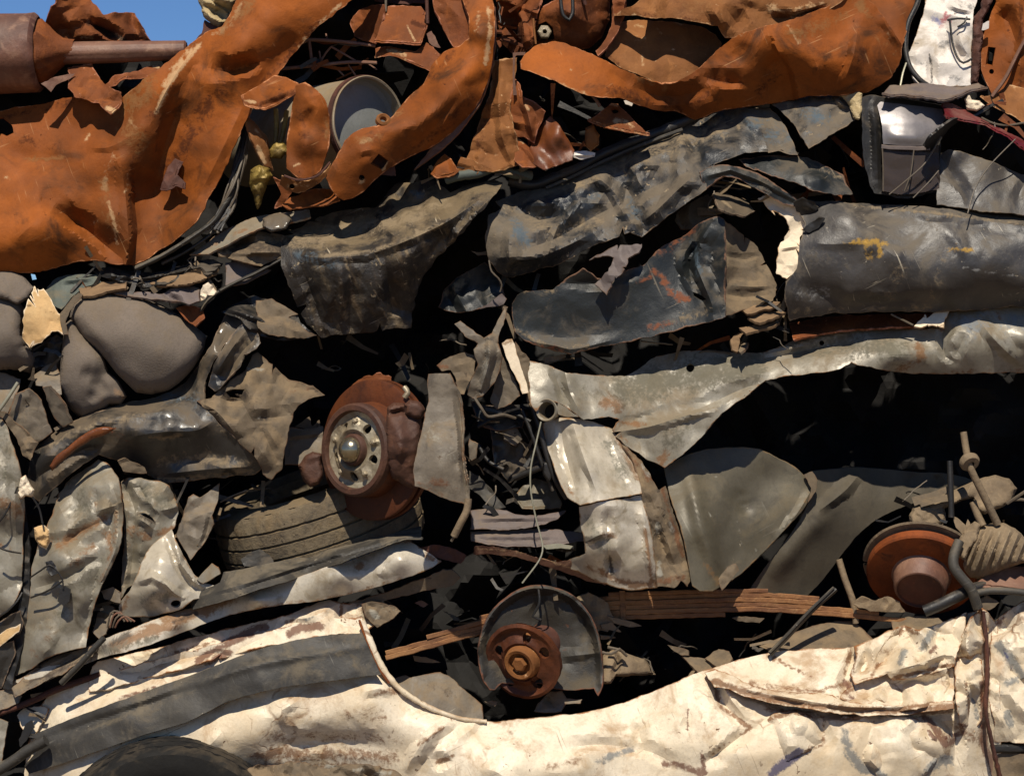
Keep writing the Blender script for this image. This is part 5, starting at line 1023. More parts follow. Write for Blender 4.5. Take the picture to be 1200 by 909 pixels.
fen = thing("crushed_bumper_corner", "curved dark bumper corner with an amber marker below the cushions", "bumper", (165, 585, 0))
fcov = S("cover", None, None,
  [(32, 560), (34, 545), (38, 528), (65, 505), (105, 485), (150, 472), (200, 459), (222, 442), (236, 420), (250, 398), (266, 366), (276, 359), (288, 364), (284, 380), (264, 404), (252, 422), (238, 452), (240, 472), (254, 492), (276, 513), (300, 536), (306, 548), (298, 555), (250, 560), (200, 565), (184, 563), (172, 554), (146, 554), (138, 540), (116, 533), (92, 548), (63, 572), (46, 588), (38, 580)],
  [(34, 550, 10), (40, 530, 14), (65, 507, 16), (105, 487, 16), (150, 474, 16), (200, 461, 18), (230, 438, 18), (268, 366, 24), (284, 368, 14), (262, 402, 4), (240, 455, 4), (60, 535, -10), (105, 510, -16), (150, 498, -22), (200, 492, -24), (245, 500, -22), (285, 528, -16), (300, 550, -6), (60, 560, -2), (110, 530, 4), (150, 530, 6), (200, 530, 0), (250, 535, -2), (200, 562, 18), (250, 558, 2), (180, 560, 22), (45, 582, 10)],
  gloss_m, fen, cr=[(-50, 2.5), (36, 2), (14, .8)], th=2.6, sp=3.4, jag=.9, flange=14, fdir=(0, 1),
  folds=[([(36, 540), (80, 508), (140, 488), (190, 482), (226, 470)], 5, -5), ([(150, 512), (190, 506), (230, 504), (250, 494)], 6, -5), ([(40, 562), (90, 530), (130, 516)], 7, 7), ([(186, 556), (240, 550), (300, 546)], 5, -6), ([(268, 368), (244, 410), (230, 446)], 5, -6), ([(262, 496), (280, 516)], 6, -5)],
  st={"s3": [([(60, 520), (110, 498), (170, 486)], 9, .6), ([(176, 512), (200, 514), (214, 508)], 4, .75), ([(190, 540), (240, 536), (290, 545)], 12, .6), ([(186, 562), (240, 558), (296, 552)], 5, .8), ([(240, 480), (270, 512)], 8, .6), ([(55, 565), (80, 552)], 8, .5)], "s1": [([(195, 466), (226, 470)], 16, .6)], "s2": [([(130, 505), (155, 515)], 6, .4)]})
S("marker_lens", None, None, [(58, 546), (66, 534), (78, 525), (94, 512), (107, 504), (122, 500), (136, 502), (126, 508), (108, 515), (90, 526), (74, 540), (61, 552)], [(60, 546, -20), (106, 508, -27), (134, 502, -27), (75, 535, -22)], amber, fcov, th=3, jag=.4, roll=(4, 4))
S("torn_tab", None, None, [(138, 540), (146, 536), (158, 542), (170, 546), (172, 554), (156, 554), (144, 552)], [(142, 542, -2), (168, 550, 6)], grey_t, fen, cr=[(8, 3)])
S("black_wrap", "crumpled black sheet between scraped corner and bumper corner", "sheet metal", [(260, 366), (278, 354), (300, 347), (326, 356), (348, 367), (352, 378), (374, 393), (345, 398), (315, 396), (295, 388), (282, 374)], [(264, 366, 4), (300, 350, 20), (346, 370, 16), (370, 392, 10), (310, 392, -6), (285, 375, -8)], blk, cr=[(20, 7), (8, 2)], th=2.4, flange=12, fdir=(0, 1), folds=[([(266, 362), (300, 372), (340, 392)], 6, -9)])
S("grey_tatter", "dusty brown sheet end poking out left of the scraped corner", "sheet metal", [(300, 352), (318, 350), (340, 362), (349, 368), (338, 372), (352, 380), (362, 388), (372, 393), (346, 396), (318, 392), (303, 384)], [(304, 356, 0), (345, 370, -4), (368, 392, -4), (310, 385, -14)], grey_t, cr=[(14, 4), (7, 1)], th=2.2, jag=1)
S("clear_sheet", "shiny crinkled grey plastic draped beside the bumper corner", "plastic", [(244, 452), (250, 430), (262, 408), (276, 388), (288, 376), (300, 388), (306, 402), (296, 412), (286, 416), (282, 430), (266, 446), (252, 458)], [(248, 450, -14), (285, 380, -4), (302, 402, -12), (265, 425, -24)], gloss_m, cr=[(18, 5), (8, 2)], th=2, jag=1, folds=[([(252, 440), (272, 408), (288, 388)], 5, -6), ([(262, 444), (284, 412), (300, 396)], 5, 5)], st={"s3": [([(280, 405), (296, 396)], 10, .6)]})
S("torn_flap", "dusty tan torn flap with a slit, left of the brake disc", "flap",
  [(302, 413), (310, 420), (319, 428), (335, 443), (352, 449), (366, 452), (380, 463), (364, 466), (352, 474), (344, 482), (341, 496), (338, 510), (334, 530), (329, 549), (318, 561), (308, 556), (304, 545), (292, 529), (276, 514), (258, 494), (240, 478), (232, 470), (248, 466), (262, 454), (276, 442), (286, 434), (296, 416)],
  [(302, 415, 8), (335, 445, 0), (376, 462, 6), (240, 472, -8), (285, 440, -8), (300, 470, -22), (330, 480, -16), (280, 505, -24), (320, 520, -26), (316, 558, -14), (345, 478, -6)],
  grey_t, cr=[(28, 4), (12, 2), (6, .6)], th=2.4, sp=2.8, jag=1.2, holes=[[(264, 459), (272, 456), (287, 456), (284, 463), (276, 462), (284, 467), (270, 466)]], folds=[([(236, 472), (256, 484), (282, 516)], 6, -6), ([(300, 490), (320, 489), (342, 486)], 3, 4), ([(300, 420), (290, 450), (300, 484)], 10, -5), ([(258, 466), (270, 470), (292, 468)], 5, 5)], flange=8,
  st={"s2": [([(262, 460), (288, 462)], 7, .7), ([(305, 490), (312, 491)], 3, .9), ([(300, 470), (300, 540)], 4, .4)], "s1": [([(340, 460), (360, 458)], 7, .5)], "s3": [([(288, 432), (308, 434)], 3, .7), ([(302, 490), (316, 491)], 2, .6)]}, ncut=3)
S("grey_plate", "plain grey plate behind the flap and brake disc", "plate", [(334, 506), (338, 500), (356, 503), (378, 500), (378, 530), (362, 544), (334, 544)], [(336, 505, 40), (376, 502, 40), (336, 542, 30)], grey_d, cr=[(16, 1)], th=2.4, folds=[([(336, 512), (376, 508)], 3, -4)])
S("grey_shard", "small pointed grey shard above the plain grey plate", "shard", [(345, 500), (356, 492), (363, 486), (366, 498), (374, 492), (376, 500), (360, 504)], [(350, 500, 46)], grey_t, th=2)

# ------------------------------------------------------------------ left column of torn silver sheets
S("silver_sheet", "dull silver sheet standing along the left border", "sheet metal", [(-80, 470), (0, 486), (8, 500), (15, 524), (25, 552), (28, 580), (27, 630), (26, 682), (23, 692), (16, 708), (0, 722), (-80, 740)], [(-70, 500, 0), (0, 492, 6), (20, 540, -14), (0, 580, -18), (26, 620, -4), (-60, 620, -10), (22, 690, -4), (0, 715, 4)], silver, cr=[(-50, 5), (30, 3)], th=2.4, flange=16, folds=[([(4, 490), (16, 540), (18, 600), (20, 690)], 6, -5)], st={"s1": [([(5, 590), (22, 600)], 16, .7), ([(0, 640), (24, 650)], 10, .4)], "s3": [([(0, 500), (10, 560)], 20, .5)]})
S("tan_strip", "tan crumpled strip crossing the left border below the dark sheet", "strip", [(-10, 480), (6, 483), (24, 500), (44, 520), (36, 540), (26, 534), (20, 516), (8, 496)], [(0, 484, 0), (40, 520, -10), (28, 534, -8)], grey_t, cr=[(12, 4)], th=2.4, jag=1.2)
S("foam_crumb", "crumpled white foam crumb stuck at the left border", "foam crumb", [(24, 560), (30, 557), (35, 568), (40, 574), (38, 583), (30, 580), (24, 584), (19, 578), (22, 570)], [(30, 570, -26)], paper, cr=[(7, 5), (4, 2)], roll=(5, 6), th=3)
for lab, pts in [("dark wire from the white foam crumb to the left border", [(21, 570, -24), (14, 586, -22), (6, 602, -22), (-4, 615, -20)]), ("thin pale wire hanging right of the foam crumb", [(38, 582, -24), (46, 596, -22), (50, 614, -22)]), ("curved black wire across the silver border sheet", [(-4, 640, -26), (8, 645, -26), (25, 648, -20)]), ("curved black wire low on the silver border sheet", [(-5, 724, -14), (8, 716, -16), (20, 704, -14), (26, 694, -10)])]:
    T("loose_wire", lab, "wire", pts, 1.2, blk, seg=6)
S("black_sliver", "narrow black strip between the silver sheets at lower left", "strip", [(25, 560), (30, 600), (34, 640), (35, 682), (33, 726), (28, 742), (24, 766), (15, 796), (14, 808), (4, 806), (12, 780), (18, 740), (24, 700), (27, 640)], [(28, 600, 14), (30, 700, 4), (12, 800, 0)], blk, cr=[(10, 3)], th=2.4)
S("door_skin", "bent silver-tan door skin with a rusty crease at the lower left", "panel",
  [(115, 538), (123, 542), (132, 552), (139, 564), (144, 594), (143, 626), (136, 652), (124, 676), (117, 690), (110, 712), (105, 734), (101, 758), (84, 762), (54, 770), (38, 782), (18, 791), (20, 766), (30, 732), (35, 700), (36, 672), (40, 655), (48, 632), (60, 604), (68, 578), (85, 559), (100, 550)],
  [(115, 542, 20), (90, 560, 18), (70, 585, 14), (55, 625, 6), (40, 660, 4), (143, 600, -10), (120, 580, -14), (100, 600, -8), (90, 630, -6), (70, 655, -24), (110, 650, -16), (135, 640, -14), (60, 700, -14), (95, 700, -18), (115, 690, -12), (30, 740, 0), (60, 750, -22), (95, 755, -20), (25, 785, 4)],
  silver, cr=[(-50, 5), (34, 4), (14, 1.2)], th=2.4, sp=3.2, jag=.8, flange=14, fdir=(1, .4),
  folds=[([(40, 658), (60, 636), (80, 634), (96, 622), (124, 608)], 9, 8), ([(120, 545), (138, 590), (136, 640), (120, 680), (102, 756)], 6, -8), ([(38, 690), (80, 676), (120, 650)], 6, 5), ([(112, 568), (114, 590), (112, 610)], 5, 6), ([(110, 600), (128, 594), (136, 592)], 8, -7), ([(84, 660), (100, 650), (118, 645)], 8, -5, 'g')],
  st={"s1": [([(78, 634), (98, 620), (122, 606)], 8, .8), ([(125, 625), (130, 640)], 9, .7), ([(50, 625), (70, 640)], 8, .55), ([(136, 600), (134, 640), (118, 680)], 4, .6), ([(110, 572), (113, 600)], 4, .6), ([(90, 660), (110, 640)], 12, .4), ([(40, 770), (60, 740)], 12, .4)], "s3": [([(90, 570), (100, 600)], 24, .55), ([(60, 740), (80, 700)], 22, .4), ([(95, 690), (118, 660)], 12, .5)]})
S("amber_rag", "crumpled ochre rag stuck on the left edge of the door skin", "rag", [(40, 618), (50, 614), (58, 620), (59, 634), (54, 644), (48, 640), (42, 632)], [(50, 628, -16)], card, cr=[(8, 5), (4, 2)], roll=(5, 5), th=3)
t = thing("tag_on_string", "black tag on thin strings, a black hexagon below it, before the door skin", "tag", (73, 708, -34))
S("tag", None, None, [(70, 690), (76, 686), (83, 690), (81, 704), (74, 710), (67, 704)], [(74, 698, -34)], blk, t, th=3, jag=.4)  # flat black hexagon to the lower right of the upper tag
S("upper_tag", None, None, [(54, 658), (60, 656), (66, 662), (68, 672), (60, 674), (54, 668)], [(60, 665, -34)], blk, t, th=3, cr=[(6, 3)])
T("string", None, None, [(36, 676, -20), (48, 668, -30), (58, 662, -34), (66, 668, -34), (73, 678, -35), (74, 690, -35)], 1.0, blk, t, seg=6)
T("string", None, None, [(36, 700, -18), (56, 692, -30), (74, 680, -34)], 1.2, blk, t, seg=6)
S("grey_skin", "dented tan-grey sheet with torn slots, right of the door skin", "sheet metal", [(142, 565), (150, 561), (162, 559), (176, 564), (190, 566), (198, 570), (206, 585), (209, 600), (205, 616), (196, 628), (178, 640), (166, 660), (160, 682), (148, 690), (142, 700), (143, 660), (146, 620)], [(145, 568, 16), (198, 572, 6), (175, 600, -14), (207, 605, 0), (150, 620, 4), (165, 660, -6), (150, 690, -4), (190, 625, -10)], silver, cr=[(-30, 4), (22, 4), (9, 1.5)], th=2.4, sp=2.6, jag=1, folds=[([(150, 575), (158, 600), (156, 640), (152, 690)], 6, 6), ([(160, 598), (172, 600), (182, 610)], 4, 7), ([(158, 606), (170, 612), (180, 620)], 5, -6), ([(160, 562), (166, 575), (176, 566)], 5, 5)], holes=[[(163, 601), (170, 601), (179, 607), (182, 613), (176, 609), (168, 605)]], st={"s1": [([(185, 626), (200, 620)], 6, .9), ([(158, 618), (176, 632)], 8, .6), ([(150, 600), (152, 640)], 6, .4)], "s3": [([(165, 575), (195, 590)], 18, .6)], "s2": [([(162, 602), (180, 612)], 4, .8)]}, flange=8)
shn = thing("bright_sheet", "bright bent silver bracket sheet with a bolt hole, lower left", "sheet metal", (195, 722, -10))
S("sheet", None, None, [(160, 676), (172, 648), (184, 634), (201, 621), (206, 634), (214, 650), (226, 671), (238, 682), (252, 686), (272, 684), (264, 692), (244, 699), (226, 702), (214, 712), (196, 717), (176, 722), (156, 722), (139, 720), (141, 706), (152, 692)], [(162, 678, -26), (185, 638, -16), (200, 624, -8), (205, 660, -26), (225, 672, -12), (268, 686, -6), (180, 690, -40), (210, 700, -30), (145, 715, -10), (180, 718, -18)], chrome, shn, cr=[(-30, 3), (18, 2)], th=2.2, jag=.5, flange=8, folds=[([(202, 626), (212, 660), (228, 682), (250, 692)], 4, -6), ([(196, 632), (206, 664), (222, 686), (240, 694)], 3, 4), ([(160, 682), (178, 676), (192, 684)], 7, -6), ([(190, 680), (205, 695), (214, 700)], 5, -7)], holes=[ring(206, 707, 6, 14, 4.6)], st={"s1": [([(142, 716), (150, 700)], 5, .7)], "s3": [([(165, 705), (195, 700)], 14, .5)]})
S("side_tab", None, None, [(118, 692), (132, 688), (142, 694), (141, 706), (132, 704), (122, 700)], [(122, 695, -6), (140, 700, -14)], grey_d, shn, cr=[(10, 3)])
S("tin_shard", "upright torn tan shard in the dark gap left of the tyre", "shard", [(221, 583), (227, 580), (234, 583), (246, 575), (257, 566), (255, 588), (248, 604), (250, 614), (243, 628), (232, 645), (223, 656), (214, 640), (207, 626), (212, 610), (217, 598)], [(224, 585, 6), (255, 570, 12), (245, 620, -4), (222, 652, -6), (212, 625, 4)], grey_d, cr=[(18, 4), (8, 1)], th=2.4, flange=8, st={"s1": [([(226, 592), (236, 590)], 6, .5)]}, folds=[([(246, 604), (242, 624), (236, 640)], 4, 5)])
S("tin_chip", "small bright chip of sheet at the tyre's lower left", "chip", [(231, 679), (240, 668), (248, 660), (256, 664), (258, 672), (248, 678), (238, 684)], [(235, 678, -18), (254, 666, -8)], silver, th=2.2, flange=6)
S("tin_chip", "grey chip standing between the bright bracket and the door skin", "chip", [(108, 740), (116, 716), (122, 705), (134, 712), (130, 726), (124, 742), (116, 748)], [(112, 735, 0), (128, 712, 4), (120, 742, -6)], grey_d, cr=[(10, 2)], th=2.2)
t = thing("copper_wires", "thin reddish wires curling below the bright bracket sheet", "wires", (135, 738, -10))
for q in range(4):
    T("wire", None, None, [(126 + q * 3, 735, -12), (130 + q * 3, 718 + q * 3, -16), (138 + q * 3, 716 + q * 2, -14), (146 + q * 4, 728, -14)], 1.1, rust_p if q % 2 else wire_m, t, seg=6)

# ------------------------------------------------------------------ tyre lying in the stack
def tyre(name, label, centre, axis, R, half, mat, wallmat, seg=96, grooves=4, rim=0.62, parent=None):
    root = thing(name, label, "tyre", centre) if parent is None else parent
    pr = []
    n = grooves + 1
    wdt = 2 * half * 0.86
    x = -wdt / 2
    for k in range(n):
        a, b = x + k * wdt / n, x + (k + 1) * wdt / n
        g = wdt / n * 0.10
        crown = lambda q: R - 5.5 * (q / half) ** 2
        pr += [(a + g, crown(a)), (b - g, crown(b))]
        if k < n - 1:
            pr += [(b - g * .5, crown(b) - 4.5), (b + g * .5, crown(b) - 4.5)]
    top = len(pr) + 1
    def lugs(i, k, r):                                      # shoulder blocks and fine cross cuts
        if i < 3 or i > top - 3:
            return r - (1.8 if (k + i) % 8 < 2 else 0)
        return r - (0.8 if (k * 3 + i * 2) % 11 < 2 and 2 < i < top - 2 else 0)
    tread = L("tread" if parent is None else "tyre", None, None, [(-half * .93, R - 8)] + pr + [(half * .93, R - 8)], centre, axis, mat, root, seg=seg * 2, angle=28, wob=.004, rfun=lugs)
    for sgn in (-1, 1):
        L("sidewall", None, None, [(sgn * half * .93, R - 8), (sgn * half, R - 18), (sgn * half * 1.02, R - 32), (sgn * half * .94, R * .72), (sgn * half * .86, R * rim), (sgn * half * .55, R * rim - 3)], centre, axis, wallmat, root if parent is None else tread, seg=seg, wob=.004)
    return root
tr = tyre("worn_tyre", "dusty worn tyre lying on its side left of the brake disc", (374, 610, 124), (-0.29, -0.16, 0.94), 126, 50, tyre_m, tyre_m)
S("rubber_bit", "dark folded rubber bit lying on the tyre's lower edge", "rubber", [(282, 655), (290, 648), (304, 643), (318, 652), (322, 660), (304, 662), (286, 664)], [(285, 655, 0), (305, 646, 8), (318, 658, -6)], blk, cr=[(10, 3)], th=3)
T("thin_strip", "thin bright strip in the gap above the tyre", "strip", [(258, 588, 20), (272, 581, 18), (290, 574, 16)], 1.2, wire_m, seg=6)

# ------------------------------------------------------------------ brake disc
hub = thing("brake_disc", "rusty brake disc with a pale hub and shiny centre cap", "brake disc", (440, 610, 20))
HA = (-0.66, -0.75, 0.02)
HC = (441, 527, -12)
L("rotor", None, None, [(-10, 40), (-10, 80), (-9, 82), (-3, 82), (-3, 76), (-5, 75), (-5, 70), (-3, 69), (2, 82), (8, 82), (9, 80), (9, 56), (12, 55.5), (30, 54), (34, 52), (35, 47), (33, 45)], HC, HA, rotor_m, hub, seg=96)
L("hat_ring", None, None, [(28, 54.6), (36, 54), (39, 51.5), (39, 46), (36, 44.5), (30, 44)], HC, HA, iron_m, hub, seg=72)
hm = plane_map((441, 527, -12), HA)
base = lambda P: hm(np.column_stack([P[:, 0], P[:, 1], P[:, 2] - 34]))
hl = []
for k in range(5):
    a = 0.35 + k * 2 * math.pi / 5
    hl.append(ring(31 * math.cos(a), 31 * math.sin(a), 5.6, 12))
hf = S("hub_face", None, None, ring(0, 0, 45, 48), [(0, 0, 0)], hub_m, hub, mapf=base, holes=hl + [ring(0, 0, 14, 24)], jag=.2, th=5, sp=2.2, folds=[(ring(0, 0, 24, 24) + ring(0, 0, 24, 24)[:1], 4, -4), (ring(0, 0, 38, 24) + ring(0, 0, 38, 24)[:1], 4, 2)] + [([(26 * math.cos(a), 26 * math.sin(a)), (40 * math.cos(a), 40 * math.sin(a))], 5, -3) for a in [0.98 + q * 2 * math.pi / 5 for q in range(5)]], cr=[(8, 1.2)], rf=(0, 0))
for k in range(5):
    a = 0.98 + k * 2 * math.pi / 5
    p = base(np.array([[33 * math.cos(a), 33 * math.sin(a), -1.0]]))[0]
    q = ((p[0] / ((DIST + p[1]) / DIST)) * PX + 600, 454.5 - (p[2] - ZC) / ((DIST + p[1]) / DIST) * PX, p[1] * PX)
    L("wheel_stud", None, None, [(-3, 4.2), (3, 4.2), (5, 2.8), (6, 0.0)], q, HA, hub_m, hf, seg=6)
L("cap_collar", None, None, [(30, 19), (40, 18.5), (42, 17), (42, 14)], HC, HA, iron_m, hf, seg=40)
L("centre_cap", None, None, [(38, 15), (43, 15), (47, 14), (51, 11.5), (54, 7.5), (55.3, 3), (55.5, 0.0)], HC, HA, capm, hf, seg=40)
cal = S("caliper", None, None, [(454, 478), (462, 472), (478, 474), (488, 478), (494, 492), (492, 520), (488, 548), (487, 572), (476, 568), (460, 560), (454, 540), (453, 505)], [(455, 480, -74), (490, 490, -74), (470, 520, -86), (456, 550, -76), (486, 566, -76)], iron_m, hub, roll=(7, 8), cr=[(14, 3), (7, 1)], th=5, flange=24, folds=[([(456, 486), (470, 482), (480, 486)], 4, 6), ([(462, 490), (470, 520), (466, 552)], 7, -4, 'g')])
S("caliper_lug", None, None, [(474, 474), (480, 470), (492, 472), (497, 480), (494, 490), (484, 490), (476, 484)], [(485, 480, -82)], iron_m, cal, roll=(6, 8), th=5, flange=14)
S("knuckle_arm", None, None, [(350, 546), (358, 536), (366, 530), (376, 532), (378, 556), (374, 566), (364, 570), (356, 562)], [(355, 548, -14), (372, 540, -18), (366, 566, -18)], iron_m, hub, roll=(6, 7), th=5, flange=18, cr=[(10, 3)])
S("dust_shield", None, None, [(412, 452), (420, 444), (432, 440), (446, 438), (458, 442), (456, 452), (440, 452), (424, 458)], [(415, 450, 34), (440, 442, 34), (456, 448, 34)], rust_b, hub, cr=[(10, 3)], th=4, jag=1.6)
T("sensor_stub", None, None, [(474, 466, -64), (478, 460, -64), (474, 454, -60)], 3.4, hub_m, hub, seg=8)
t = thing("grey_plate", "tall dusty grey plate standing right of the brake disc", "plate", (518, 590, -40))
S("sheet", None, None, [(502, 438), (514, 438), (527, 438), (533, 450), (540, 463), (544, 492), (543, 518), (547, 554), (550, 573), (550, 592), (538, 589), (519, 583), (498, 573), (486, 569), (484, 548), (491, 518), (497, 489), (503, 468), (501, 450)], [(505, 440, -84), (528, 440, -86), (543, 500, -94), (500, 500, -90), (520, 520, -104), (488, 555, -100), (548, 585, -98), (515, 575, -106)], grey_d, t, cr=[(-40, 3), (24, 1.5), (10, .5)], th=3, jag=.6, flange=7, fdir=(1, .3), folds=[([(534, 452), (540, 500), (542, 545), (548, 590)], 4, 6)], st={"s1": [([(505, 562), (535, 572)], 8, .6), ([(490, 565), (520, 580)], 4, .6)], "s3": [([(505, 500), (530, 530)], 18, .4)]})
T("tail_rod", None, None, [(549, 584, -94), (547, 598, -95), (540, 612, -94), (532, 628, -90)], 4.2, dirt_m, t, seg=10)
T("tip", None, None, [(533, 626, -90), (529, 634, -88)], 1.6, wire_m, t, seg=6)

# ------------------------------------------------------------------ long sill rail
rail = thing("sill_rail", "long silver sill rail with rusty left half, slanting under the tyre", "rail", (300, 800, -20))
S("rail_face", None, None, [(118, 750), (160, 734), (200, 719), (260, 703), (300, 691), (360, 672), (420, 650), (473, 631), (488, 638), (500, 646), (517, 658), (502, 667), (470, 678), (440, 688), (380, 702), (300, 713), (258, 724), (213, 741), (160, 760), (118, 771), (60, 795), (14, 812), (12, 800), (60, 778)],
  [(20, 805, 6), (120, 752, -4), (120, 768, -4), (200, 720, -14), (300, 692, -18), (420, 651, -14), (473, 632, -6), (513, 658, -6), (205, 732, -36), (300, 703, -42), (400, 676, -42), (470, 655, -36), (213, 740, -20), (300, 713, -24), (400, 697, -24), (470, 676, -22), (60, 788, -6), (130, 762, -24)],
  chrome, rail, cr=[(-60, 2), (40, 1), (14, .4)], th=2.4, sp=3.0, jag=.5, flange=30, fdir=(0.1, 1),
  st={"s1": [([(135, 758), (170, 742), (200, 730), (240, 714), (270, 700)], 11, .85), ([(190, 720), (230, 712), (268, 704)], 8, .95), ([(420, 664), (424, 662)], 6, .9), ([(500, 650), (508, 656)], 6, .7), ([(300, 712), (400, 698), (470, 678)], 4, .5), ([(460, 636), (480, 634)], 4, .6)], "s2": [([(60, 790), (118, 760), (150, 744)], 9, .6), ([(205, 728), (230, 718)], 5, .6)], "s3": [([(120, 764), (180, 748)], 8, .6)]})
S("moulding", None, None, [(222, 702), (236, 692), (258, 682), (262, 670), (330, 657), (400, 640), (450, 628), (476, 620), (493, 617), (495, 632), (472, 633), (420, 652), (360, 673), (300, 692), (260, 705), (226, 714)], [(230, 696, -8), (262, 674, -10), (400, 641, -6), (490, 619, -2), (262, 690, -30), (330, 668, -30), (400, 648, -30), (480, 627, -22), (230, 710, -14), (360, 672, -16)], rubb, rail, cr=[(20, 1.2), (9, .5)], th=2.4, jag=.5, flange=10, fdir=(0, 1), folds=[([(236, 698), (300, 680), (400, 648), (490, 624)], 4, -5)], st={"s1": [([(262, 676), (330, 660), (400, 643)], 6, .6), ([(418, 640), (424, 646)], 2, .5)]})
S("lower_lip", None, None, [(408, 707), (440, 698), (475, 686), (520, 667), (530, 668), (540, 677), (530, 686), (475, 697), (440, 706)], [(412, 706, -2), (520, 670, -16), (535, 680, -14), (475, 695, -4)], grey_t, rail, cr=[(16, 1.5)], th=2.4)
S("crushed_skirt", "crushed grey skirt end under the door skin, lower left", "skirt", [(14, 806), (34, 788), (52, 776), (76, 766), (100, 759), (112, 756), (108, 768), (94, 776), (70, 790), (40, 804), (18, 816)], [(18, 808, -10), (55, 778, 4), (100, 760, -4), (70, 788, -16)], grey_d, cr=[(18, 5), (8, 2)], th=2.4, jag=1, flange=10, folds=[([(20, 802), (60, 784), (100, 764)], 5, 7)], st={"s2": [([(30, 800), (70, 785), (100, 770)], 5, .8)]})
T("black_rod", "dark thin rod crossing the rail's left end", "rod", [(122, 747, -42), (108, 762, -40), (92, 780, -34), (72, 800, -24)], 3.6, rubb, seg=8)
T("brown_rod", "thin brown rod running to the left border under the rail", "rod", [(118, 790, 10), (70, 806, 6), (30, 824, 4), (-20, 842, 4)], 4.0, rust_d, seg=8)
for lab, ol, cc, m in [("blue-grey sheet end with a cream band at the left border", [(-60, 760), (0, 728), (14, 720), (24, 715), (27, 730), (22, 742), (0, 752), (-60, 780)], [(-50, 760, 0), (20, 720, -8), (10, 745, -4)], gloss_m), ("cream flat strip at the left border under the blue-grey end", [(-60, 776), (0, 742), (24, 731), (22, 740), (0, 756), (-60, 790)], [(-50, 780, -4), (20, 735, -12)], card), ("dark curled sheet at the left border beside the black strip", [(-60, 790), (0, 756), (16, 750), (18, 764), (10, 784), (2, 806), (-60, 812)], [(-50, 795, 0), (12, 756, -6), (0, 800, 2)], gloss_m), ("grey sheet stub at the left border below the curled sheet", [(-60, 812), (0, 808), (16, 806), (25, 815), (22, 824), (0, 832), (-60, 840)], [(-50, 815, 6), (20, 812, 4), (0, 830, -2)], grey_d), ("pale narrow sliver at the bottom of the left border", [(-60, 850), (0, 843), (9, 846), (7, 862), (2, 894), (-60, 900)], [(-50, 860, -20), (5, 850, -20), (0, 890, -24)], silver)]:
    S("border_sheet", lab, "sheet metal", ol, cc, m, cr=[(14, 3)], th=2.4, flange=10)
# ------------------------------------------------------------------ silver car body at the centre right
body = thing("silver_car_body", "crushed silver car side with door pillar, arch and inner wing", "car body", (760, 695, 30))
S("quarter_panel", None, None,
  [(618, 422), (634, 425), (650, 431), (665, 437), (709, 440), (732, 441), (744, 434), (754, 428), (769, 418), (799, 412), (835, 411), (870, 413), (891, 413), (918, 404), (940, 392), (958, 384), (998, 382), (1050, 384), (1105, 385), (1108, 370), (1114, 363), (1150, 361), (1196, 358), (1310, 350), (1310, 432), (1196, 436), (1116, 438), (1053, 436), (1014, 429), (998, 425), (985, 432), (962, 436), (925, 441), (897, 446), (876, 462), (843, 487), (820, 514), (800, 532), (779, 547), (762, 539), (740, 527), (722, 512), (718, 503), (726, 491), (710, 489), (684, 492), (664, 478), (650, 470), (638, 470), (628, 482), (622, 470)],
  [(622, 425, 10), (640, 455, -8), (665, 440, 6), (660, 470, -10), (700, 445, 14), (700, 485, -10), (735, 445, 24), (735, 480, 2), (770, 420, 30), (770, 460, 6), (800, 415, 30), (800, 460, 8), (830, 470, -4), (779, 545, -2), (745, 510, 0), (780, 505, -6), (810, 500, -4), (860, 415, 26), (860, 460, 0), (900, 420, 20), (900, 444, -6), (950, 392, 28), (960, 432, -8), (1000, 385, 28), (1000, 422, -6), (1050, 388, 20), (1050, 434, 8), (1050, 415, -10), (1108, 370, 20), (1130, 400, -14), (1120, 436, 10), (1196, 362, 16), (1196, 400, -12), (1196, 434, 12), (1300, 390, -10)],
  silver, body, rf=(9, .7), cr=[(-60, 3), (40, 2.5), (16, .5)], th=2.4, sp=3.4, jag=.9, flange=16, fdir=(0.2, 1),
  folds=[([(722, 506), (760, 500), (800, 488), (842, 477)], 5, -7), ([(726, 498), (770, 492), (820, 478), (880, 452), (960, 434)], 7, 5), ([(893, 420), (930, 414), (970, 406), (1006, 403)], 5, 8), ([(892, 416), (930, 408), (960, 402)], 4, -4), ([(1106, 376), (1104, 398), (1108, 418), (1118, 424)], 5, 7), ([(1118, 420), (1126, 404), (1132, 390)], 6, 6), ([(1140, 366), (1162, 394), (1184, 416), (1200, 428)], 6, -6), ([(662, 436), (668, 460), (684, 490)], 5, -6), ([(648, 430), (656, 455), (664, 476)], 6, 5), ([(722, 441), (724, 470), (728, 492)], 4, -4), ([(1030, 430), (1075, 415), (1105, 420)], 14, -5, 'g')],
  holes=[ring(809, 431, 5, 14), ring(963, 402, 3, 10)],
  st={"s3": [([(735, 455), (800, 440), (880, 430)], 30, .8), ([(960, 395), (1050, 410)], 26, .7), ([(780, 515), (800, 505)], 24, .45), ([(680, 460), (700, 460)], 18, .4)], "s1": [([(712, 470), (722, 474)], 14, .75), ([(775, 540), (780, 532)], 8, .8), ([(725, 495), (760, 497)], 4, .7), ([(1055, 432), (1080, 418), (1076, 405)], 8, .6), ([(1000, 384), (1105, 386)], 3, .6), ([(1116, 436), (1196, 434)], 5, .6), ([(1168, 368), (1172, 372)], 5, .6), ([(976, 400), (1000, 394)], 6, .55), ([(722, 505), (735, 520)], 4, .6)],
      "s4": [([(1130, 380), (1196, 375), (1300, 370)], 26, .5)], "s2": [([(1136, 382), (1138, 386)], 3, 1), ([(1182, 411), (1183, 412)], 3, 1), ([(1148, 362), (1200, 430)], 1.6, .5)]}, ncut=6)
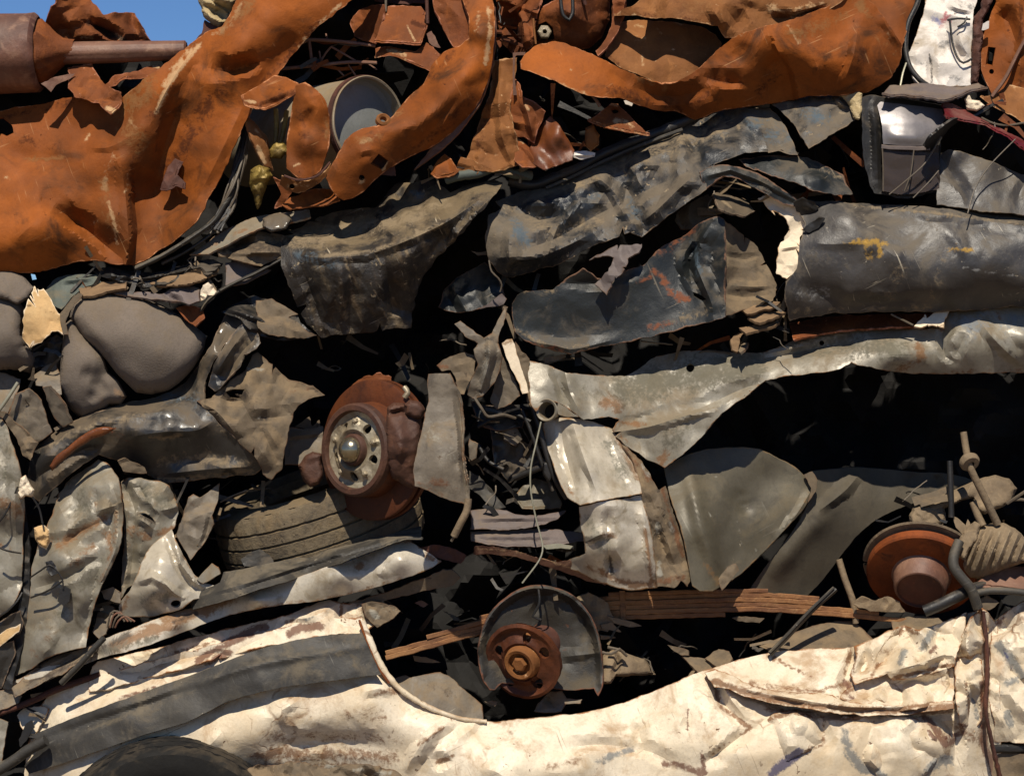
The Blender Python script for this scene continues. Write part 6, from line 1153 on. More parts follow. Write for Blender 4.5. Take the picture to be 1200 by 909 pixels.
S("pillar", None, None, [(636, 496), (648, 490), (662, 490), (684, 492), (702, 497), (718, 503), (726, 518), (744, 547), (752, 578), (728, 582), (706, 586), (680, 592), (665, 582), (655, 563), (646, 537), (639, 518)],
  [(640, 500, 6), (662, 493, -6), (684, 495, -6), (715, 505, 6), (650, 540, -16), (690, 540, -36), (740, 550, -8), (668, 580, -40), (705, 582, -58), (750, 576, -28)], chrome, body, rf=(2, .6), cr=[(-40, 3), (24, 1.4), (10, .3)], th=2.4, sp=2.8, jag=.5, flange=12, folds=[([(670, 493), (682, 530), (702, 584)], 6, -7), ([(656, 493), (662, 530), (676, 578)], 7, 5), ([(712, 502), (728, 545), (748, 577)], 4, -4), ([(664, 512), (672, 508), (682, 512)], 6, 2.5, 'g')],
  st={"s3": [([(710, 520), (735, 560)], 16, .5)], "s1": [([(722, 510), (746, 560)], 5, .6), ([(655, 560), (680, 590)], 3, .5)]})
S("lower_pillar", None, None, [(679, 594), (706, 588), (730, 584), (751, 580), (760, 610), (766, 645), (770, 688), (740, 691), (710, 684), (680, 670), (660, 664), (668, 655), (686, 648), (684, 628), (680, 608)], [(680, 596, -36), (706, 590, -54), (750, 582, -24), (700, 640, -44), (690, 660, -28), (740, 640, -40), (768, 680, -14), (735, 688, -16), (665, 662, -4)], chrome, body, cr=[(-40, 3), (24, 2), (9, .8)], th=2.4, sp=2.8, jag=.7, flange=10, folds=[([(712, 590), (712, 630), (714, 668)], 4, 5), ([(684, 636), (704, 626), (722, 624)], 5, -5), ([(750, 582), (758, 630), (764, 685)], 4, -5), ([(714, 650), (717, 672)], 4, 7)], st={"s2": [([(686, 632), (704, 630)], 5, .9), ([(715, 652), (717, 672)], 3, .9)], "s1": [([(690, 664), (740, 686), (768, 684)], 7, .7), ([(756, 620), (764, 680)], 4, .8), ([(704, 626), (722, 628)], 5, .5)], "s3": [([(690, 610), (705, 640)], 14, .6)]})
S("rusted_seam", None, None, [(724, 514), (740, 528), (756, 546), (764, 560), (772, 574), (780, 569), (786, 590), (796, 618), (804, 648), (811, 680), (806, 688), (798, 680), (790, 688), (770, 688), (766, 650), (760, 610), (752, 580), (744, 548)], [(726, 516, 0), (765, 562, 0), (782, 580, 6), (755, 585, -18), (785, 630, -6), (768, 660, -18), (805, 680, -6)], grey_t, body, cr=[(18, 5), (8, 2)], th=2.4, sp=2.6, jag=1.2, folds=[([(745, 540), (766, 590), (784, 640), (796, 682)], 4, -5), ([(770, 574), (780, 600), (790, 630)], 4, -6), ([(756, 560), (772, 620), (780, 684)], 4, 4)], st={"s1": [([(735, 525), (760, 560)], 7, .7), ([(775, 570), (800, 650)], 5, .8), ([(775, 680), (800, 676)], 6, .8)], "s3": [([(770, 612), (772, 624)], 4, .9), ([(784, 612), (788, 622)], 4, .9), ([(772, 660), (774, 672)], 5, .9), ([(752, 545), (760, 556)], 4, .8)], "s2": [([(778, 545), (772, 575)], 3, .9)]}, ncut=3)
S("sill_edge", None, None, [(556, 640), (580, 641), (605, 646), (650, 658), (668, 656), (684, 662), (712, 684), (690, 680), (660, 670), (612, 654), (580, 650), (556, 649)], [(560, 642, 10), (610, 648, 2), (650, 660, -4), (700, 680, 0)], rust_p, body, cr=[(14, 1.5)], th=3, flange=10, st={"s1": [([(560, 642), (620, 648), (680, 670)], 3, .7)]})
fnk = L("filler_neck", None, None, [(-12, 9), (0, 12), (4, 13.5), (6, 12.5), (4, 10), (-16, 9)], (642, 481, -14), (-0.35, -0.92, 0.1), silver, body, seg=32)
L("bore_shade", None, None, [(-15, 9.2), (-16, 0.0)], (642, 481, -14), (-0.35, -0.92, 0.1), mass_m, fnk, seg=24)  # near-black disc, colours in the shade of the hole
S("neck_fin", None, None, [(654, 472), (664, 477), (680, 489), (662, 488), (652, 484)], [(655, 476, -20), (678, 488, -18)], silver, fnk, th=2.4)
S("inner_wing", None, None, [(778, 547), (800, 535), (835, 526), (883, 525), (910, 536), (934, 550), (951, 566), (953, 578), (938, 600), (910, 630), (879, 662), (859, 678), (835, 692), (820, 692), (811, 686), (804, 646), (796, 613), (786, 584)],
  [(780, 550, 24), (800, 540, 26), (835, 528, 44), (883, 527, 58), (930, 552, 66), (950, 572, 70), (790, 590, 6), (812, 620, -4), (806, 650, -8), (840, 580, 28), (880, 590, 46), (920, 600, 58), (835, 640, 8), (870, 650, 34), (850, 676, 16), (826, 688, -6)], olive, body, rf=(3, .5), cr=[(-60, 3), (40, 1)], th=2.4, sp=3, jag=.5, flange=12, folds=[([(806, 545), (818, 600), (840, 680)], 10, -8, 'g'), ([(870, 585), (875, 605)], 7, 3, 'g'), ([(952, 572), (935, 600), (912, 628)], 4, -4)], st={"s3": [([(831, 600), (834, 606)], 2.5, .9), ([(838, 558), (839, 559)], 2, .9), ([(863, 610), (870, 640)], 2, .5), ([(884, 642), (886, 644)], 3, .8)], "s1": [([(826, 660), (842, 684)], 6, .75), ([(952, 570), (938, 598)], 4, .5)]})
S("wing_tab", None, None, [(842, 678), (852, 664), (862, 660), (866, 668), (856, 680), (846, 692)], [(846, 684, -4), (860, 662, 4)], grey_t, body, cr=[(8, 3)], th=3)
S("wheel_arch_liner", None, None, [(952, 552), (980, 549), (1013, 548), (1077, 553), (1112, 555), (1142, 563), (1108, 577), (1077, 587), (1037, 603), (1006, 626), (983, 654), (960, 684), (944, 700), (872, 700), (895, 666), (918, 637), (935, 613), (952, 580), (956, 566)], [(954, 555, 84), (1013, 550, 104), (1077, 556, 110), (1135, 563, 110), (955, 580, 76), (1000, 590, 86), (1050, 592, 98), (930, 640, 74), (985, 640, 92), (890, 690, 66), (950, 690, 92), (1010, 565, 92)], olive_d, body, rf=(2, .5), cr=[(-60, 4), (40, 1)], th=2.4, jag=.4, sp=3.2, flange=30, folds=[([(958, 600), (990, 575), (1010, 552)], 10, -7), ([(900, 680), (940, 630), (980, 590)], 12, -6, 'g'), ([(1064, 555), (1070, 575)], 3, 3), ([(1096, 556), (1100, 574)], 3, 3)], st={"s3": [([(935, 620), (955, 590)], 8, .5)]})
S("liner_lip", None, None, [(942, 556), (952, 552), (957, 562), (955, 576), (946, 590), (950, 572)], [(945, 558, 64), (955, 575, 62)], grey_t, body, th=3)
S("white_chip", "bright white torn scrap on top of the silver car side", "scrap", [(1071, 382), (1078, 376), (1084, 368), (1086, 373), (1098, 366), (1112, 364), (1108, 372), (1106, 384), (1094, 382), (1082, 384)], [(1075, 380, -6), (1108, 366, 0), (1100, 382, -12)], paper, cr=[(10, 4)], th=2.4, jag=1.2, st={"s1": [([(1100, 382), (1108, 380)], 3, .7)]}, ncut=3)
S("brown_liner", "brown shadowed liner strip under the bumper", "liner", [(925, 378), (980, 370), (1040, 368), (1100, 366), (1080, 382), (1030, 384), (980, 388), (930, 398)], [(930, 385, 34), (1095, 368, 34), (1000, 384, 20)], rust_b, cr=[(20, 4)], th=2.4)
T("thin_twig", "thin tan twig below the bumper's middle", "twig", [(1044, 368, -4), (1056, 374, -6), (1070, 381, -8)], 1.2, wire_m, seg=6)

# ------------------------------------------------------------------ dark hollow between the plate and the pillar
S("split_bracket", "pale forked sheet bracket standing above the dark hollow", "bracket", [(533, 380), (540, 377), (552, 386), (567, 398), (576, 391), (584, 374), (592, 358), (592, 372), (586, 392), (583, 402), (589, 418), (585, 436), (578, 450), (568, 462), (556, 468), (548, 462), (552, 446), (560, 428), (556, 410), (560, 402), (546, 394)], [(536, 380, -14), (592, 362, -6), (575, 398, -20), (586, 420, -18), (560, 440, -12), (556, 465, -8)], grey_d, cr=[(16, 3), (7, 1)], th=3, sp=2, jag=.9, flange=6, folds=[([(574, 396), (574, 420), (562, 462)], 5, -8)], st={"s3": [([(572, 410), (566, 450)], 8, .6)]})
S("bent_tab", "tan curled tab left of the forked bracket", "tab", [(512, 428), (520, 420), (545, 412), (556, 418), (556, 436), (546, 452), (544, 462), (536, 462), (534, 446), (528, 434), (518, 434)], [(514, 426, -8), (545, 414, 0), (540, 458, -12)], grey_t, cr=[(12, 3)], th=2.6, jag=1, st={"s1": [([(514, 428), (524, 430)], 4, .8)]})
S("grey_wedge", "grey wedge-shaped sheet right of the forked bracket", "sheet metal", [(580, 424), (589, 418), (600, 440), (610, 464), (596, 474), (582, 480), (574, 470), (580, 446)], [(582, 426, 6), (608, 464, 0), (580, 475, 10)], grey_d, cr=[(14, 2)], th=2.4)
S("white_strip", "narrow bright white strip beside the silver quarter panel", "strip", [(588, 402), (594, 398), (600, 397), (606, 414), (613, 436), (620, 460), (612, 462), (606, 446), (599, 430), (593, 416)], [(592, 402, -6), (618, 458, -10)], paper, th=2.4, jag=.8, st={"s1": [([(590, 402), (600, 400)], 5, .8)]})
S("tan_fringe", "frayed tan fringe between the white strip and the silver panel", "fringe", [(604, 400), (612, 412), (620, 420), (622, 450), (624, 478), (618, 470), (614, 440), (606, 420)], [(608, 410, 4), (622, 470, 0)], grey_t, cr=[(7, 3)], th=2.4, jag=1.4)
for lab, ol, cc, m in [("dark grey triangular sheet in the hollow behind the thin wire", [(574, 498), (600, 508), (640, 540), (634, 548), (614, 556), (596, 566), (580, 545)], [(578, 500, 60), (636, 544, 40), (596, 562, 50)], gloss_m), ("smooth grey rounded sheet at the hollow's foot", [(602, 582), (612, 570), (626, 561), (646, 567), (658, 590), (656, 596), (612, 596)], [(605, 585, 46), (640, 565, 52), (654, 594, 34)], olive), ("dark crumpled lump in the hollow below the forked bracket", [(552, 470), (576, 476), (600, 474), (618, 484), (612, 500), (584, 504), (560, 498)], [(555, 475, 44), (610, 485, 40), (580, 500, 30)], dark_m), ("small grey tab in the hollow beside the tall plate", [(550, 514), (560, 520), (558, 536), (550, 542)], [(553, 525, 20)], grey_d), ("curved grey tube end behind the tall plate", [(550, 552), (562, 558), (580, 580), (592, 594), (580, 598), (562, 580), (550, 572)], [(555, 560, 40), (585, 594, 34)], rubb),
                       ("short grey bracket under the pillar's left edge", [(588, 505), (604, 500), (612, 514), (604, 522), (592, 516)], [(598, 510, 34)], grey_d)]:
    S("hollow_scrap", lab, "scrap metal", ol, cc, m, cr=[(12, 3)], th=3, flange=6)
t = thing("cable_cluster", "black cables and clips bunched along the pillar's left edge", "cables", (640, 580, 10))
for pts, r in [([(622, 470, 6), (632, 500, 2), (640, 530, 0), (650, 560, 0), (664, 584, 4)], 3.4), ([(612, 480, 14), (624, 510, 10), (636, 545, 8), (648, 575, 8)], 2.6), ([(602, 560, 30), (622, 552, 22), (642, 545, 14)], 4.0), ([(560, 500, 30), (580, 490, 24), (604, 486, 18), (622, 494, 10)], 2.2), ([(560, 520, 40), (572, 540, 34), (590, 550, 30)], 2.6)]:
    T("cable", None, None, pts, r, blk, t, seg=8)
S("clip", None, None, [(636, 542), (648, 540), (652, 554), (644, 566), (636, 556)], [(643, 552, -2)], blk, t, roll=(4, 5), th=4)
T("curled_wire", "tan looped wire below the forked bracket", "wire", [(556, 466, -14), (564, 478, -16), (572, 488, -14), (590, 486, -6), (604, 490, 4)], 1.8, wire_m, seg=7)
T("pale_wire", "long thin pale wire dangling in front of the hollow and pillar", "wire", [(634, 494, -34), (628, 520, -36), (622, 548, -38), (622, 575, -38), (628, 607, -38), (636, 640, -40), (632, 656, -42), (612, 683, -44)], 1.0, wire_p, seg=6)
for lab, ol, cc in [("upper of two grey flat strips behind the pale wire", [(552, 598), (580, 596), (612, 604), (640, 602), (663, 598), (655, 608), (630, 616), (600, 620), (552, 620)], [(555, 600, 22), (655, 602, 14), (600, 618, 8)]), ("lower of two grey flat strips behind the pale wire", [(552, 623), (600, 620), (640, 620), (682, 624), (684, 633), (650, 638), (600, 640), (552, 634)], [(555, 625, 16), (680, 626, 10), (600, 638, 4)])]:
    S("flat_strip", lab, "strip", ol, cc, plumg, cr=[(18, 2), (8, .6)], th=2.6, flange=6, folds=[([(555, 608 if 'upper' in lab else 628), (660, 606 if 'upper' in lab else 629)], 3, -3)])
S("bright_sliver", "tiny bright metal sliver under the flat strips", "sliver", [(636, 639), (655, 637), (671, 640), (668, 643), (640, 643)], [(650, 640, -4)], wire_p, th=2)
S("dark_bent_sheet", "dark bent sheet end right of the rail's tip", "sheet metal", [(492, 642), (506, 638), (530, 642), (548, 650), (540, 660), (520, 655), (502, 650)], [(495, 643, -6), (545, 652, 6)], rust_d, cr=[(12, 3)], th=2.6)

# ------------------------------------------------------------------ leaf spring
leaf = thing("leaf_spring", "long rusty leaf spring bowed across the lower gap", "leaf spring", (780, 735, 60))
P0 = [(452, 771), (500, 758), (562, 741), (640, 724), (713, 718), (780, 716), (850, 714), (900, 714), (960, 718), (1030, 724), (1098, 732)]
def off(lo, hi, dy, dd):
    return [(x, y + dy, float(np.interp(x, [452, 560, 640, 1100], [-4, 24, 48, 40])) + dd) for x, y in P0 if lo <= x <= hi]
BAR("spring_leaf", None, None, off(440, 1110, 0, 0), 6.0, 34, spring_m, leaf)
BAR("spring_leaf", None, None, off(440, 1040, -5.8, 1), 5.9, 32, spring_m, leaf)
BAR("spring_leaf", None, None, off(490, 970, -11.4, 0), 5.8, 32, spring_m, leaf)
BAR("spring_leaf", None, None, off(555, 965, -16.8, 1.5), 5.6, 31, spring_m, leaf)
BAR("spring_leaf", None, None, off(700, 910, -21.8, 1), 5.0, 30, spring_m, leaf)
BAR("spring_leaf", None, None, off(560, 860, 5.6, 1.5), 5.6, 30, spring_m, leaf)
BAR("clamp", None, None, [(729, 692, 46), (730, 712, 46), (730, 726, 46)], 7, 42, spring_m, leaf)
S("plate", None, None, [(676, 700), (690, 694), (702, 700), (712, 706), (720, 728), (712, 740), (700, 738), (690, 716)], [(680, 702, 36), (716, 730, 40)], dirt_m, leaf, cr=[(10, 4)], th=4)
for lab, ol in [("small spiked bracket tip below the spring's clamp", [(704, 732), (716, 728), (728, 740), (706, 737)]), ("thin spiked tip right of the drum's backing plate", [(712, 722), (732, 726), (752, 733), (738, 734), (720, 730)]), ("lowest spiked tip beside the drum's backing plate", [(704, 744), (722, 747), (712, 749), (704, 749)]), ("spiked sliver under the left end of the spring", [(484, 768), (498, 770), (517, 776), (500, 776), (486, 774)])]:
    S("spike", lab, "sliver", ol, [(ol[0][0], ol[0][1], 36), (ol[2][0], ol[2][1], 44)], dirt_m, th=3, jag=.6)

# ------------------------------------------------------------------ drum brake in the middle
db = thing("drum_brake", "drum brake with grey backing plate and rusty wheel flange, lower centre", "drum brake", (640, 822, 30))
S("backing_plate", None, None, [(574, 808), (566, 796), (561, 775), (562, 750), (570, 726), (585, 706), (604, 693), (625, 686), (650, 688), (672, 698), (690, 717), (700, 740), (705, 765), (707, 790), (706, 804), (701, 815), (696, 806), (670, 808), (650, 806), (632, 800), (606, 802), (588, 800), (580, 808)], [(564, 780, 8), (570, 728, 14), (625, 688, 22), (690, 720, 20), (704, 790, 14), (640, 800, 14), (635, 740, 32), (660, 770, 28), (610, 730, 26), (600, 770, 20)], backp, db, th=3, jag=.4, flange=22, cr=[(-40, 2), (20, .8)], folds=[([(566, 790), (563, 752), (571, 728), (586, 708), (605, 695), (625, 689), (649, 691), (670, 701), (688, 719), (698, 742), (703, 768), (704, 800)], 5, -7), ([(652, 770), (690, 766), (704, 764)], 5, -3), ([(630, 690), (632, 705), (624, 724)], 3, 4), ([(670, 712), (684, 730), (690, 760)], 10, 4, 'g')], st=None)
T("brake_hose", None, None, [(631, 690, 16), (632, 706, 14), (624, 722, 14), (634, 726, 14)], 1.6, blk, db, seg=7)
FAX = (-0.40, -0.87, -0.28)
fm = plane_map((613, 774, -4), FAX)
fh = []
for a, r1, rr in ((3.5, 30, 6.5), (5.0, 31, 5.2), (5.9, 31, 6.0), (1.05, 30, 7.0), (2.2, 33, 5.0)):
    fh.append(ring(r1 * math.cos(a), r1 * math.sin(a), rr, 14, rr * 1.2))
S("wheel_flange", None, None, ring(0, 0, 47, 56), [(0, 0, 0)], rotor_m, db, mapf=fm, holes=fh + [ring(0, 0, 10, 18)], th=8, jag=.3, sp=2.3, rf=(0, 0), cr=[(9, 1.0)], folds=[(ring(0, 0, 24, 24) + ring(0, 0, 24, 24)[:1], 5, -4), (ring(0, 0, 43, 30) + ring(0, 0, 43, 30)[:1], 5, -3)])
hbs = L("hub_boss", None, None, [(-14, 30), (-4, 24), (6, 20), (11, 19.5), (13, 17.5), (12, 14), (6, 13), (5, 0.0)], (613, 774, -4), FAX, rust_t, db, seg=40)
L("axle_nut", None, None, [(4, 9), (12, 9), (13.5, 7), (13, 0.0)], (613, 774, -4), FAX, rust_t, hbs, seg=6)
L("axle_stub", None, None, [(-60, 26), (-10, 26), (-8, 22)], (613, 774, -4), FAX, rust_d, db, seg=32)
S("axle_housing", "grey axle housing end behind the drum brake's right side", "axle", [(705, 770), (714, 762), (724, 760), (740, 768), (756, 772), (768, 790), (745, 791), (722, 792), (716, 800), (706, 800)], [(708, 772, 30), (724, 762, 34), (765, 788, 44), (712, 796, 16), (735, 785, 22)], dirt_m, roll=(6, 8), cr=[(14, 2)], th=4, flange=16, folds=[([(722, 762), (724, 776), (718, 794)], 4, 6)])
T("brake_clip", "bent wire clip at the right of the drum brake", "clip", [(706, 764, 14), (716, 766, 10), (726, 760, 12), (734, 768, 16), (728, 762, 20), (712, 758, 22)], 1.8, wire_m, seg=6)
S("grey_shim", "grey shim lying below the drum brake's flange", "shim", [(626, 833), (634, 820), (646, 810), (658, 809), (664, 818), (682, 819), (680, 824), (662, 824), (658, 834), (640, 836)], [(630, 830, 24), (655, 812, 30), (680, 822, 20)], grey_d, cr=[(12, 3)], th=3, flange=8)
S("floor_plate", "smooth grey plate in the white car's wheel arch, left of the drum", "plate", [(462, 795), (476, 791), (482, 794), (494, 791), (516, 788), (528, 794), (540, 805), (554, 816), (564, 826), (566, 848), (530, 842), (496, 832), (474, 814)], [(465, 795, 24), (516, 790, 30), (562, 828, 22), (500, 825, 6)], grey_d, cr=[(-30, 2)], th=2.6, flange=10, st={"s2": [([(500, 800), (540, 815)], 10, .3)]})
for lab, ol, cc in [("pale torn chip in the dark gap right of the axle", [(782, 755), (796, 758), (806, 762), (808, 768), (798, 767), (790, 762)], [(785, 756, 30), (805, 766, 24)]), ("tan shard sloping to the white car in the right gap", [(799, 768), (814, 770), (828, 771), (842, 780), (832, 790), (818, 788)], [(800, 769, 26), (838, 780, 8), (820, 786, 4)]), ("lumpy tan scrap resting on the white car's arch end", [(826, 771), (834, 765), (842, 760), (854, 763), (857, 771), (852, 780), (840, 780)], [(830, 770, 14), (852, 765, 10), (845, 778, -4)]), ("tiny pale chip left of the drum brake's foot", [(568, 822), (578, 820), (586, 821), (580, 828)], [(576, 823, 20)]), ("dark red-brown chip in the gap above the spring", [(486, 706), (494, 704), (502, 708), (496, 712)], [(494, 707, 60)]), ("thin pale chip in the gap above the spring's left", [(520, 716), (530, 720), (539, 727), (532, 727)], [(528, 721, 60)]), ("grey sliver under the spring's right half", [(858, 724), (880, 722), (896, 724), (890, 730), (868, 728)], [(875, 725, 44)])]:
    S("scrap_chip", lab, "chip", ol, cc, grey_t if 'red' not in lab else rust_p, cr=[(8, 3)], th=2.6, jag=.9)
S("grey_hump", "smooth tan-grey hump of sheet behind the black rod", "sheet metal", [(890, 757), (920, 745), (950, 735), (973, 729), (1000, 727), (1014, 740), (1028, 754), (1010, 766), (970, 766), (920, 768)], [(895, 757, 24), (975, 731, 44), (1020, 750, 30), (970, 762, 4)], grey_t, cr=[(-40, 3)], th=2.6, jag=.5, flange=10)
t = thing("black_rod", "black grooved rod leaning across the spring's right end", "rod", (905, 764, -14))
T("rod", None, None, [(902, 766, -8), (920, 748, -8), (950, 716, -4), (979, 690, 2)], 5.0, blk, t, seg=8, flat=.7)
T("ridge", None, None, [(902, 764, -14), (920, 746, -14), (950, 714, -10), (977, 688, -4)], 1.6, rubb, t, seg=6)
T("thin_rod", "thin grey rod standing behind the spring, left of the rear disc", "rod", [(983, 655, 50), (990, 678, 48), (1000, 706, 46), (1003, 730, 46)], 4.0, dirt_m, seg=8)

# ------------------------------------------------------------------ right brake assembly
rb = thing("rear_brake", "rusty orange brake disc with brown hub at the right border", "brake disc", (1080, 722, 20))
RA = (-0.20, -0.74, -0.64)
RC = (1080, 672, 40)
L("disc", None, None, [(-8, 30), (-8, 63), (-6, 65), (3, 65), (5, 63), (5, 34), (8, 33)], RC, RA, rust_m, rb, seg=80)
L("hub", None, None, [(4, 36), (8, 33), (24, 31), (28, 29), (29, 27)], RC, RA, rust_p, rb, seg=56)
L("hub_face", None, None, [(29, 28), (26, 26), (26, 0.0)], RC, RA, rust_d, rb, seg=40)
L("shield", None, None, [(-16, 30), (-17, 69), (-15, 71), (-13, 69), (-14, 30)], RC, RA, dirt_m, rb, seg=64, arc=(0, 6.2))
S("knuckle", None, None, [(1066, 604), (1070, 594), (1080, 590), (1092, 592), (1106, 592), (1108, 612), (1098, 618), (1078, 618), (1068, 614)], [(1070, 600, 22), (1100, 600, 24), (1085, 614, 16)], dirt_m, rb, roll=(7, 9), cr=[(10, 4), (5, 2)], th=5, flange=16)
S("control_arm", "dusty curved suspension arm above the orange disc, right border", "suspension arm", [(1076, 592), (1090, 584), (1110, 577), (1152, 560), (1166, 557), (1182, 561), (1192, 572), (1184, 588), (1168, 596), (1154, 602), (1144, 598), (1140, 584), (1124, 588), (1106, 596), (1090, 602)], [(1080, 592, 34), (1120, 580, 30), (1165, 560, 40), (1188, 574, 40), (1160, 592, 22), (1110, 594, 20)], dirt_m, roll=(8, 10), cr=[(20, 3), (9, 1)], th=4, flange=16, jag=.5)
T("arm_wire", "thin tan wire off the suspension arm at the right border", "wire", [(1180, 590, 24), (1192, 582, 20), (1210, 570, 16)], 2.0, wire_m, seg=6)
T("arm_wire", "second tan wire just below, off the suspension arm", "wire", [(1186, 586, 24), (1196, 585, 20), (1212, 588, 16)], 1.8, wire_m, seg=6)
t = thing("brake_cable", "grey cable with a round grommet rising into the dark arch", "cable", (1169, 614, 10))
T("cable", None, None, [(1129, 506, -6), (1132, 526, -8), (1136, 545, -10), (1146, 567, -8), (1157, 589, -4), (1169, 614, 2)], 4.0, dirt_m, t, seg=10, taper=1.15)
L("grommet", None, None, [(-5, 4), (-5, 10), (-2, 12), (2, 12), (5, 10), (5, 4)], (1136, 541, -10), (0.25, -0.75, -0.6), dirt_m, t, seg=28)
T("branch", None, None, [(1140, 588, 10), (1146, 604, 6), (1152, 616, 2)], 4.4, dirt_m, t, seg=8)
T("black_pin", "black vertical pin in front of the suspension arm", "pin", [(1113, 540, 20), (1114, 570, 16), (1115, 606, 14)], 3.6, blk, seg=8)
for lab, ol in [("jagged metal spike above the orange disc", [(1116, 604), (1126, 610), (1136, 622), (1128, 626), (1120, 618)]), ("second jagged spike beside the ribbed boot", [(1134, 608), (1140, 618), (1138, 624), (1130, 620)])]:
    S("jagged_spike", lab, "spike", ol, [(ol[0][0], ol[0][1], 16), (ol[2][0], ol[2][1], 8)], dirt_m, th=3, jag=.5)
bt = thing("ribbed_boot", "dusty ribbed rubber boot right of the orange disc", "boot", (1160, 678, -6))
stripes = []
for k in range(9):
    x = 1128 + k * 11
    stripes.append(([(x - 10, 676), (x + 14, 616)], 4.2, -6))
S("ribs", None, None, [(1124, 640), (1134, 620), (1144, 610), (1156, 614), (1176, 613), (1190, 620), (1200, 630), (1240, 640), (1240, 664), (1200, 660), (1180, 664), (1154, 678), (1138, 676), (1128, 664)], [(1128, 650, 6), (1155, 616, 6), (1160, 645, -16), (1200, 650, -8), (1150, 674, 0), (1235, 650, 0)], dirt_m, bt, roll=(9, 10), cr=[(10, 2)], th=4, folds=stripes, flange=14, st={"s1": [([(x - 6, 668), (x + 12, 622)], 2.2, .85) for x in (1136, 1148, 1160, 1172)]})
S("collar", None, None, [(1122, 636), (1130, 622), (1142, 610), (1150, 614), (1146, 632), (1136, 644), (1130, 656), (1122, 652)], [(1126, 640, -8), (1144, 616, -6), (1134, 645, -14)], dirt_m, bt, roll=(6, 6), cr=[(8, 2)], th=4)
T("grey_hose", "curved grey hose bending down before the orange disc", "hose", [(1124, 634, -14), (1118, 650, -20), (1118, 664, -24), (1128, 678, -26), (1138, 690, -26), (1146, 712, -20)], 6.0, rubb, seg=12)
T("black_hose", "black hose end lying across the rear disc's hub", "hose", [(1083, 716, -20), (1100, 709, -22), (1118, 700, -20), (1140, 690, -8), (1160, 686, 4)], 7.0, blk, seg=14)
S("rust_plate", "flat pinkish rust plate at the right border below the boot", "plate", [(1142, 686), (1152, 678), (1180, 665), (1200, 664), (1260, 668), (1260, 698), (1200, 694), (1170, 690)], [(1145, 686, -6), (1180, 667, 10), (1250, 670, 10), (1200, 692, -16)], rust_p, cr=[(-30, 2)], th=4, flange=8)
T("dark_ring", "dark curved ring edge under the flat rust plate", "ring", [(1140, 696, -16), (1160, 692, -18), (1190, 693, -18), (1220, 698, -16), (1260, 708, -14)], 4.4, rubb, seg=10)
S("tan_bit", "small tan scrap wedged between hose and white car", "scrap", [(1146, 704), (1156, 698), (1172, 706), (1160, 714), (1148, 714)], [(1155, 705, -14)], grey_t, cr=[(8, 3)], th=3)
S("jag_rail", "ragged dark metal bits behind the spring's right tip", "scrap metal", [(1000, 708), (1010, 700), (1026, 702), (1040, 700), (1054, 706), (1060, 716), (1030, 716)], [(1005, 706, 30), (1050, 708, 34)], dirt_m, cr=[(10, 4)], th=3, jag=1.4)
S("shadow_plate", "dusty plate under the orange disc behind the spring", "plate", [(1044, 726), (1070, 722), (1100, 724), (1110, 732), (1080, 744), (1050, 744)], [(1048, 728, 40), (1105, 728, 30), (1070, 742, 20)], grey_t, cr=[(12, 3)], th=3)
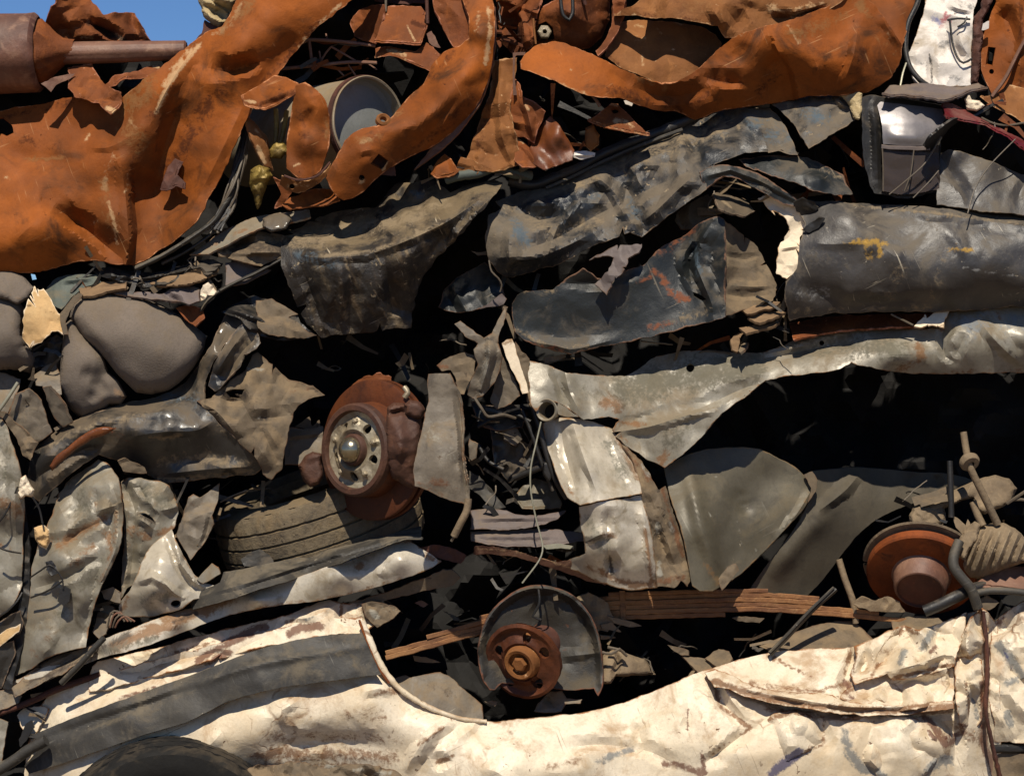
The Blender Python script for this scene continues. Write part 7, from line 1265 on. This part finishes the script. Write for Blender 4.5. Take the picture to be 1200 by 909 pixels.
# ------------------------------------------------------------------ white crushed car at the bottom
wc = thing("white_car", "crushed cream-white car along the bottom with wheel arch and black trim", "car", (600, 1120, 0))
S("side_panel", None, None,
  [(59, 812), (85, 804), (110, 795), (150, 782), (200, 768), (300, 742), (380, 724), (424, 724), (432, 748), (441, 769), (453, 791), (470, 809), (500, 827), (538, 841), (576, 845), (600, 844), (650, 839), (700, 832), (740, 820), (776, 805), (813, 790), (826, 785), (846, 779), (876, 770), (900, 765), (945, 760), (983, 759), (1025, 754), (1040, 746), (1060, 734), (1075, 738), (1108, 729), (1131, 719), (1151, 712), (1159, 718), (1168, 736), (1172, 800), (1174, 900), (1176, 1080), (30, 1080), (28, 940), (30, 896), (36, 862), (48, 829)],
  [(60, 814, 20), (110, 797, 8), (200, 770, -10), (300, 746, -20), (400, 728, -22), (430, 745, -26), (453, 792, -34), (500, 828, -36), (576, 846, -34), (650, 840, -34), (740, 821, -28), (826, 786, -14), (900, 767, -6), (983, 761, 0), (1040, 748, 2), (1110, 731, 4), (1150, 714, 6),
   (40, 880, 10), (100, 850, -14), (250, 820, -30), (380, 790, -36), (240, 860, -46), (330, 840, -60), (430, 825, -58), (500, 850, -56), (600, 870, -64), (700, 860, -60), (800, 830, -46), (860, 800, -30), (920, 790, -20), (980, 800, -38), (1050, 790, -26), (1060, 820, -44), (1130, 780, -30), (1160, 760, -8),
   (300, 868, -58), (380, 882, -34), (300, 905, -24), (400, 905, -26), (470, 880, -50), (560, 900, -66), (700, 905, -64), (850, 870, -62), (960, 870, -66), (1060, 870, -66), (1140, 860, -46), (1170, 900, -20), (60, 1000, 0), (300, 1000, -20), (600, 1000, -56), (900, 1000, -60), (1160, 1000, -20), (600, 1075, -30), (100, 1075, 10), (1100, 1075, -20)],
  white, wc, sp=3.7, cr=[(120, 4), (58, 2.4), (26, .7)], rf=(30, 1.1), th=2.6, jag=.8, flange=30, fdir=(0, -1),
  folds=[([(846, 790), (880, 806), (905, 815), (970, 825), (1050, 831), (1116, 827)], 5, -9), ([(850, 798), (905, 823), (970, 834), (1050, 840), (1118, 836)], 8, 10), ([(1006, 752), (996, 778), (988, 800), (996, 824)], 6, 8), ([(1118, 780), (1085, 790), (1046, 794)], 5, -8), ([(1112, 790), (1080, 800), (1050, 802)], 6, 8), ([(1058, 736), (1030, 760), (1012, 780)], 7, -8), ([(1075, 740), (1056, 770), (1046, 794)], 5, 6), ([(1130, 722), (1122, 750), (1118, 780), (1116, 826)], 6, 8), ([(1152, 714), (1140, 750), (1122, 770)], 6, -8), ([(1153, 716), (1156, 780), (1154, 830), (1166, 905)], 6, 9),
         ([(826, 786), (838, 805), (840, 816), (862, 838), (880, 852)], 6, 8), ([(845, 790), (852, 812), (878, 846)], 7, -6), ([(806, 818), (806, 860)], 3, 4), ([(745, 846), (752, 870)], 3, 4), ([(880, 852), (850, 876), (822, 896)], 5, 7), ([(896, 838), (930, 832), (958, 842), (966, 868), (950, 876)], 5, 6), ([(905, 850), (935, 846), (952, 866)], 12, -6, 'g'), ([(520, 852), (500, 866), (484, 886), (474, 909)], 7, -8), ([(536, 850), (528, 858), (506, 872)], 6, 6), ([(510, 880), (514, 896), (530, 890)], 5, 6), ([(290, 876), (400, 866), (470, 880)], 18, 6), ([(326, 850), (330, 832), (350, 820)], 5, -4), ([(420, 812), (445, 806), (462, 812)], 6, -6), ([(56, 818), (52, 840), (44, 862)], 4, 5), ([(70, 826), (110, 812), (200, 790), (300, 762)], 5, 5), ([(112, 800), (200, 778), (260, 764)], 3, 5), ([(1024, 870), (1020, 890), (1034, 905)], 8, -7), ([(1060, 850), (1080, 870), (1110, 880)], 12, -6, 'g'), ([(1100, 840), (1120, 860), (1118, 900)], 7, 8), ([(640, 880), (700, 872), (760, 880), (800, 900)], 8, 5)],
  st={"s1": [([(850, 798), (900, 818), (970, 829), (1050, 835), (1118, 832)], 4.5, .9), ([(880, 800), (920, 806), (960, 810), (1000, 798)], 6, .62), ([(998, 752), (990, 790)], 4, .75), ([(1046, 794), (1112, 786)], 3, .7), ([(1118, 760), (1118, 826)], 4, .8), ([(1150, 716), (1157, 780), (1154, 850)], 6, .95), ([(838, 800), (842, 822)], 4, .85), ([(846, 828), (878, 852)], 4.5, .95), ([(900, 770), (950, 792)], 1.8, .8), ([(905, 768), (945, 790)], 1.6, .7), ([(880, 852), (830, 886)], 2.5, .75), ([(453, 791), (480, 818), (530, 841)], 4, .8), ([(520, 852), (490, 872)], 4, .7), ([(440, 812), (470, 808)], 6, .55), ([(300, 884), (360, 884), (430, 884), (460, 888)], 14, .6), ([(300, 905), (420, 900)], 16, .65), ([(400, 835), (450, 840), (470, 850)], 14, .36), ([(310, 862), (380, 862), (470, 866)], 10, .4), ([(245, 798), (180, 815), (130, 826)], 5, .7), ([(900, 832), (960, 836)], 6, .6), ([(965, 840), (966, 870), (950, 878)], 3, .7), ([(512, 892), (530, 886)], 4, .8), ([(1005, 770), (1080, 755)], 10, .4), ([(1125, 850), (1150, 870)], 10, .6), ([(640, 900), (680, 890)], 8, .5), ([(1060, 760), (1075, 745)], 5, .7)],
      "s2": [([(232, 774), (262, 756), (300, 738), (312, 734)], 6, 1), ([(245, 776), (268, 764)], 6, 1), ([(338, 742), (352, 736), (378, 734)], 7, .95), ([(140, 818), (180, 806)], 4, .75), ([(1082, 838), (1096, 852), (1108, 872), (1118, 866)], 6, .85), ([(1150, 850), (1156, 880), (1168, 908)], 7, .9), ([(780, 894), (800, 898), (822, 905)], 7, .85), ([(822, 880), (826, 905)], 3, .9), ([(1100, 865), (1128, 858)], 5, .75), ([(965, 826), (980, 832)], 5, .6), ([(990, 800), (1000, 808)], 6, .7), ([(806, 830), (806, 856)], 1.6, .7)],
      "s3": [([(1078, 752), (1092, 738)], 6, .8), ([(1050, 775), (1068, 760)], 6, .7), ([(990, 858), (994, 880), (1010, 900), (1030, 905)], 8, .8), ([(1080, 905), (1110, 890)], 12, .7), ([(1130, 740), (1150, 722)], 5, .5), ([(700, 892), (740, 878)], 6, .6), ([(1140, 800), (1146, 840)], 5, .6), ([(330, 850), (340, 840)], 3, .4)],
      "s4": [([(904, 906), (918, 896), (930, 888), (942, 880)], 6, .85), ([(912, 898), (936, 882)], 8, .66)]}, ncut=3)
FB = dict(th=3, jag=1.0, flange=16)
S("crumpled_fold", None, None, [(1001, 757), (1024, 749), (1040, 741), (1060, 733), (1075, 738), (1100, 731), (1132, 718), (1129, 740), (1122, 765), (1117, 780), (1095, 786), (1070, 793), (1046, 796), (1040, 788), (1020, 796), (1002, 801), (996, 790), (1004, 770)], [(1002, 760, -14), (1060, 735, -8), (1130, 720, -8), (1120, 775, -46), (1046, 792, -50), (1000, 796, -42), (1060, 765, -36), (1095, 755, -34)], white, wc, cr=[(30, 12), (13, 4), (6, 1)], sp=2.4,
  folds=[([(1058, 736), (1040, 762), (1022, 790)], 9, 10), ([(1080, 738), (1062, 770), (1050, 794)], 9, -9), ([(1046, 786), (1080, 776), (1118, 762)], 7, -8), ([(1100, 733), (1096, 756), (1110, 774)], 8, 7), ([(1012, 756), (1014, 776), (1004, 798)], 6, 7)],
  st={"s1": [([(1058, 736), (1040, 762), (1022, 790)], 4, .7), ([(1046, 794), (1118, 778)], 3, .8), ([(1004, 760), (998, 794)], 3, .7), ([(1062, 736), (1076, 742)], 4, .8)], "s3": [([(1080, 760), (1092, 740)], 7, .8), ([(1054, 776), (1060, 764)], 6, .7)], "s2": [([(1090, 764), (1096, 758)], 4, .8)]}, rf=(5, 1.2), **FB)
S("crumpled_fold", None, None, [(1002, 802), (1020, 797), (1046, 797), (1080, 790), (1117, 781), (1119, 800), (1117, 823), (1080, 829), (1050, 832), (1000, 826), (983, 818), (990, 808)], [(1004, 804, -34), (1046, 799, -32), (1115, 784, -30), (1117, 820, -56), (1050, 829, -60), (988, 818, -52), (1060, 812, -50)], white, wc, cr=[(26, 7), (11, 3)], sp=2.4, folds=[([(1046, 798), (1052, 814), (1050, 830)], 7, 9), ([(1020, 800), (1030, 815), (1040, 826)], 8, -7), ([(1080, 792), (1084, 812)], 7, 5)], st={"s1": [([(985, 820), (1050, 830), (1117, 822)], 4, .85), ([(1050, 800), (1050, 828)], 3, .6), ([(990, 810), (1005, 804)], 5, .7)], "s2": [([(992, 812), (1000, 818)], 4, .7)]}, rf=(4, 1.2), **FB)
S("crumpled_fold", None, None, [(1119, 776), (1126, 748), (1138, 724), (1151, 711), (1159, 718), (1157, 742), (1151, 764), (1153, 800), (1154, 832), (1142, 858), (1128, 852), (1121, 830), (1119, 800)], [(1121, 778, -36), (1138, 728, -16), (1155, 716, -8), (1154, 780, -24), (1136, 790, -58), (1134, 740, -34), (1140, 854, -48), (1152, 830, -40)], white, wc, cr=[(22, 8), (10, 3)], sp=2.4, folds=[([(1138, 726), (1132, 756), (1140, 784)], 7, -10), ([(1128, 786), (1138, 810), (1138, 850)], 6, 9), ([(1121, 772), (1136, 774), (1152, 766)], 6, 9)], st={"s1": [([(1121, 772), (1150, 768)], 4, .85), ([(1150, 716), (1156, 760), (1152, 820)], 5, .9), ([(1132, 800), (1138, 850)], 3, .7)], "s2": [([(1150, 800), (1152, 845)], 4, .8), ([(1128, 850), (1142, 852)], 4, .9)]}, rf=(4, 1.2), **FB)
S("rolled_flange", None, None, [(826, 788), (838, 783), (854, 789), (872, 799), (900, 807), (940, 811), (975, 814), (986, 821), (1050, 826), (1117, 821), (1118, 830), (1050, 837), (1000, 837), (960, 832), (905, 823), (870, 815), (852, 806), (838, 804)], [(830, 790, -34), (872, 800, -48), (975, 816, -60), (1117, 823, -64), (1050, 835, -66), (905, 821, -62), (845, 804, -52)], white, wc, cr=[(24, 4), (10, 2)], sp=2.2, th=3, jag=.8, flange=12, folds=[([(836, 792), (870, 806), (920, 816), (1000, 828), (1116, 826)], 6, -6)], st={"s1": [([(838, 798), (870, 810), (905, 819), (960, 828), (1050, 833), (1117, 828)], 6, .85), ([(880, 802), (940, 812)], 5, .55)]}, rf=(3, 1))
S("dented_lobe", None, None, [(890, 846), (904, 837), (930, 833), (952, 838), (964, 850), (967, 866), (958, 876), (946, 881), (926, 893), (900, 915), (872, 925), (852, 910), (866, 880), (878, 856)], [(895, 848, -58), (950, 840, -58), (964, 865, -58), (925, 860, -78), (900, 890, -76), (870, 915, -62)], white, wc, cr=[(44, 6), (22, 2.5)], sp=2.8, roll=(4, 5), rf=(6, 1.3), th=3, flange=10, st={"s1": [([(890, 846), (930, 834), (958, 842), (966, 866)], 3, .75), ([(950, 874), (945, 882)], 4, .8)], "s4": [([(900, 908), (918, 896), (936, 882)], 8, 1.3), ([(912, 906), (938, 888)], 5, .8), ([(896, 904), (930, 882)], 4, .9)]})
S("dented_lobe", None, None, [(972, 846), (990, 838), (1030, 836), (1068, 840), (1090, 852), (1102, 872), (1098, 894), (1080, 915), (1040, 925), (1022, 905), (1008, 880), (990, 862)], [(980, 848, -60), (1030, 838, -58), (1090, 856, -58), (1050, 875, -82), (1095, 890, -62), (1030, 915, -66), (1000, 868, -62)], white, wc, cr=[(44, 6), (22, 2.5)], sp=2.8, roll=(4, 5), rf=(6, 1.3), th=3, flange=10, st={"s3": [([(1000, 860), (1018, 890), (1036, 912)], 7, .8), ([(1085, 905), (1098, 890)], 8, .7)], "s1": [([(974, 846), (1010, 840)], 4, .7)], "s2": [([(1086, 850), (1100, 870)], 5, .8)]})
S("top_flange", None, None, [(108, 781), (115, 775), (150, 766), (201, 754), (250, 741), (300, 729), (338, 720), (365, 709), (386, 702), (400, 706), (424, 706), (442, 708), (440, 730), (425, 744), (400, 742), (340, 752), (290, 762), (240, 776), (180, 792), (130, 806), (104, 810), (106, 794)], [(110, 782, 12), (200, 756, 6), (300, 730, 4), (385, 704, 2), (440, 710, 0), (110, 806, 0), (240, 774, -20), (340, 750, -28), (425, 742, -32), (380, 724, -24)], white, wc, cr=[(30, 3), (12, 1.2)], th=2.4, sp=2.8, jag=.9, flange=20, fdir=(0, -1), folds=[([(110, 792), (200, 772), (300, 748)], 4, 4), ([(330, 722), (360, 724), (395, 708)], 8, -6), ([(396, 706), (398, 724), (420, 730)], 5, 7), ([(424, 706), (422, 726)], 4, -5)],
  st={"s2": [([(232, 773), (262, 755), (300, 737), (310, 734)], 6.5, 1), ([(250, 774), (275, 758)], 6, 1), ([(340, 742), (352, 736), (376, 734)], 7, 1)], "s1": [([(200, 766), (250, 752)], 3, .6), ([(400, 708), (400, 726)], 3, .7), ([(336, 730), (345, 726)], 5, .6), ([(420, 710), (432, 726)], 5, .5)], "s3": [([(358, 726), (366, 722)], 4, .5)]}, ncut=3)
S("corner_block", None, None, [(424, 708), (436, 705), (456, 708), (469, 716), (460, 724), (442, 735), (434, 728), (428, 722)], [(428, 712, -18), (465, 716, -6), (440, 732, -22)], grey_t, wc, cr=[(12, 5), (6, 2)], th=4, flange=12, st={"s3": [([(436, 716), (442, 724)], 5, .9), ([(450, 712), (460, 716)], 5, .6)]})
T("arch_lip", None, None, [(424, 728, -34), (432, 748, -38), (442, 770, -42), (452, 788, -44), (470, 808, -46), (500, 827, -46), (538, 841, -44), (570, 845, -40)], 4.6, white, wc, seg=10, sp=4, taper=.5, wob=.3)
T("arch_seam", None, None, [(421, 726, -38), (430, 752, -42), (442, 780, -46), (456, 800, -48)], 1.6, rust_b, wc, seg=7, wob=.3)
S("trim_moulding", None, None,
  [(33, 863), (75, 845), (151, 817), (226, 790), (300, 762), (363, 747), (424, 741), (434, 764), (446, 790), (410, 794), (375, 799), (338, 804), (300, 812), (266, 822), (242, 834), (218, 846), (176, 858), (113, 880), (75, 893), (35, 906), (29, 897), (54, 868)],
  [(36, 864, -8), (151, 818, -34), (226, 791, -40), (300, 764, -44), (424, 743, -48), (440, 786, -58), (375, 797, -62), (300, 810, -60), (218, 844, -54), (113, 878, -36), (35, 904, -12), (150, 838, -40), (300, 784, -58)],
  rubb, wc, cr=[(-50, 2), (22, .6)], th=4, sp=2.6, rf=(0, 0), jag=.4, flange=9, folds=[([(50, 866), (120, 842), (180, 822), (226, 803), (262, 790)], 5, 3, 'g'), ([(120, 838), (200, 811), (300, 778), (430, 756)], 5, -2.5, 'g')], st={"s1": [([(395, 766), (412, 764), (414, 780)], 7, .6), ([(100, 855), (140, 842)], 5, .5), ([(172, 838), (186, 830)], 4, .6)]})
S("white_tab", None, None, [(20, 838), (28, 830), (48, 826), (56, 830), (46, 852), (40, 862), (30, 858), (24, 850)], [(24, 840, 14), (52, 830, 14), (38, 856, 6)], white, wc, th=2.4, jag=1)
tyre("tyre", None, (199, 1010, -46), (0.10, -0.985, -0.12), 145, 40, tyre_b, tyre_b, seg=110, rim=.6, parent=wc)
S("black_tab", "black tab end of a bar beside the white car's left corner", "bar", [(22, 866), (30, 850), (36, 844), (40, 852), (32, 864), (24, 874)], [(30, 860, -6)], blk, th=4)
T("bumper_bar", "dark bar running off the lower left corner under the trim", "bar", [(54, 867, -34), (34, 878, -30), (14, 892, -26), (-30, 918, -20)], 6.5, rubb, seg=10, wob=.1)
S("brown_crust", "crusted brown debris along the white car's lower left, above the frame edge", "debris", [(262, 909), (300, 898), (330, 895), (352, 892), (380, 898), (420, 895), (452, 900), (470, 908), (480, 930), (260, 930)], [(270, 905, -70), (380, 900, -66), (460, 905, -68), (370, 928, -80)], grey_t, cr=[(14, 8), (6, 3)], th=4, jag=2, st={"s3": [([(385, 898), (395, 892)], 6, .9), ([(415, 902), (425, 900)], 5, .8), ([(440, 906), (456, 904)], 5, .8)]}, flange=12)
S("white_bodywork", "crumpled white panel with dark cracks at the right border", "panel",
  [(1162, 740), (1168, 728), (1178, 718), (1200, 705), (1310, 690), (1310, 868), (1200, 870), (1166, 868), (1164, 840), (1158, 820), (1160, 780)],
  [(1164, 740, 2), (1200, 708, 4), (1300, 695, 6), (1175, 770, -20), (1190, 745, -14), (1200, 800, -30), (1165, 850, -22), (1200, 865, -30), (1300, 800, -30)], white, cr=[(24, 5), (10, 2), (5, .8)], th=2.4, jag=1, flange=20, folds=[([(1164, 744), (1180, 738), (1176, 725)], 5, 7), ([(1165, 762), (1185, 786), (1200, 800), (1240, 805)], 4, 6), ([(1168, 752), (1178, 748), (1186, 756)], 5, -6)],
  st={"s2": [([(1166, 735), (1178, 720)], 6, .6), ([(1160, 800), (1168, 830)], 5, .6)], "s3": [([(1170, 755), (1184, 772), (1200, 792)], 7, .85), ([(1165, 820), (1172, 812)], 6, .7), ([(1180, 835), (1184, 848)], 6, .75), ([(1178, 800), (1192, 796)], 6, .7)], "s4": [([(1176, 760), (1186, 784)], 2.4, .6)]})
S("slot_strip", "black slot strip under the right border's white panel", "strip", [(1160, 872), (1200, 872), (1310, 868), (1310, 878), (1200, 881), (1164, 882)], [(1165, 876, -20), (1300, 874, -22)], blk, th=3, roll=(3, 3))
S("lower_bodywork", "dull grey-cream panel in the bottom right corner", "panel", [(1160, 882), (1200, 882), (1310, 880), (1310, 1080), (1170, 1080)], [(1165, 884, -16), (1300, 884, -18), (1240, 980, -30)], grey_t, cr=[(30, 3)], th=2.4)
T("rusty_band", "rusty strap running down the seam at the right of the white car", "strap", [(1152, 716, -14), (1156, 750, -22), (1157, 790, -36), (1155, 830, -50), (1162, 868, -48), (1172, 912, -40), (1178, 940, -36)], 4.4, rust_d, seg=8, flat=.6, wob=.5, sp=4)

# ------------------------------------------------------------------ loose bits nobody could count, in the gaps between the pieces
def debris():
    rs = np.random.RandomState(21)
    zones = [(445, 535, 398, 436, 30, 90, 3), (560, 640, 470, 600, 10, 70, 16), (540, 640, 335, 372, 20, 80, 6), (640, 860, 398, 425, 10, 60, 9), (455, 560, 705, 765, 20, 90, 4), (712, 830, 730, 790, 20, 90, 4),
             (880, 1000, 735, 765, 10, 50, 3), (1040, 1190, 570, 620, 10, 60, 8), (205, 262, 560, 660, 0, 50, 8), (100, 142, 700, 760, -10, 20, 6), (90, 262, 312, 345, 6, 26, 16), (620, 690, 100, 190, 20, 80, 9), (335, 430, 45, 100, 50, 90, 8),
             (570, 625, 0, 66, 40, 80, 8), (945, 1005, 150, 228, 10, 60, 7), (822, 900, 205, 250, 0, 40, 7), (30, 80, 410, 500, 0, 30, 8), (350, 440, 395, 450, 30, 90, 3), (1140, 1200, 120, 150, 0, 30, 6), (860, 930, 350, 400, -6, 20, 8), (270, 330, 560, 590, 20, 60, 5), (560, 690, 640, 690, 10, 50, 8), (0, 60, 720, 840, 0, 30, 10), (500, 620, 196, 216, 10, 40, 8)]
    sets = {"slivers": ([], [], grey_t), "rusty": ([], [], rust_b), "dark": ([], [], blk)}
    wires = {"w1": ([], [], wire_m), "w2": ([], [], blk)}
    for x0, x1, y0, y1, d0, d1, n in zones:
        for _ in range(n):
            V, F, _m = sets[rs.choice(list(sets), p=[.45, .03, .52] if y0 > 150 else [.1, .7, .2])]
            c = np.array([rs.uniform(x0, x1), rs.uniform(y0, y1), rs.uniform(d0, d1)])
            an = rs.normal(0.0, 0.8)
            a = np.array([math.cos(an), -math.sin(an), rs.normal(0, .4)])
            b = np.array([math.sin(an), math.cos(an), rs.normal(0, .8)])
            s, t = rs.uniform(7, 26), rs.uniform(1.5, 5.5)
            k = np.array([0, rs.uniform(-5, 5), rs.uniform(-8, 8)])
            m = 2
            end0, end1 = rs.uniform(.1, 1.0), rs.uniform(.0, .7)
            base = len(V)
            for q in range(m + 1):
                u = q / m * 2 - 1
                w_ = t * (end0 + (end1 - end0) * (u + 1) / 2) * rs.uniform(.8, 1.2) + .4
                mid_ = c + a * s * u + k * (u * u)
                for e, z in ((-1, 0), (1, 0), (1, 1.6), (-1, 1.6)):
                    V.append(mid_ + b * w_ * e + np.array([0, 0, z]))
            for q in range(m):
                for e in range(4):
                    e2 = (e + 1) % 4
                    F.append((base + q * 4 + e, base + q * 4 + e2, base + q * 4 + 4 + e2, base + q * 4 + 4 + e))
            F.append((base + 3, base + 2, base + 1, base))
            F.append((base + m * 4, base + m * 4 + 1, base + m * 4 + 2, base + m * 4 + 3))
        for _ in range(max(2, n // 3)):
            V, F, _m = wires[rs.choice(list(wires))]
            p = np.array([rs.uniform(x0, x1), rs.uniform(y0, y1), rs.uniform(d0, d1)])
            v = rs.normal(0, 1, 3) * np.array([1, .7, .5])
            r = rs.uniform(.5, 1.1)
            pts = []
            for q in range(8):
                pts.append(p.copy())
                v = v + rs.normal(0, .55, 3)
                p = p + v / np.linalg.norm(v) * rs.uniform(4, 7)
            base = len(V)
            for q in pts:
                for e in range(4):
                    V.append(q + np.array([math.cos(e * 1.571) * r, math.sin(e * 1.571) * r, (e % 2) * r]))
            for q in range(len(pts) - 1):
                for e in range(4):
                    e2 = (e + 1) % 4
                    F.append((base + q * 4 + e, base + q * 4 + e2, base + q * 4 + 4 + e2, base + q * 4 + 4 + e))
    for nm, lab in (("slivers", "small tan torn metal slivers scattered through the gaps"), ("rusty", "small rusty slivers scattered among the rusted pieces"), ("dark", "small black plastic shreds scattered in the gaps")):
        V, F, m_ = sets[nm]
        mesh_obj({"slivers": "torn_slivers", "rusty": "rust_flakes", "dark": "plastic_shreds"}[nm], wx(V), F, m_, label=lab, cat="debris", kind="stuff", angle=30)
    for nm, lab in (("w1", "dull loose wires tangled in the gaps of the stack"), ("w2", "black loose wires tangled in the gaps of the stack")):
        V, F, m_ = wires[nm]
        mesh_obj("loose_wiring", wx(V), F, m_, label=lab, cat="wiring", kind="stuff", angle=60)
debris()
